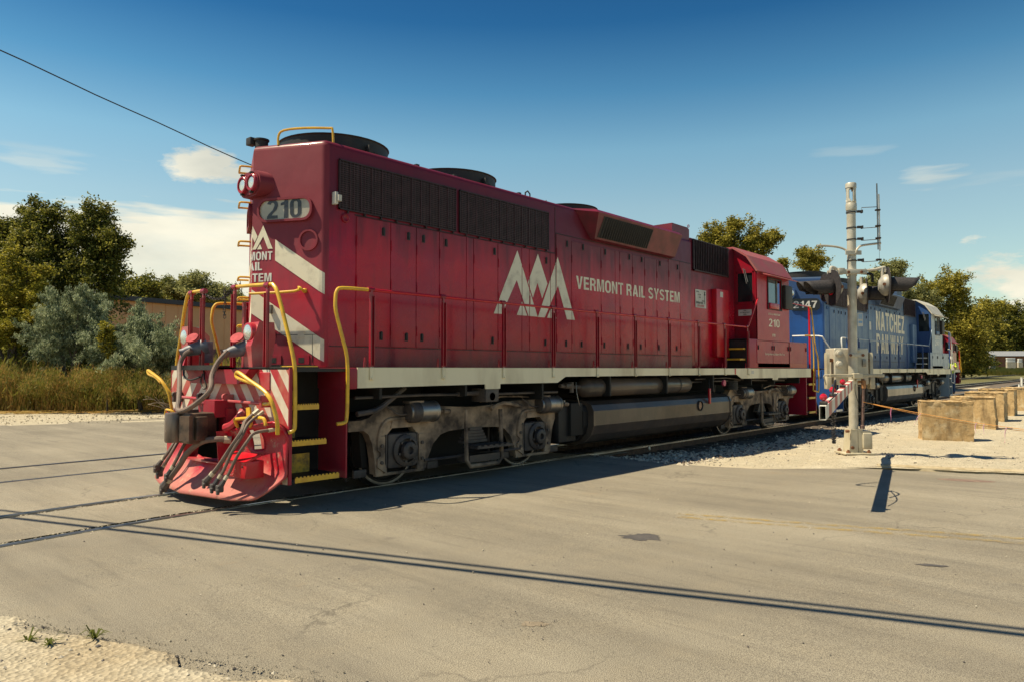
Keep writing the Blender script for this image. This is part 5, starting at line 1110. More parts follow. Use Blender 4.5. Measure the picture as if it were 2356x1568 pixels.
# sandy verge in the near left corner
V = []; F = []; ys = [-14 + .08 * i for i in range(170)]; NXv = 150
for y in ys:
    r = lerp(LXY, y) + .05 + edge_noise(5, y, .28, 1.1) * 1.2
    for i in range(NXv + 1):
        x = r - (i / NXv) ** 1.5 * 16
        z = .004 + .022 * mnoise.noise(Vector((x * 1.2, y * 1.2, 7))) + .012 * mnoise.noise(Vector((x * 4, y * 4, 2))) + .005 * mnoise.noise(Vector((x * 11, y * 11, 4))) + .006 * max(0, mnoise.noise(Vector((x * 3, y * 3, 14)))) + .012
        if i < 4: z = -.02 + i * .008
        V.append((x, y, z))
n = NXv + 1
for j in range(len(ys) - 1):
    for i in range(NXv): F.append((j * n + i, j * n + i + 1, (j + 1) * n + i + 1, (j + 1) * n + i))
me = bpy.data.meshes.new('dirt_verge'); me.from_pydata(V, [], F); me.materials.append(DUST); me.polygons.foreach_set('use_smooth', [True] * len(F)); link('dirt_verge', me, None, kind='structure')
# pale gravel shoulder on the far side, earth beyond
def farz(x, y): return -.03 + .05 * mnoise.noise(Vector((x * .8, y * .8, 0))) + .02 * mnoise.noise(Vector((x * 4, y * 4, 0)))
V = []; F = []; nx = 240; q_ = [0, .05, .1, .16, .24, .33, .43, .55, .7, .85, 1]
for q in q_:
    for i in range(nx + 1):
        x = -30 + 45 * i / nx; ya = 15.7 - .40 * (x + .5) + .25 * mnoise.noise(Vector((x, 0, 0))); yb = 23.6 - .75 * (x - 1.3) + .5; yb = max(yb, ya + 5)
        y = ya + (yb - ya) * q; V.append((x, y, -.03 if q == 0 else .012 + farz(x, y) * .6))
n = nx + 1
for j in range(len(q_) - 1):
    for i in range(nx): F.append((j * n + i, j * n + i + 1, (j + 1) * n + i + 1, (j + 1) * n + i))
me = bpy.data.meshes.new('gravel_shoulder'); me.from_pydata(V, [], F); me.materials.append(GRAV); me.polygons.foreach_set('use_smooth', [True] * len(F)); link('gravel_shoulder', me, None, kind='structure')
# far yard ground between the tracks on the right
def flatsheet(name, pts, z, mat):
    m = MB(); m.add([(x, y, z) for x, y in pts], [tuple(range(len(pts)))]); return m.build(name, mat, kind='structure', smooth=False)
flatsheet('yard_gravel', [(40, -30), (400, -60), (400, 26), (40, 3.0)], -.20, GRAV)
flatsheet('yard_ballast', [(60, .2), (60, 2.6), (152, 10.0), (152, 6.0)], -.175, BALL)
flatsheet('yard_ballast', [(40, 4.2), (40, 6.9), (230, 10.6), (230, 7.4)], -.17, BALL)
# kerb stone along the corner of the lot
kp = [(6.32, -5.35), (6.42, -5.65), (6.50, -5.95), (6.60, -6.25), (6.70, -6.55), (6.84, -6.85), (7.0, -7.2), (7.25, -7.8), (7.6, -8.6), (8.1, -9.9), (8.7, -12)]
m = MB(); pr = [(-.07, -.05), (-.05, .035), (-.02, .055), (.12, .05), (.14, -.05)]; V = []; F = []
for i, (x, y) in enumerate(kp):
    a = Vector(kp[max(i - 1, 0)]); b_ = Vector(kp[min(i + 1, len(kp) - 1)]); d = (b_ - a).normalized(); nn = Vector((-d.y, d.x))
    for (u, z) in pr: V.append((x + nn.x * u, y + nn.y * u, z))
k = len(pr)
for i in range(len(kp) - 1):
    for j in range(k - 1): F.append((i * k + j, i * k + j + 1, (i + 1) * k + j + 1, (i + 1) * k + j))
m.add(V, F).build('kerb', pm('gritty kerb concrete', (.46, .38, .25), (.34, .27, .16), 9, .95, bs=.6, bscale=50), kind='structure')
def roadz(x, y): return -.012 + .006 * mnoise.noise(Vector((x * .6, y * .6, 0)))
# road marks, patch, manhole
def blob(name, cx_, cy_, rx, ry, rot, z, mat, label=None, cat=None, seg=40, jag=.2, kind=None):
    m = MB(); vs = []; seg = 120
    for i in range(seg):
        t = 2 * math.pi * i / seg; q = 1 + jag * mnoise.noise(Vector((math.cos(t) * 1.7 + cx_, math.sin(t) * 1.7, 0))) + jag * .45 * mnoise.noise(Vector((math.cos(t) * 6 + cx_, math.sin(t) * 6, 3))) + jag * .25 * mnoise.noise(Vector((math.cos(t) * 19, math.sin(t) * 19 + cy_, 3)))
        x, y = rx * q * math.cos(t), ry * q * math.sin(t); X_, Y_ = cx_ + x * math.cos(rot) - y * math.sin(rot), cy_ + x * math.sin(rot) + y * math.cos(rot); vs.append((X_, Y_, roadz(X_, Y_) + .0025))
    m.add(vs, [tuple(range(seg))]); return m.build(name, mat, None, False, label=label, category=cat, kind=kind)
blob('asphalt_patch', -.32, -5.07, .20, .125, -1.0, -.002, PATCH, kind='structure', jag=.5)
blob('asphalt_patch', -2.79, -5.80, .085, .05, -1.0, -.002, pm('crumbled brown patch', (.20, .16, .11), (.26, .21, .15), 30, .95, bs=.6), kind='structure', jag=.6)
blob('asphalt_patch', .35, -7.35, .11, .035, -1.1, -.002, PATCH, kind='structure', jag=.4)
mh = blob('manhole_cover', 5.76, -6.66, .36, .13, -1.25, .0, pm('rusty brown iron', (.16, .10, .08), (.24, .17, .12), 9, .8, bs=.5, bscale=60), 'rust brown oval drain cover sunk in the road by the kerb', 'manhole cover', jag=.1)
for (a, b_) in (((.885, -4.78), (1.95, -7.77)), ((.735, -4.86), (1.73, -7.80))):
    d = Vector((b_[0] - a[0], b_[1] - a[1], 0)); d.normalize(); nn = Vector((-d.y, d.x, 0)) * .045; L_ = 14; m = MB(); A = Vector((*a, .0)) - d * .0; V = []; F = []
    for i in range(31): p = A + d * L_ * i / 30; V += [(q_.x, q_.y, roadz(q_.x, q_.y) + .004) for q_ in (p - nn, p + nn)]
    for i in range(30): F.append((2 * i, 2 * i + 1, 2 * i + 3, 2 * i + 2))
    me = bpy.data.meshes.new('road_marking'); me.from_pydata(V, [], F); me.materials.append(YPAINT); link('road_marking', me, None, kind='structure')

# loose stones
def stones(name, n, area, size, mat, zf, seed, bias=None):
    r = np.random.default_rng(seed); base = np.array([(1, 0, 0), (-1, 0, 0), (0, 1, 0), (0, -1, 0), (0, 0, 1), (0, 0, -1)], float)
    tri = np.array([(0, 2, 4), (2, 1, 4), (1, 3, 4), (3, 0, 4), (2, 0, 5), (1, 2, 5), (3, 1, 5), (0, 3, 5)])
    P_ = np.array([p for p in (area(r) for _ in range(n)) if p is not None]); n = len(P_)
    s = size[0] + (size[1] - size[0]) * r.random(n) ** 3.5
    sc_ = s[:, None] * (0.6 + .7 * r.random((n, 3))); sc_[:, 2] *= .7
    ang = r.random(n) * 6.28; v = base[None] * (1 + .35 * (r.random((n, 6, 1)) - .5)) * sc_[:, None, :] + (r.random((n, 6, 3)) - .5) * s[:, None, None] * .4
    x = v[..., 0] * np.cos(ang)[:, None] - v[..., 1] * np.sin(ang)[:, None]; y = v[..., 0] * np.sin(ang)[:, None] + v[..., 1] * np.cos(ang)[:, None]
    v = np.stack([x, y, v[..., 2]], -1)
    zz = np.array([zf(p[0], p[1]) for p in P_]); v += np.stack([P_[:, 0], P_[:, 1], zz + s * .15], -1)[:, None, :]
    f = (tri[None] + (np.arange(n) * 6)[:, None, None]).reshape(-1, 3)
    me = bpy.data.meshes.new(name); me.from_pydata(v.reshape(-1, 3).tolist(), [], f.tolist()); me.materials.append(mat)
    return link(name, me, None, kind='stuff')
def A_lot(r):
    x = 4.8 + 20 * r.random() ** 1.7; y = -1.2 - 8.5 * r.random()
    return (x, y) if x > lerp(RXY, y) + .15 else None
def A_track(r):
    x = 4.6 + 16 * r.random() ** 1.3; y = -1.0 - 1.9 * r.random() ** 1.5; return (x, y) if x > lerp(RXY, y) - .2 else None
stones('pale_gravel', 15000, A_lot, (.004, .020), WSTONE, gz, 3)
stones('dark_gravel', 1500, A_lot, (.004, .024), DSTONE, gz, 4)
stones('track_side_stones', 4200, A_track, (.010, .055), WSTONE, gz, 5)
stones('track_side_stones', 2200, A_track, (.010, .05), pm('brown stone', (.16, .11, .08), (.10, .08, .07), 15, .9), gz, 6)
stones('ballast_stones', 5200, lambda r: (5 + 22 * r.random() ** 1.4, -.70 + 1.4 * r.random()), (.012, .05), DSTONE, bz, 7)
stones('dirt_pebbles', 1100, lambda r: (lambda y: (lerp(LXY, y) - .02 - 3.0 * r.random() ** 1.5, y))(-7.2 + 4.6 * r.random()), (.003, .014), DSTONE, lambda x, y: .014, 8)
stones('dirt_pebbles', 1000, lambda r: (lambda y: (lerp(LXY, y) - .02 - 3.0 * r.random() ** 1.5, y))(-7.2 + 4.6 * r.random()), (.003, .016), WSTONE, lambda x, y: .014, 9)
stones('road_grit', 420, lambda r: (-5 + 8 * r.random(), -8 + 7 * r.random()), (.002, .009), DSTONE, lambda x, y: -.008, 10)
stones('road_grit', 120, lambda r: (-5 + 8 * r.random(), -8 + 7 * r.random()), (.002, .012), WSTONE, lambda x, y: -.008, 11)
stones('pothole_crumbs', 90, lambda r: (-2.79 + .10 * r.normal(), -5.80 + .13 * r.normal()), (.002, .007), DSTONE, lambda x, y: -.008, 21)
stones('groove_crumbs', 5200, lambda r: (lambda x, k: (x, cen1(x) + (-G + .10, G - .10, -G - .06)[k] + .035 * r.normal()))(-8 + 12.6 * r.random(), int(r.integers(0, 3))), (.004, .018), GRAV, lambda x, y: -.020, 22)
stones('groove_crumbs', 3000, lambda r: (lambda x, k: (x, cen2(x) + (-.75, .95)[k] + .04 * r.normal()))(-9 + 13 * r.random(), int(r.integers(0, 2))), (.004, .018), DSTONE, lambda x, y: -.020, 23)
stones('edge_crumbs', 3000, lambda r: (lambda y: (lerp(LXY, y) + (r.random() - .5) ** 3 * 1.3 + .02, y))(-7 + 5 * r.random()), (.002, .008), pm('asphalt crumb', (.20, .175, .135), (.32, .28, .21), 15, .95), lambda x, y: -.006, 12)
stones('shoulder_stones', 2500, lambda r: (lambda x: (x, 15.9 - .40 * (x + .5) + 5.5 * r.random()))(-12 + 17 * r.random()), (.010, .045), GRAV, lambda x, y: .018, 13)
# weeds in the corner dirt
def tuft(x, y, s, n, label):
    m = MB()
    for k in range(n):
        a = random.uniform(0, 6.28); l = s * random.uniform(.5, 1.2); w = .005; h = random.uniform(.25, .9) * l
        dx, dy = math.cos(a), math.sin(a); p0 = Vector((0, 0, 0)); p1 = Vector((dx * l * .5, dy * l * .5, h * .8)); p2 = Vector((dx * l, dy * l, h * .6)); sd_ = Vector((-dy, dx, 0)) * w
        m.add([p0 - sd_, p0 + sd_, p1 + sd_, p1 - sd_, p2], [(0, 1, 2, 3), (3, 2, 4)])
    o = m.build('weed_tuft', LWEED, None, True, label=label, category='weed'); o.location = (x, y, .01)
p = [at(218, 4.05), at(62, 4.05), at(112, 3.9)]
def gp(px, py, z=.01):
    d = FW + RT * ((px - 1178) / FPX) - UP * ((py - 784) / FPX); t_ = (z - CAM.z) / d.z; return CAM + d * t_
for (u, v_, s, n, lb) in ((219, 1468, .10, 26, 'largest green weed tuft at the very edge of the asphalt'), (64, 1476, .09, 16, 'leftmost sprawling weed growing in the sandy corner'), (113, 1482, .08, 14, 'small flat weed between two others in the sandy corner')):
    q = gp(u, v_); tuft(q.x, q.y, s, n, lb)

# ------------------------------------------------------------------ the locomotives
locomotive((0, 0, 0), 0, 'red diesel locomotive with white mountain emblem and snow plow, nearest of the train', RED_LIV, True)
B_, bhood, bgaps = locomotive((18.35, 0, 0), 0, 'blue diesel locomotive numbered 2147, coupled behind the red one', BLUE_LIV, False)
nb = MB(); po_ = rounded(.06, .94, 3.42, 3.80, .13, 6)
fB, fB2, fB3 = vface(-1, .0), vface(-1, .03), vface(-1, .035)
nb.add([fB(u, v) for u, v in po_] + [fB2(u, v) for u, v in po_], [(i, (i + 1) % len(po_), len(po_) + (i + 1) % len(po_), len(po_) + i) for i in range(len(po_))])
nbo = nb.build('number_board', BLUE, B_); flat(polybm([po_]), fB2, 'board_glass', BLKP, nbo)
flat(text_mesh('2147', .22, .70, bold=.03), lambda u, v: fB3(.15 + u, 3.50 + v), 'board_digits', WHITE, nbo)
hl = MB().prism(rounded(-.24, .24, 3.80, 4.15, .15, 5), lambda u, v, w: (w, u, v), -1.60, -1.33).build('headlight_housing', BLUE, B_)
for y in (.11, -.11): MB().lathe((-1.60, y, 3.97), (-1, 0, 0), [(0, .105), (.02, .08), (.03, 0)], 20).build('lens', GLASS, hl)
MB().box(3.7, 3.9, -.96, -.955, 3.0, 3.3).build('small_notice', SIGNW, B_)
for body, z0 in (('NATCHEZ', 3.02), ('RAILWAY', 2.18)):
    bm2 = text_mesh(body, .72, 4.05 if body == 'NATCHEZ' else 3.85, bold=.012)
    for v in bm2.verts: v.co.x += 4.55
    cut_gaps(bm2, bgaps, .008); flat(bm2, lambda u, v, z0=z0: (u, -.958, v + z0), 'lettering', DECAL, bhood)
for body, z0, h, w in (('GMTX', 2.88, .15, .85), ('2147', 2.62, .20, .80)):
    bm2 = text_mesh(body, h, w, bold=.02); flat(bm2, lambda u, v, z0=z0: (11.45 + u, -1.503, z0 + v), 'lettering', WHITE, B_)
for y, a in ((-1.05, 1), (-.25, 1)):
    MB().tube([(-1.9, y, 1.6), (-1.9, y, 2.55)], .03, 6).build('stanchion', BLUED, B_)
MB().tube([(-1.90, -.25, 2.60), (-1.90, -1.05, 2.58), (-1.86, -1.2, 2.45), (-1.6, -1.50, 1.75), (-1.55, -1.50, 1.0)], .024, 8, 2).build('end_handrail', WHITE, B_)
L3 = locomotive((55.4, 5.86, -.02), rad(1.0), 'third locomotive, dark red with yellow handrails, mostly hidden behind the blue one', dict(RED_LIV, pilot=REDP, cab=MATS['dark red enamel']), False)

# rider standing on the rear step of the blue locomotive
def person(loc, rz):
    root = thing('person', loc, rz, 'person in yellow vest and blue jeans riding the rear step of the blue locomotive', 'person')
    J = {'pel': (0, 0, .95, .15), 'sp1': (.0, 0, 1.12, .145), 'sp2': (.02, 0, 1.32, .165), 'neck': (.02, 0, 1.47, .065), 'head': (.04, 0, 1.58, .085), 'crown': (.04, 0, 1.68, .09),
         'shl': (.02, .19, 1.42, .075), 'ell': (.16, .27, 1.18, .05), 'wrl': (.36, .22, 1.28, .036), 'hal': (.44, .20, 1.32, .038),
         'shr': (.02, -.19, 1.42, .075), 'elr': (.10, -.30, 1.14, .05), 'wrr': (.30, -.28, 1.02, .036), 'har': (.38, -.26, 1.02, .038),
         'hil': (0, .10, .90, .12), 'knl': (.05, .12, .49, .075), 'anl': (-.01, .12, .08, .05), 'tol': (.15, .12, .04, .045), 'hir': (0, -.10, .90, .12), 'knr': (.03, -.12, .49, .075), 'anr': (-.02, -.13, .08, .05), 'tor': (.14, -.14, .04, .045)}
    E_ = [('pel', 'sp1'), ('sp1', 'sp2'), ('sp2', 'neck'), ('neck', 'head'), ('head', 'crown'), ('sp2', 'shl'), ('shl', 'ell'), ('ell', 'wrl'), ('wrl', 'hal'), ('sp2', 'shr'), ('shr', 'elr'), ('elr', 'wrr'), ('wrr', 'har'),
          ('pel', 'hil'), ('hil', 'knl'), ('knl', 'anl'), ('anl', 'tol'), ('pel', 'hir'), ('hir', 'knr'), ('knr', 'anr'), ('anr', 'tor')]
    ks = list(J); me = bpy.data.meshes.new('body'); me.from_pydata([J[k][:3] for k in ks], [(ks.index(a), ks.index(b_)) for a, b_ in E_], [])
    o = bpy.data.objects.new('tmp', me); COL.objects.link(o); sk = o.modifiers.new('s', 'SKIN'); 
    for i, k in enumerate(ks): o.data.skin_vertices[0].data[i].radius = (J[k][3], J[k][3]); 
    o.data.skin_vertices[0].data[0].use_root = True
    o.modifiers.new('d', 'SUBSURF').levels = 1
    dg = bpy.context.evaluated_depsgraph_get(); me2 = bpy.data.meshes.new_from_object(o.evaluated_get(dg)); bpy.data.objects.remove(o)
    me2.name = 'body'; me2.materials.clear()
    for mt in (DENIM, HIVIS, SKIN, BLK): me2.materials.append(mt)
    for f in me2.polygons:
        c = f.center; f.use_smooth = True
        arm = abs(c.y) > .20 and c.z < 1.35 and c.z > .95 and c.x > .2
        f.material_index = 3 if c.z < .11 else 0 if c.z < .98 and not arm else 2 if (c.z > 1.48 or arm) else 1
    link('body', me2, root)
    MB().lathe((.04, 0, 1.66), (0, 0, 1), [(0, .125), (.01, .12), (.04, .112), (.09, .09), (.12, .04), (.125, 0)], 16).lathe((.07, 0, 1.655), (0, 0, 1), [(0, .0), (0, .14), (.012, .13)], 14).build('hard_hat', SIGNW, root)
    for s in (-1, 1): MB().bbox(.10, .20, s * .13 - .04, s * .13 + .04, 1.12, 1.38, .02).bbox(-.16, -.10, s * .13 - .04, s * .13 + .04, 1.12, 1.4, .02).build('reflective_stripe', SIGNW, root)
    for s in (-1, 1):
        for k in range(4):
            MB().tube([(.41, s * .22 - .03 + .02 * k, 1.33 if s > 0 else 1.03), (.47, s * .22 - .03 + .02 * k, 1.34 if s > 0 else 1.04), (.50, s * .22 - .03 + .02 * k, 1.30 if s > 0 else 1.0)], .010, 5).build('finger', SKIN, root)
person((18.35 + 14.95, -1.42, .41), rad(180))

MATS['grey cast aluminium'] = pm('grey cast aluminium', (.42, .40, .35), (.28, .265, .235), 5, .5, metal=.2, bs=.1)
# ------------------------------------------------------------------ crossing signal mast
MX, MY = 8.117, -4.507
mast = thing('crossing_signal', (MX, MY, 0), math.atan2(RH.y, RH.x), 'silver railroad crossing mast with black hooded lamps and a cut off striped gate arm', 'crossing signal')
def S(mb, name, mat=SILVER, parent=mast, **k): return mb.build(name, mat, parent, **k)
pole = S(MB().cyl((-.04, 0, .40), (-.005, 0, 4.70), .080, n=28), 'pole')
# slotted pole cap
S(MB().lathe((-.003, 0, 4.55), (0, 0, 1), [(0, .081), (0, .094), (.03, .098), (.12, .098), (.135, .09), (.16, .088)], 26), 'pole_collar')
V = []; F = []; n = 24
for j, z in enumerate([4.68, 4.72, 4.76, 4.82, 4.88, 4.93, 4.97, 5.0]):
    for i in range(n): t_ = 2 * math.pi * i / n; V.append((-.002 + .090 * math.cos(t_), .090 * math.sin(t_), z))
for j in range(7):
    for i in range(n):
        a = (i + .5) / n * 360
        op = 1 <= j <= 5 and any(abs((a - c_ + 180) % 360 - 180) < (14 if j in (1, 5) else 27) for c_ in (250, 340, 70, 160))
        if not op: F.append((j * n + i, j * n + (i + 1) % n, (j + 1) * n + (i + 1) % n, (j + 1) * n + i))
cp = MB().add(V, F); cpo = S(cp, 'slotted_cap', SILVER); mdc = cpo.modifiers.new('t', 'SOLIDIFY'); mdc.thickness = .01
S(MB().lathe((-.002, 0, 4.98), (0, 0, 1), [(0, .088), (0, .098), (.075, .098), (.09, .09), (.092, 0)], 26), 'cap_top')
for z, zr, y in ((4.515, 4.59, 0), (4.22, 4.20, 0), (4.0, 3.97, 0), (3.60, 3.565, 0)):
    c = S(MB().lathe((-.01, 0, z - .012), (0, 0, 1), [(0, .084), (0, .089), (.022, .089), (.022, .084)], 20).bbox(.06, .16, -.10, -.06, z - .02, z + .025, .006, 1).bbox(.14, .17, -.11, -.05, z - .03, z + .03, .006, 1), 'clamp', CHAIN)
    S(MB().tube([(.155, -.08, z + .01), (.155, -.08, zr), (.44, -.08, zr + (.015 if z > 4.4 else .02)), (.455, -.08, zr + (.015 if z > 4.4 else .05))], .007, 5), 'clamp_rod', GALV, c)
    S(MB().bbox(.41, .50, -.11, -.05, (zr + .03 if z < 4.4 else zr - .06), (zr + .06 if z < 4.4 else zr - .03), .006, 1), 'bolt', CHAIN, c)
S(MB().box(.440, .462, -.08, -.07, 3.80, 5.05), 'sign_strap', GALV); S(MB().box(.476, .502, -.07, -.06, 3.78, 4.85), 'sign_strap', WHITE)
S(MB().tube([(.478, -.065, 3.80), (.476, -.065, 3.50)], .003, 4), 'loose_wire', GALV)
S(MB().tube([(-.665, -.02, 3.885), (-.48, -.02, 3.88), (-.30, -.02, 3.86), (-.18, -.04, 3.82), (-.09, -.08, 3.74)], .020, 8, 3).tube([(.51, -.06, 3.925), (.30, -.06, 3.90), (.13, -.07, 3.87), (.05, -.09, 3.80), (.02, -.09, 3.73)], .020, 8, 3).bbox(-.17, .13, -.10, -.08, 3.70, 3.78, .004, 1), 'bracket_arms')
# cross arm and lamp heads
S(MB().tube([(-.45, -.10, 3.36), (-.45, -.10, 3.45), (-.40, -.08, 3.46), (-.30, -.05, 3.42), (-.18, -.04, 3.38)], .032, 10, 3).bbox(-.32, -.20, -.14, .0, 3.33, 3.45, .02).bbox(-.20, .22, -.12, -.05, 3.335, 3.43, .02).tube([(.18, -.08, 3.40), (.38, -.12, 3.42), (.52, -.16, 3.455), (.53, -.16, 3.36)], .027, 10, 2), 'cross_arm')
S(MB().lathe((-.02, 0, 3.31), (0, 0, 1), [(0, .082), (0, .094), (.11, .094), (.11, .082)], 22), 'arm_clamp')
S(MB().tube([(.18, .05, 3.37), (.36, .06, 3.36), (.40, .06, 3.33), (.40, .06, 3.20)], .024, 8, 2), 'conduit', CABLE)
for x in (-.13, .11): S(MB().cyl((x, -.13, 3.37), (x, -.09, 3.37), .028, n=8), 'bolt', RUSTB)
def lamp_head(x, y, z, yaw_, r, lbl=None):
    """round black background, hood, silver housing; faces local +x before turning"""
    d = Vector((math.cos(yaw_), math.sin(yaw_), 0)); sdv = Vector((-math.sin(yaw_), math.cos(yaw_), 0)); o = Vector((x, y, z))
    h = S(MB().lathe(o - d * .02, d, [(0, 0), (0, r), (.012, r), (.012, .14)], 36), 'signal_background', VISOR, angle=.4)
    # hood: three quarter tube cut on a slant
    V = []; F = []; n = 22
    for j in range(7):
        for i in range(n + 1):
            t_ = rad(-48 + 276 * i / n); cz = math.sin(t_); L2 = .50 if cz > -.2 else .22 + .28 * max(0, (cz + .75) / .55)
            L2 = .50 - .10 * (1 - cz) * .8 if cz > -.2 else .30
            q = j / 6; rr = .150 - .012 * q; p_ = o + d * (.01 + (L2) * q) + sdv * (rr * math.cos(t_)) + Vector((0, 0, rr * cz - .02 * q)); V.append(tuple(p_))
    for j in range(6):
        for i in range(n): F.append((j * (n + 1) + i, j * (n + 1) + i + 1, (j + 1) * (n + 1) + i + 1, (j + 1) * (n + 1) + i))
    vo = S(MB().add(V, F), 'visor', VISOR, h); md = vo.modifiers.new('t', 'SOLIDIFY'); md.thickness = .008
    S(MB().lathe(o, d, [(.014, .14), (.03, .09), (.034, 0)], 20), 'lens', REDL, h)
    S(MB().lathe(o - d * .02, -d, [(0, .20), (.05, .20), (.10, .165), (.145, .10), (.155, .09), (.16, .0)], 26), 'lamp_housing', MATS['grey cast aluminium'], h, angle=.7)
    S(MB().cyl(o - d * .10 + Vector((0, 0, .12)), o - d * .10 + Vector((0, 0, .33)), .032, n=10), 'lamp_bracket', SILVER, h)
    for sg_ in (-1, 1): S(MB().cyl(o - d * .10 + sdv * sg_ * .18, o - d * .10 + sdv * sg_ * .20, .03, n=8), 'bolt', RUSTB, h)
lamp_head(-.47, -.16, 3.07, rad(182), .335)
lamp_head(-.40, .34, 3.13, rad(178), .27)
lamp_head(.58, -.18, 3.12, rad(-19), .34)
lamp_head(.40, .26, 3.00, rad(-22), .31)
# instrument box behind the pole with counterweight arms
bx = S(MB().bbox(-.32, .33, .12, .52, 1.28, 1.97, .035, 3), 'gate_mechanism', SILVER)
for (x, z) in ((-.29 + .06, 1.87), (-.29 + .06, 1.66)): S(MB().lathe((x, .12, z), (0, -1, 0), [(0, .075), (.02, .07), (.03, .05), (.05, .045), (.055, 0)], 18), 'port_cap', SILVER, bx)
S(MB().bbox(.20, .27, .09, .13, 1.62, 1.76, .01), 'hasp', GALV, bx); S(MB().bbox(.03, .17, .10, .13, 1.90, 1.94, .01), 'box_handle', SILVER, bx)
S(MB().cyl((-.02, -.11, 1.83), (-.02, -.09, 1.83), .03, n=8).bbox(-.16, .14, -.105, -.085, 1.80, 1.86, .008, 1), 'u_bolt_plate', SILVER)
for x in (-.12, .11): S(MB().cyl((x, -.125, 1.83), (x, -.09, 1.83), .026, n=8), 'bolt', RUSTB)
for sx, xa in ((-1, -.435), (1, .385)):
    cw = S(MB().prism([(-.055, 1.20), (.055, 1.20), (.055, 1.84), (.035, 1.885), (-.035, 1.885), (-.055, 1.84)], lambda u, v, w: (w, .20 + u, v), xa - .02, xa + .035), 'counterweight_arm', SILV2)
    S(MB().bbox(xa - .03, xa + .06, .12, .26, 1.20, 1.42, .012), 'counterweight', SILV2, cw)
    S(MB().cyl((xa, .20, 1.74), (sx * .32, .20, 1.74), .035, n=10), 'shaft', RUSTB, cw)
S(MB().bbox(-.55, .46, -.20, -.15, 1.425, 1.485, .008, 1), 'cross_bar', SILV2)
S(MB().bbox(-.12, .06, -.22, -.12, 1.40, 1.50, .01, 1).bbox(-.06, .02, -.21, -.10, 1.36, 1.41, .008, 1), 'bar_bracket', SILV2)
S(MB().tube([(-.55, -.17, 1.47), (-.64, -.17, 1.465), (-.65, -.17, 1.44), (-.58, -.1, 1.28)], .012, 6), 'bent_rod', SILVER)
# cut off gate arm pointing at the road, with three lamps and a coiled cord
mi = mast.matrix_basis.copy(); Mi = (Matrix.Translation((MX, MY, 0)) @ Matrix.Rotation(math.atan2(RH.y, RH.x), 4, 'Z')).inverted()
A0 = Vector((MX, MY, 1.30)) + RH * -.12 - FH * .12; A1 = Vector((2.0, -5.96, 1.085)); ad = (A1 - A0); AL = ad.length
arm = thing('gate_arm', A0, 0, 'x', 'x'); del arm['label']; del arm['category']
arm.parent = mast; 
rot = Matrix((ad.normalized(), Vector((0, 0, 1)).cross(ad).normalized(), ad.normalized().cross(Vector((0, 0, 1)).cross(ad).normalized()))).transposed()
bpy.data.objects.remove(arm)
armM = Mi @ Matrix.Translation(A0) @ rot.to_4x4()
ar = MB(); w, h, t_ = .035, .078, .004
for (y0, y1, z0, z1) in ((-w, w, h - t_, h), (-w, w, -h, -h + t_), (-w, -w + t_, -h + t_, h - t_), (w - t_, w, -h + t_, h - t_)): ar.box(0, AL, y0, y1, z0, z1)
armo = S(ar, 'gate_arm', ARMS, smooth=False); armo.matrix_basis = armM
def Lc(p): return p
for k, q in enumerate((AL - .16, AL - 1.55, AL - 3.6)):
    b1 = S(MB().bbox(q - .045, q + .045, -.042, .042, .078, .118, .008, 1).cyl((q - .055, 0, .105), (q - .045, 0, .105), .018, n=12), 'lamp_bracket', CHAIN, armo)
    S(MB().lathe((q, 0, .165), (1, 0, 0), [(-.032, .0), (-.03, .02), (-.018, .040), (.018, .040), (.03, .02), (.032, 0)], 20), 'arm_lamp', REDL, armo)
    S(MB().cyl((q - .035, 0, .225), (q + .035, 0, .225), .092, n=18), 'lamp_ring', SILVER, armo) if False else None
    S(MB().bbox(q - .014, q + .014, -.012, .012, .11, .215, .005), 'lamp_strap', VISOR, armo)
co = MB(); n = 150; pts = []
for i in range(n):
    q = i / (n - 1); c = Vector((AL - 2.1 + (.18 - .45 * q), -.04, -.08 - .52 * math.sin(math.pi * q))); a = i * 1.05; pts.append(c + Vector((.022 * math.cos(a), .022 * math.sin(a), 0)))
S(co.tube(pts, .006, 4), 'coiled_cord', CHAIN, armo)
S(MB().tube([(AL - 1.0, .03, .12), (AL - 1.3, .05, .30), (AL - 1.6, .03, .14)], .012, 5, 4).tube([(AL - .4, .04, .10), (AL - .9, .10, .16), (AL - 1.6, .04, .10)], .008, 5, 4), 'arm_wiring', CABLE, armo)
S(MB().tube([(-.05, -.12, 1.30), (-.06, -.14, 1.15), (-.0, -.16, .92), (.08, -.14, .86), (.16, -.08, .95), (.22, -.05, 1.20)], .006, 5, 5), 'drooping_wire', CABLE)
# conduit and base
S(MB().cyl((.10, -.05, .50), (.135, -.05, 1.24), .030, n=12).lathe((.10, -.05, .47), (0, 0, 1), [(0, .045), (.06, .045), (.07, .035)], 12), 'conduit', PIPEY)
S(MB().tube([(.135, -.05, 1.22), (.14, -.05, 1.34), (.14, .05, 1.36), (.14, .14, 1.36)], .045, 8, 2), 'conduit_elbow', pm('bright rusty fitting', (.42, .20, .08), (.2, .1, .05), 14, .8))
bs = MB()
for (xa, xb) in ((-.185, -.025), (-.015, .075)):
    bs.prism([(xa, .03), (xb, .03), (min(xb, .07), .46), (xa + (.035 if xa < -.1 else 0), .46)], lambda u, v, w: (u, w, v), -.13, .13)
S(bs, 'pole_base', SILV2); S(MB().bbox(.06, .235, -.16, .10, .10, .40, .025, 3).bbox(.05, .22, -.14, .08, .38, .44, .02), 'junction_box', SILV2)
S(MB().bbox(-.30, .24, -.22, .26, .0, .035, .02, 3), 'base_plate', SILV2)
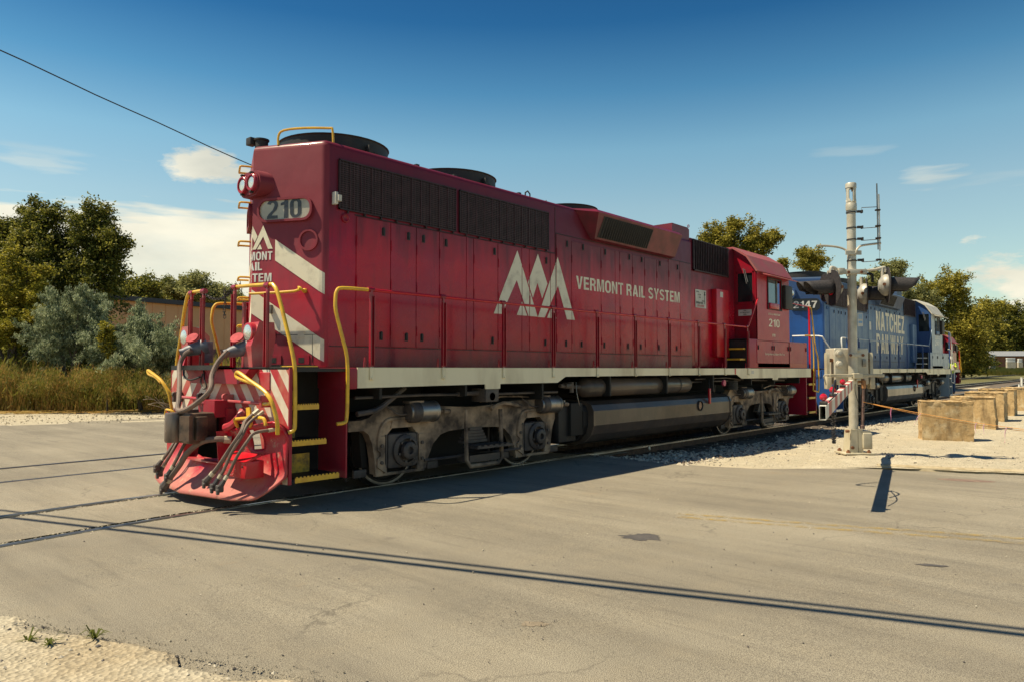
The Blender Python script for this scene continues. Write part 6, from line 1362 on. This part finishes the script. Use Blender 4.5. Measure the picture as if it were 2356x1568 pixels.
for (x, y) in ((-.22, -.16), (.16, -.16), (-.22, .2), (.16, .2)): S(MB().cyl((x, y, -.10), (x, y, .09), .022, n=8).cyl((x, y, .035), (x, y, .065), .038, n=6), 'anchor_bolt', RUSTB)
S(MB().cyl((-.19, -.14, .43), (-.25, -.14, .43), .026, n=8), 'bolt', RUSTB); S(MB().cyl((-.14, -.15, .13), (-.14, -.18, .13), .03, n=8), 'bolt', RUSTB)
S(MB().lathe((-.02, 0, -.16), (0, 0, 1), [(0, .36), (.04, .36), (.055, .345), (.06, .20), (.03, 0)], 30), 'foundation', pm('rusty crumbled footing', (.38, .24, .13), (.46, .38, .27), 12, .95, bs=.7))
for k in range(16):
    a = random.uniform(0, 6.28); r_ = random.uniform(.03, .26); p0 = (r_ * math.cos(a), r_ * math.sin(a) - .05, -.09); S(MB().tube([p0, (p0[0] + random.uniform(-.12, .12), p0[1] + random.uniform(-.08, .08), -.02)], .006, 4), 'dry_twig', DSTONE)
sg = MB(); pts = rounded(.005, .10, 2.36, 2.61, .015, 3)
so = S(sg.prism(pts, lambda u, v, w: (u + .03, w, v), -.092, -.086), 'notice_plate', SIGNW, smooth=False)
S(MB().box(.048, .12, -.0935, -.0925, 2.50, 2.592).box(.048, .12, -.0935, -.0925, 2.42, 2.46), 'notice_print', pm('pale blue print', (.25, .42, .62), (.2, .36, .55), 5, .5), so, smooth=False)
for k in range(4): S(MB().box(.056, .112, -.0945, -.0938, 2.575 - .02 * k, 2.58 - .02 * k), 'notice_line', SIGNW, so, smooth=False)

# rope with flagging tape
def Lp(lat, dep, z): q = Vector((MX, MY, 0)) + RH * lat + FH * dep; q.z = z; return q
ra, rb_ = Lp(.11, -.09, .965), at(2480, 11.6); rb_.z = .50
for k, off in ((0, 0), (1, 1)):
    pts = []
    for i in range(21):
        q = i / 20; p = ra.lerp(rb_, q); p.z -= .05 * math.sin(math.pi * q) + (off * .035 * math.sin(math.pi * q * .95)); p += FH * off * .02; pts.append(p)
    if k == 0: rope_pts = pts
    o = MB().tube([p - ra for p in pts], .005, 5).build('barrier_rope', ROPE, None, label=('upper' if k == 0 else 'lower') + ' strand of orange rope strung from the signal mast past the concrete blocks', category='rope', group='strands of orange rope')
    o.location = ra
dcol = ['single pink tape streamer hanging nearest to the signal mast', 'pale pink tape streamer blowing just left of the front concrete block', 'left one of the paired pink tapes at the right edge of the front block', 'right one of the paired pink tapes at the right edge of the front block', 'pink tape streamer farthest from the mast, over the second block']
for (u, lb, dx, ln, cl) in ((2049, 0, -.03, .24, PINK), (2116, 1, -.14, .20, None), (2243, 2, -.04, .17, None), (2261, 3, -.03, .17, None), (2312, 4, -.06, .26, None)):
    best = min(range(20), key=lambda i: abs(((rope_pts[i] - CAM).dot(RH)) / ((rope_pts[i] - CAM).dot(FH)) * FPX + 1178 - u))
    a_, b2 = rope_pts[best], rope_pts[min(best + 1, 20)]
    def uo(p): return ((p - CAM).dot(RH)) / ((p - CAM).dot(FH)) * FPX + 1178
    q = (u - uo(a_)) / (uo(b2) - uo(a_)); p = a_.lerp(b2, q)
    m = MB(); V = []; F = []
    for j in range(8):
        f = j / 7; c = RH * (dx * f) + Vector((0, 0, -ln * f)) + FH * (.02 * math.sin(f * 5)); w = .010 + .010 * f; wd = (RH * math.cos(f * 1.2) + FH * math.sin(f * 1.2)) * w; V += [tuple(c - wd), tuple(c + wd)]
    for j in range(7): F.append((2 * j, 2 * j + 1, 2 * j + 3, 2 * j + 2))
    o = m.add(V, F).build('flagging_tape', cl or pm('pale pink tape' + str(lb), (.92, .62, .68), (.85, .5, .6), 8, .5), None, label=dcol[lb], category='ribbon', group='pink tapes tied on the rope'); o.location = p
    md = o.modifiers.new('t', 'SOLIDIFY'); md.thickness = .001

# ------------------------------------------------------------------ concrete blocks
def block(u0, u1, D, ytop, ybot, depth, side_deg, lb, skew=0.0):
    """front face spans u0..u1 at depth D; the long side runs back"""
    zt = CAM.z - (ytop - HOR) / FPX * D; zb = CAM.z - (ybot - HOR) / FPX * D
    ur = at(u1, D); sd = rad(side_deg); dirn = Vector((math.cos(sd), math.sin(sd), 0)); fd = Vector((math.sin(sd), -math.cos(sd), 0))
    rw = FH + RH * ((u0 - 1178) / FPX); dd = Vector((ur.x - CAM.x, ur.y - CAM.y)); den = rw.x * -fd.y + rw.y * fd.x   # where the sight line of the left edge meets the face
    ln = (dd.x * rw.y - dd.y * rw.x) / (fd.x * rw.y - fd.y * rw.x); h = zt - zb
    bm = bmesh.new(); bmesh.ops.create_cube(bm, size=1)
    for v in bm.verts:
        a, c, z = v.co.x + .5, v.co.y + .5, v.co.z + .5
        v.co = dirn * (a * depth) - fd * (ln * (1 - c)) + Vector((0, 0, z * h)) + (fd * skew * z)
    bmesh.ops.bevel(bm, geom=bm.edges[:], offset=.025, segments=2, profile=.5, affect='EDGES')
    bmesh.ops.subdivide_edges(bm, edges=[e for e in bm.edges if e.calc_length() > .3], cuts=22, use_grid_fill=True)
    for v in bm.verts:
        nn = mnoise.noise(v.co * 3.1 + Vector((D, 0, 0))) * .006 + mnoise.noise(v.co * 11 + Vector((D, 3, 0))) * .004 + mnoise.noise(v.co * 30) * .004
        ed = 1.0 if min(abs(v.co.z), abs(v.co.z - h)) < .06 or min(abs((-fd).dot(v.co)), abs((-fd).dot(v.co) - ln)) < .06 else .25
        cr = max(0, mnoise.noise(v.co * 7 + Vector((7, D, 0))) - .02) * .045 * ed
        v.co += v.normal * (nn - cr)
    me = bpy.data.meshes.new('concrete_block'); bm.to_mesh(me); bm.free(); me.materials.append(CONC); me.polygons.foreach_set('use_smooth', [True] * len(me.polygons)); me.set_sharp_from_angle(angle=.9)
    o = link('concrete_block', me, None, lb, 'concrete block', 'concrete blocks lined up beside the tracks'); o.location = (ur.x, ur.y, zb)
    return o
block(2121, 2233, 16.9, 924, 1015, .50, 22, 'nearest and largest looking concrete block, tan stained, with the rope in front')
block(2190, 2285, 20.2, 914, 992, .50, 2, 'second concrete block, its right edge crumbled and leaning', -.05)
block(2219, 2304, 23.2, 903, 970, .90, 1, 'third concrete block from the front, with a dark shaded side')
block(2250, 2328, 26.2, 896, 960, .80, 0, 'fourth concrete block, showing mostly its rounded top and dark side')
block(2303, 2385, 29.2, 893, 948, 1.2, 0, 'farthest concrete block, cut by the right edge of the photo')
pa = at(2180, 21.5); o = MB().bbox(-.55, .5, -.04, .04, 0, .25, .01).build('timber_board', pm('raw plank wood', (.50, .32, .15), (.42, .26, .12), 5, .8, st=(1, 8, 8)), None, label='plain wooden board behind the front concrete block', category='board'); o.location = (pa.x, pa.y, .40); o.rotation_euler = (0, 0, math.atan2(RH.y, RH.x))
pa = at(2181, 21.6); MBx = MB().bbox(-.5, .45, -.3, .3, -.15, .40, .02).build('timber_crate', pm('grey pallet wood', (.3, .22, .14), (.2, .15, .1), 5, .85), None, label='low wooden crate hidden behind the front concrete block, carrying the board', category='crate'); MBx.location = (pa.x, pa.y, 0); MBx.rotation_euler = (0, 0, math.atan2(RH.y, RH.x))
for (u, lb) in ((2343, 'left one of the two short white marker posts beyond the blocks'), (2349, 'right and taller one of the two short white marker posts beyond the blocks')):
    p = at(u, 44); r0 = thing('marker_post', (p.x, p.y, -.2), 0, lb, 'post'); MB().cyl((0, 0, 0), (0, 0, .85 if u < 2345 else 1.25), .06, n=10).build('post_shaft', WHITE, r0); MB().cyl((0, 0, .85 if u < 2345 else 1.25), (0, 0, .88 if u < 2345 else 1.30), .065, n=10).build('post_cap', SIGNW, r0)
# the little round can beside the rail
p = gp(1493, 1037, -.08); r0 = thing('crushed_can', (p.x, p.y, -.05), .9, 'round crushed metal can lid lying by the near rail under the fuel tank', 'can')
MB().lathe((0, 0, .03), (-.6, -.7, .25), [(0, 0), (0, .045), (.012, .048), (.02, .04), (.02, 0)], 18).build('can_lid', GALV, r0)

# ------------------------------------------------------------------ overhead cables (their shadows cross the road)
def wire(a, b_, r, lb, sag=.4, n=24, twist=0):
    a = Vector(a); b_ = Vector(b_); pts = []
    for i in range(n + 1):
        q = i / n; p = a.lerp(b_, q); p.z -= sag * 4 * q * (1 - q); pts.append(p - a)
    o = MB().tube(pts, r, 6).build('overhead_cable', CABLE, None, label=lb, category='cable'); o.location = a; return o
SX, SY = SUN.x / SUN.z, SUN.y / SUN.z
H_ = 5.6
def shadow_line(p, q, r, lb, sag, H_=H_):
    p = Vector((*p, 0)); q = Vector((*q, 0)); d = q - p
    a = p - d * 2.2; b2 = q + d * 1.6
    wire((a.x + SX * H_, a.y + SY * H_, H_), (b2.x + SX * H_, b2.y + SY * H_, H_), r, lb, sag)
shadow_line((-4.14, 1.0), (-1.01, -8.0), .042, 'thick overhead cable above the road, out of frame, that throws the lower shadow line', .15)
shadow_line((-3.90, 1.0), (-.887, -8.0), .032, 'second overhead cable above the road, out of frame, that throws the upper shadow line', .15, 6.4)
wa = at(-60, 15.4, 84); wb = at(1500, 60, 760)
a = wa; b2 = wb; pts = []
for i in range(61):
    q = i / 60; p = a.lerp(b2, q); p.z -= .9 * 4 * q * (1 - q) * .5; p.z += .012 * math.sin(q * 90); pts.append(p - a)
o = MB().tube(pts, .015, 6).build('overhead_cable', CABLE, None, label='thin black cable crossing the sky on the left and passing behind the red locomotive', category='cable'); o.location = a

# ------------------------------------------------------------------ buildings
# tan metal building behind the junipers
p0 = at(150, 47); dr = Vector((1.153, .207, 0)).normalized(); nr = Vector((dr.y, -dr.x, 0))
tb = thing('metal_building', (p0.x, p0.y, 0), math.atan2(dr.y, dr.x), 'long tan metal sided building with dark roof edge and maroon lower wall behind the junipers', 'building')
HB = 1.56 + 152 * 49 / FPX + .35
m = MB(); 
x = 0
while x < 60: m.box(x, x + .92, -.02, .0, 3.2, HB); m.box(x + .92, x + 1.0, -.05, .0, 3.2, HB); x += 1.0
m.build('upper_wall_panels', TAN, tb, False, kind='stuff'); m = MB(); x = 0
while x < 60: m.box(x, x + .20, -.08, -.02, -.3, 3.2); m.box(x + .20, x + .40, -.04, -.02, -.3, 3.2); x += .40
m.build('lower_wall_ribs', MAROON, tb, False, kind='stuff')
MB().box(0, 60, .01, 14, -.3, HB - .05).build('building_shell', TAN, tb, False)
MB().box(-.3, 60.3, -.35, 14.3, HB, HB + .32).build('roof_edge', ROOFD, tb, False)
lw = Vector((0, 0, 0)); MB().box(8.0 + .0, 8.06, -1.2, -.1, HB - 1.75, HB - 1.69).build('lamp_arm', CHAIN, tb, False)
fx = MB().lathe((9.2, -.55, HB - 1.9), (0, 0, -1), [(0, .04), (.0, .12), (.25, .16), (.30, .30), (.42, .36), (.44, 0)], 16).cyl((9.2, -.55, HB - 1.9), (9.2, -.55, HB - 1.6), .10, n=10).cyl((9.2, -.1, HB - 1.7), (9.2, -.55, HB - 1.7), .05, n=8); fx.build('wall_lamp', WHITE, tb); MB().cyl((9.2, -.6, HB - 1.7), (7.7, -.6, HB - 1.68), .045, n=8).build('lamp_arm', CHAIN, tb)
# red brown building far right
p0 = at(2288, 300); fb = thing('long_building', (p0.x, p0.y, 1.4), math.atan2(RH.y, RH.x), 'low red brown building with grey metal roof far off at the right edge', 'building')
MB().box(0, 90, 0, 20, -1.9, 5.8).build('wall', BRICKY, fb, False); MB().prism([(-1.2, 5.8), (10, 8.0), (21, 5.8), (21, 5.6), (-1.2, 5.6)], lambda u, v, w: (w, u, v), -1.2, 91).build('roof', GREYR, fb, False)
for x in (6, 20): wd = MB().box(x, x + 6, -.1, -.01, 1.6, 3.9).build('window', WINDOW, fb, False)
for i in range(40): MB().box(i * 2.2, i * 2.2 + .2, -.12, -.005, .0, 5.7).build('wall_batten', BRICKY, fb, False)
V = []; F = []
for j, (D_, z) in enumerate(((58, -.35), (61, -.1), (64, .4), (67, .9), (70, 1.2), (90, 1.6), (110, 1.8), (150, -.3))):
    for i in range(41):
        u = 2180 + 620 * i / 40; p = at(u, D_ * 4.0); k_ = min(1, i / 5); V.append((p.x, p.y, -.35 + (z + .35 + .15 * mnoise.noise(p * .2)) * k_))
for j in range(7):
    for i in range(40): F.append((j * 41 + i, j * 41 + i + 1, (j + 1) * 41 + i + 1, (j + 1) * 41 + i))
me = bpy.data.meshes.new('terrain'); me.from_pydata(V, [], F); me.materials.append(EARTH); link('terrain', me, None, kind='structure')
lbs = ['tall white wrapped pallet stack before the far red brown building', 'low pale rubble heap left of the wrapped pallet stack', 'wide cream crate stack right of the bushes at the far yard', 'small grey white crate under the far building', 'broken white box left of the wrapped pallets']
for (u, y0, y1, w_, D), lb in zip(((2281, 815, 836, 13, 262), (2256, 827, 839, 12, 258), (2325, 823, 833, 17, 264), (2346, 825, 834, 8, 266), (2268, 825, 838, 8, 260)), lbs):
    p = at(u, D, y1); hgt = (y1 - y0) / FPX * D; ww = w_ / FPX * D
    r0 = thing('pallet_stack', (p.x, p.y, p.z), math.atan2(RH.y, RH.x) + random.uniform(-.2, .2), lb, 'pallet stack')
    for k in range(3): MB().bbox(-ww / 2 + random.uniform(-.1, .1), ww / 2, -.5, .5, hgt * k / 3, hgt * (k + 1) / 3 - .05, .05).build('wrapped_load', WHITE if k != 1 else SIGNW, r0)
    MB().box(-ww / 2 - .1, ww / 2 + .1, -.55, .55, -2.6, -.01).build('pallet_base', GRAV, r0, False)

# ------------------------------------------------------------------ vegetation
def leaves(blobs, n, size, clump, seed, flatness=.8, mcl=14, fill=.25, up=.35, aspect=.5):
    """blobs: (centre xyz, radii xyz); leaf quads gathered in clumps near the surface of every blob"""
    r = np.random.default_rng(seed); vol = np.array([b[3] * b[4] + b[4] * b[5] for b in blobs]); vol = vol / vol.sum(); V = []; T = []
    for b, w in zip(blobs, vol):
        m = max(3, int(n * w / mcl)); d = r.normal(size=(m, 3)); d /= np.linalg.norm(d, axis=1)[:, None]
        rr = np.where(r.random(m) < fill, r.random(m) ** .5, .82 + .26 * r.random(m)); c = np.array(b[:3]) + d * rr[:, None] * np.array(b[3:6])
        cs = clump * (.6 + .8 * r.random(m)); ct = r.random(m)
        p = c[:, None, :] + r.normal(size=(m, mcl, 3)) * cs[:, None, None] * np.array((1, 1, flatness)) * .6
        V.append(p.reshape(-1, 3)); T.append(np.clip(np.repeat(ct, mcl) + r.normal(size=m * mcl) * .22, 0, 1))
    P_ = np.concatenate(V); T = np.concatenate(T); k = len(P_)
    a = r.normal(size=(k, 3)); a[:, 2] = a[:, 2] * .6 + up; a /= np.linalg.norm(a, axis=1)[:, None]
    q = np.cross(a, r.normal(size=(k, 3))); q /= np.linalg.norm(q, axis=1)[:, None]; s = size * (.6 + .8 * r.random(k))[:, None]
    v = np.stack([P_ - a * s, P_ + q * s * aspect, P_ + a * s, P_ - q * s * aspect], 1); v[:, 1] += a * s * .15
    return v.reshape(-1, 3), T
def leafmesh(name, data, mat, parent, **tags):
    v, T = data; k = len(T); me = bpy.data.meshes.new(name)
    me.vertices.add(4 * k); me.vertices.foreach_set('co', v.astype(np.float32).ravel()); me.loops.add(4 * k); me.loops.foreach_set('vertex_index', np.arange(4 * k, dtype=np.int32))
    me.polygons.add(k); me.polygons.foreach_set('loop_start', np.arange(0, 4 * k, 4, dtype=np.int32)); me.update(calc_edges=True)
    at_ = me.attributes.new('tint', 'FLOAT', 'FACE'); at_.data.foreach_set('value', T.astype(np.float32)); me.materials.append(mat)
    return link(name, me, parent, **tags)
def tree(name, label, cat, u, D, blobs, mat, n, size, clump, seed, group=None, zscale=1, fill=.25, aspect=.5, limb=.10, rdep=.9, up=.35, split=True, sprays=6):
    base = at(u, D); base.z = -.25; root = thing(name, base, 0, label, cat, group); B = []; r = random.Random(seed)
    for (bu, by, ru, ry) in blobs:
        p = at(bu, D, by) + FH * r.uniform(-.5, .5) * ru / FPX * D * rdep - base; B.append((p.x, p.y, p.z, ru / FPX * D, ru / FPX * D, ry / FPX * D))
    SB = []
    for b in B:
        for k in range(7):
            d = Vector((r.gauss(0, 1), r.gauss(0, 1), r.gauss(0, 1))).normalized() * r.uniform(.35, .95); q = r.uniform(.30, .55)
            SB.append((b[0] + d.x * b[3] * .85, b[1] + d.y * b[4] * .85, b[2] + d.z * b[5] * .85, b[3] * q, b[4] * q, b[5] * q))
        SB.append((b[0], b[1], b[2], b[3] * .6, b[4] * .6, b[5] * .6))
    if split:
        for b in B:
            for k in range(sprays):
                d = Vector((r.gauss(0, 1), r.gauss(0, 1), r.gauss(.5, .9))).normalized(); ex = r.uniform(1.0, 1.45)
                for t_, q in ((.75, .20), (.95, .15), (1.12, .11), (1.28, .07)):
                    t_ *= ex; SB.append((b[0] + d.x * b[3] * t_, b[1] + d.y * b[4] * t_, b[2] + d.z * b[5] * t_, b[3] * q, b[4] * q, b[5] * q * 1.2))
    leafmesh('crown', leaves(SB if split else B, n, size, clump * (.75 if split else 1), seed, fill=fill, aspect=aspect, up=up), mat, root)
    H = max(b[2] for b in B); m = MB(); m.tube([(0, 0, 0), (r.uniform(-.2, .2), r.uniform(-.2, .2), H * .35), (0, 0, H * .6)], limb * 2.2, 8, 3, rs=[1.3, 1, .8, .6, .5]); m.build('trunk', BARK, root)
    for b in B:
        e = Vector(b[:3]); s0 = Vector((0, 0, min(H * .5, max(.3, e.z * .45)))); mid = s0.lerp(e, .5) + Vector((r.uniform(-.2, .2), r.uniform(-.2, .2), .15 * H * .3))
        lm = MB().tube([s0, mid, e], limb, 6, 3, rs=[1, .8, .6, .4, .25])
        for k in range(3): tt = Vector((r.uniform(-1, 1) * b[3], r.uniform(-1, 1) * b[4], r.uniform(.2, 1) * b[5])) * .6; lm.tube([mid.lerp(e, .6), e + tt * .5, e + tt], limb * .3, 5)
        lm.build('limb', BARK, root)
    return root
tree('maple_tree', 'tallest dark leafy tree at the left with two ragged peaks', 'tree', 150, 34,
     [(60, 570, 62, 60), (85, 505, 34, 34), (40, 530, 36, 30), (120, 560, 50, 45), (195, 545, 46, 42), (205, 505, 30, 26), (245, 575, 32, 30), (262, 560, 18, 14), (150, 620, 90, 70), (215, 620, 50, 45), (60, 660, 90, 80), (190, 690, 70, 60), (-30, 620, 70, 90), (100, 740, 110, 80), (12, 545, 24, 24)],
     LDARK, 90000, .068, .30, 11, fill=.3, limb=.06, sprays=18)
tree('box_elder', 'yellow green tree at the left edge, in front of the dark tree', 'tree', 20, 30,
     [(15, 610, 45, 35), (60, 630, 30, 24), (20, 690, 55, 45), (80, 680, 26, 22), (100, 725, 38, 22), (40, 760, 50, 40), (-30, 720, 50, 80), (120, 745, 24, 14)], LYEL, 30000, .055, .22, 12, fill=.2, limb=.06)
jun = [('large rounded blue grey juniper in the middle of the roadside hedge', 175, 28.5, [(170, 770, 76, 68), (135, 715, 30, 34), (200, 712, 30, 36), (178, 695, 18, 26), (105, 795, 38, 56), (235, 785, 40, 50)], 30000),
       ('blue grey juniper on the right of the hedge, reaching behind the locomotive handrail', 330, 27.5, [(335, 800, 66, 58), (318, 755, 24, 34), (370, 805, 40, 46), (285, 812, 40, 44), (316, 722, 8, 22), (400, 830, 26, 34)], 26000),
       ('dark pointed juniper behind and left of the others', 115, 31, [(110, 730, 34, 60), (100, 690, 16, 30), (118, 790, 40, 50)], 9000)]
for i, (lb, u, D, bl, n) in enumerate(jun): tree('juniper', lb, 'juniper', u, D, bl, LJUN, int(n * 1.7), .058, .12, 20 + i, 'junipers behind the weeds', fill=.25, aspect=.22, up=1.6, limb=.03, sprays=12)
tree('young_elder', 'small yellow green shrub growing through the juniper', 'shrub', 250, 26.9, [(252, 770, 12, 26), (250, 800, 10, 20)], LYEL, 1500, .05, .13, 31, limb=.015)
far = [('dark round tree top above the tan building roof', 312, 82, [(275, 665, 26, 22), (310, 660, 34, 24), (345, 665, 28, 22), (320, 690, 60, 20)], LDARK, 21000, .14, .65),
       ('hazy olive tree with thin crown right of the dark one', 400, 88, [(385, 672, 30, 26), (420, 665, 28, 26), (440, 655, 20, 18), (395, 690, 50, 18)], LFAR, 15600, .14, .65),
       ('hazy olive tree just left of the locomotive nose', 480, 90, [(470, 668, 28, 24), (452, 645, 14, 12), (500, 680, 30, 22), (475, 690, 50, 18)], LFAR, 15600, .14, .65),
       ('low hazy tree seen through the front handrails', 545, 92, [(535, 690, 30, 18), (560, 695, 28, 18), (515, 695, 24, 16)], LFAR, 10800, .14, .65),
       ('low hazy tree behind the front headlight pair', 240, 90, [(235, 690, 26, 14), (262, 680, 14, 12)], LDARK, 1800, .24, .7)]
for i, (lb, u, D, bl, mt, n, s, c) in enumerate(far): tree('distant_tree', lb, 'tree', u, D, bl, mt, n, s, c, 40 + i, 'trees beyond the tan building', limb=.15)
mid = [('broad cottonwood crown rising above the red cab roof', 1700, 66, [(1632, 550, 20, 28), (1655, 560, 30, 30), (1690, 535, 22, 22), (1700, 560, 36, 34), (1735, 550, 30, 32), (1762, 560, 24, 26), (1785, 548, 14, 12), (1720, 590, 40, 24), (1650, 590, 44, 24), (1692, 522, 12, 10)], LGOLD, 26000, .105, .42),
       ('small leafy tree top left of the signal mast above the blue hood', 1872, 70, [(1870, 598, 30, 16), (1856, 588, 10, 12), (1890, 602, 20, 12), (1862, 615, 26, 14), (1808, 607, 10, 8)], LGOLD, 6000, .10, .4),
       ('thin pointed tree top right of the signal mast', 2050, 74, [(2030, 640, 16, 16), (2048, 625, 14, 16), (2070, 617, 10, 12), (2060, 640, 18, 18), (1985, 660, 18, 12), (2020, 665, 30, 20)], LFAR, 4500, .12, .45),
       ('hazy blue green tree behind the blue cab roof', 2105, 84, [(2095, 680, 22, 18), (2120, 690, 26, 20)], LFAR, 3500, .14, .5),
       ('tallest golden olive tree at the right behind the blue locomotive', 2180, 150, [(2150, 680, 38, 32), (2185, 665, 34, 28), (2205, 690, 32, 34), (2150, 730, 44, 44), (2200, 740, 48, 44), (2230, 720, 26, 30), (2170, 790, 70, 50), (2240, 780, 46, 50), (2215, 820, 50, 30), (2150, 790, 50, 50), (2170, 835, 60, 22), (2120, 760, 40, 60)], LGOLD, 60000, .23, 1.05),
       ('rounded golden tree right of the tallest one', 2275, 330, [(2262, 735, 30, 28), (2290, 720, 24, 20), (2285, 760, 34, 34), (2262, 790, 40, 36), (2290, 815, 40, 30), (2255, 835, 40, 20)], LGOLD, 26000, .48, 2.1),
       ('darker tree at the right edge above the red brown building', 2335, 340, [(2320, 745, 26, 26), (2350, 735, 26, 24), (2335, 780, 40, 34), (2305, 790, 30, 26), (2380, 760, 30, 40), (2325, 722, 8, 12), (2300, 805, 30, 24)], LDARK, 22000, .48, 2.1),
       ('low dark tree mass beside the third locomotive', 2215, 160, [(2215, 800, 34, 44), (2190, 820, 40, 40), (2245, 820, 30, 34), (2215, 838, 40, 18)], LDARK, 22000, .25, 1.05)]
for i, (lb, u, D, bl, mt, n, s, c) in enumerate(mid): tree('yard_tree', lb, 'tree', u, D, bl, mt, n, s, c, 60 + i, 'trees along the far side of the yard', limb=.13, fill=.3)
# backing wood behind the trees so their feet are closed
bb = []
for (u, y, ru, ry, D) in ((300, 720, 60, 20, 96), (420, 715, 70, 20, 96), (540, 715, 50, 20, 96), (20, 800, 90, 60, 38), (130, 820, 90, 50, 36), (1700, 640, 90, 30, 66)):
    p = at(u, D, y); bb.append((p.x, p.y, p.z, ru / FPX * D, ru / FPX * D * .6, ry / FPX * D))
leafmesh('undergrowth', leaves(bb, 45000, .17, .7, 90, fill=.5), LDARK, None, kind='stuff')
bb = []
for (u, y, ru, ry, D) in ((2180, 810, 70, 44, 175), (2120, 830, 50, 24, 165), (2190, 838, 60, 18, 158), (2240, 832, 26, 22, 170), (2300, 790, 60, 24, 350), (2360, 785, 60, 30, 350), (2430, 785, 60, 40, 350)):
    p = at(u, D, y); bb.append((p.x, p.y, p.z, ru / FPX * D, ru / FPX * D * .5, ry / FPX * D))
leafmesh('undergrowth', leaves(bb, 45000, .42, 1.6, 92, fill=.5), LDARK, None, kind='stuff')
# tall weeds along the shoulder
r = np.random.default_rng(5); K = 30000
V = np.zeros((K, 4, 3)); T = r.random(K)
for_x = -13 + 22 * r.random(K); dq = r.random(K) ** .8
yb = 23.3 - .80 * (for_x - 1.3) + dq * 4.5 + .5 * np.sin(for_x * 1.3) + .3 * np.sin(for_x * 3.1)
hh = (.7 + 1.0 * r.random(K)) * (.75 + .45 * np.clip(dq * 2.2, 0, 1)) * (1 + .28 * np.sin(for_x * .9 + 1) + .14 * np.sin(for_x * 2.9))
st_ = r.random(K) < .45
zc = np.where(st_, 0, hh * r.random(K) ** .7); ht = np.where(st_, hh, .16 + .12 * r.random(K))
an = r.random(K) * 6.28; ln = r.normal(size=(K, 2)) * np.where(st_, .14, .10)[:, None]; w = np.where(st_, .012, .030)
V[:, 0] = np.stack([for_x - np.cos(an) * w, yb - np.sin(an) * w, zc], 1); V[:, 1] = np.stack([for_x + np.cos(an) * w, yb + np.sin(an) * w, zc], 1)
V[:, 2] = np.stack([for_x + ln[:, 0] + np.cos(an) * w * .4, yb + ln[:, 1], zc + ht], 1); V[:, 3] = np.stack([for_x + ln[:, 0] - np.cos(an) * w * .4, yb + ln[:, 1], zc + ht], 1)
low = np.clip(1 - zc / 1.3, 0, 1); patch = .5 + .5 * np.sin(for_x * 1.7) * np.sin(for_x * .53 + 2)
T = np.clip(.15 + .35 * T + .45 * np.where(st_, .6, .0) * low + .35 * patch * low, 0, 1)
leafmesh('tall_weeds', (V.reshape(-1, 3), T), LWEED, None, kind='stuff')
bb = []
rr = random.Random(4)
for k in range(60):
    u = -60 + 480 * k / 59; D = 27.2 - (u / 480) * 2.2 + rr.uniform(-.3, 1.5); y = 872 + rr.uniform(-14, 26); p = at(u, D, y); q = rr.uniform(12, 24); bb.append((p.x, p.y, p.z, q / FPX * D, q / FPX * D, q * 1.1 / FPX * D))
leafmesh('weed_bushes', leaves(bb, 42000, .060, .15, 91, fill=.5, aspect=.14, up=2.0), LWEED, None, kind='stuff')
# straw litter under the weeds, strip of turf in the far yard
r = np.random.default_rng(15); K = 5000; x = -13 + 20 * r.random(K); y = 22.6 - .80 * (x - 1.3) + r.normal(size=K) * .5; V = np.zeros((K, 4, 3)); a = r.random(K) * 6.28; l = .08 + .1 * r.random(K)
for j, (s1, s2) in enumerate(((-1, -.08), (1, -.08), (1, .08), (-1, .08))): V[:, j] = np.stack([x + np.cos(a) * l * s1 - np.sin(a) * l * s2, y + np.sin(a) * l * s1 + np.cos(a) * l * s2, .03 + .05 * r.random(K)], 1)
leafmesh('straw_litter', (V.reshape(-1, 3), .7 + .3 * r.random(K)), LWEED, None, kind='stuff')
r = np.random.default_rng(16); K = 30000; c0_ = at(2190, 256); c1_ = at(2420, 256); q = r.random(K); dd = 44 * (r.random(K) - .5); x = c0_.x + (c1_.x - c0_.x) * q + FH.x * dd; y = c0_.y + (c1_.y - c0_.y) * q + FH.y * dd; h = .7 + .9 * r.random(K); V = np.zeros((K, 4, 3)); w = .16; zg = np.interp(dd, [-24, -12, 0, 12, 24], [-.35, -.1, .4, .9, 1.2]) * np.clip(q * 6, 0, 1)
V[:, 0] = np.stack([x - RH.x * w, y - RH.y * w, zg - .05], 1); V[:, 1] = np.stack([x + RH.x * w, y + RH.y * w, zg - .05], 1); V[:, 2] = V[:, 1] + np.stack([r.normal(size=K) * .1, r.normal(size=K) * .1, h], 1); V[:, 3] = V[:, 0] + (V[:, 2] - V[:, 1])
leafmesh('yard_grass', (V.reshape(-1, 3), .35 + .35 * r.random(K)), LWEED, None, kind='stuff')
# dead branches lying at the foot of the hedge
dbp = at(405, 26.3); dbp.z = 0; m = MB(); rr = random.Random(9)
for k in range(26):
    a = rr.uniform(-.3, 3.4); p0 = Vector((rr.uniform(-.3, .3), rr.uniform(-.3, .3), .1)); p1 = p0 + Vector((math.cos(a) * .5, math.sin(a) * .3, rr.uniform(.1, .45))); p2 = p1 + Vector((math.cos(a) * .4, 0, rr.uniform(-.1, .35))); m.tube([p0, p1, p2], .014, 5, 2)
o = m.build('dead_branch', pm('bleached dead wood', (.36, .28, .2), (.26, .2, .14), 5, .9), None, label='pile of bleached dead branches at the foot of the right juniper', category='branch'); o.location = dbp
MB().tube([Vector((0, 0, 0)), Vector((.1, 0, 1.0)), Vector((-.1, 0, 2.1))], .03, 5).tube([Vector((.1, 0, 1.0)), Vector((-.5, 0, 1.9))], .02, 5).build('dead_twig', BARK, None, label='bare twig poking up behind the front handrail chain', category='twig').location = at(552, 60, 700)
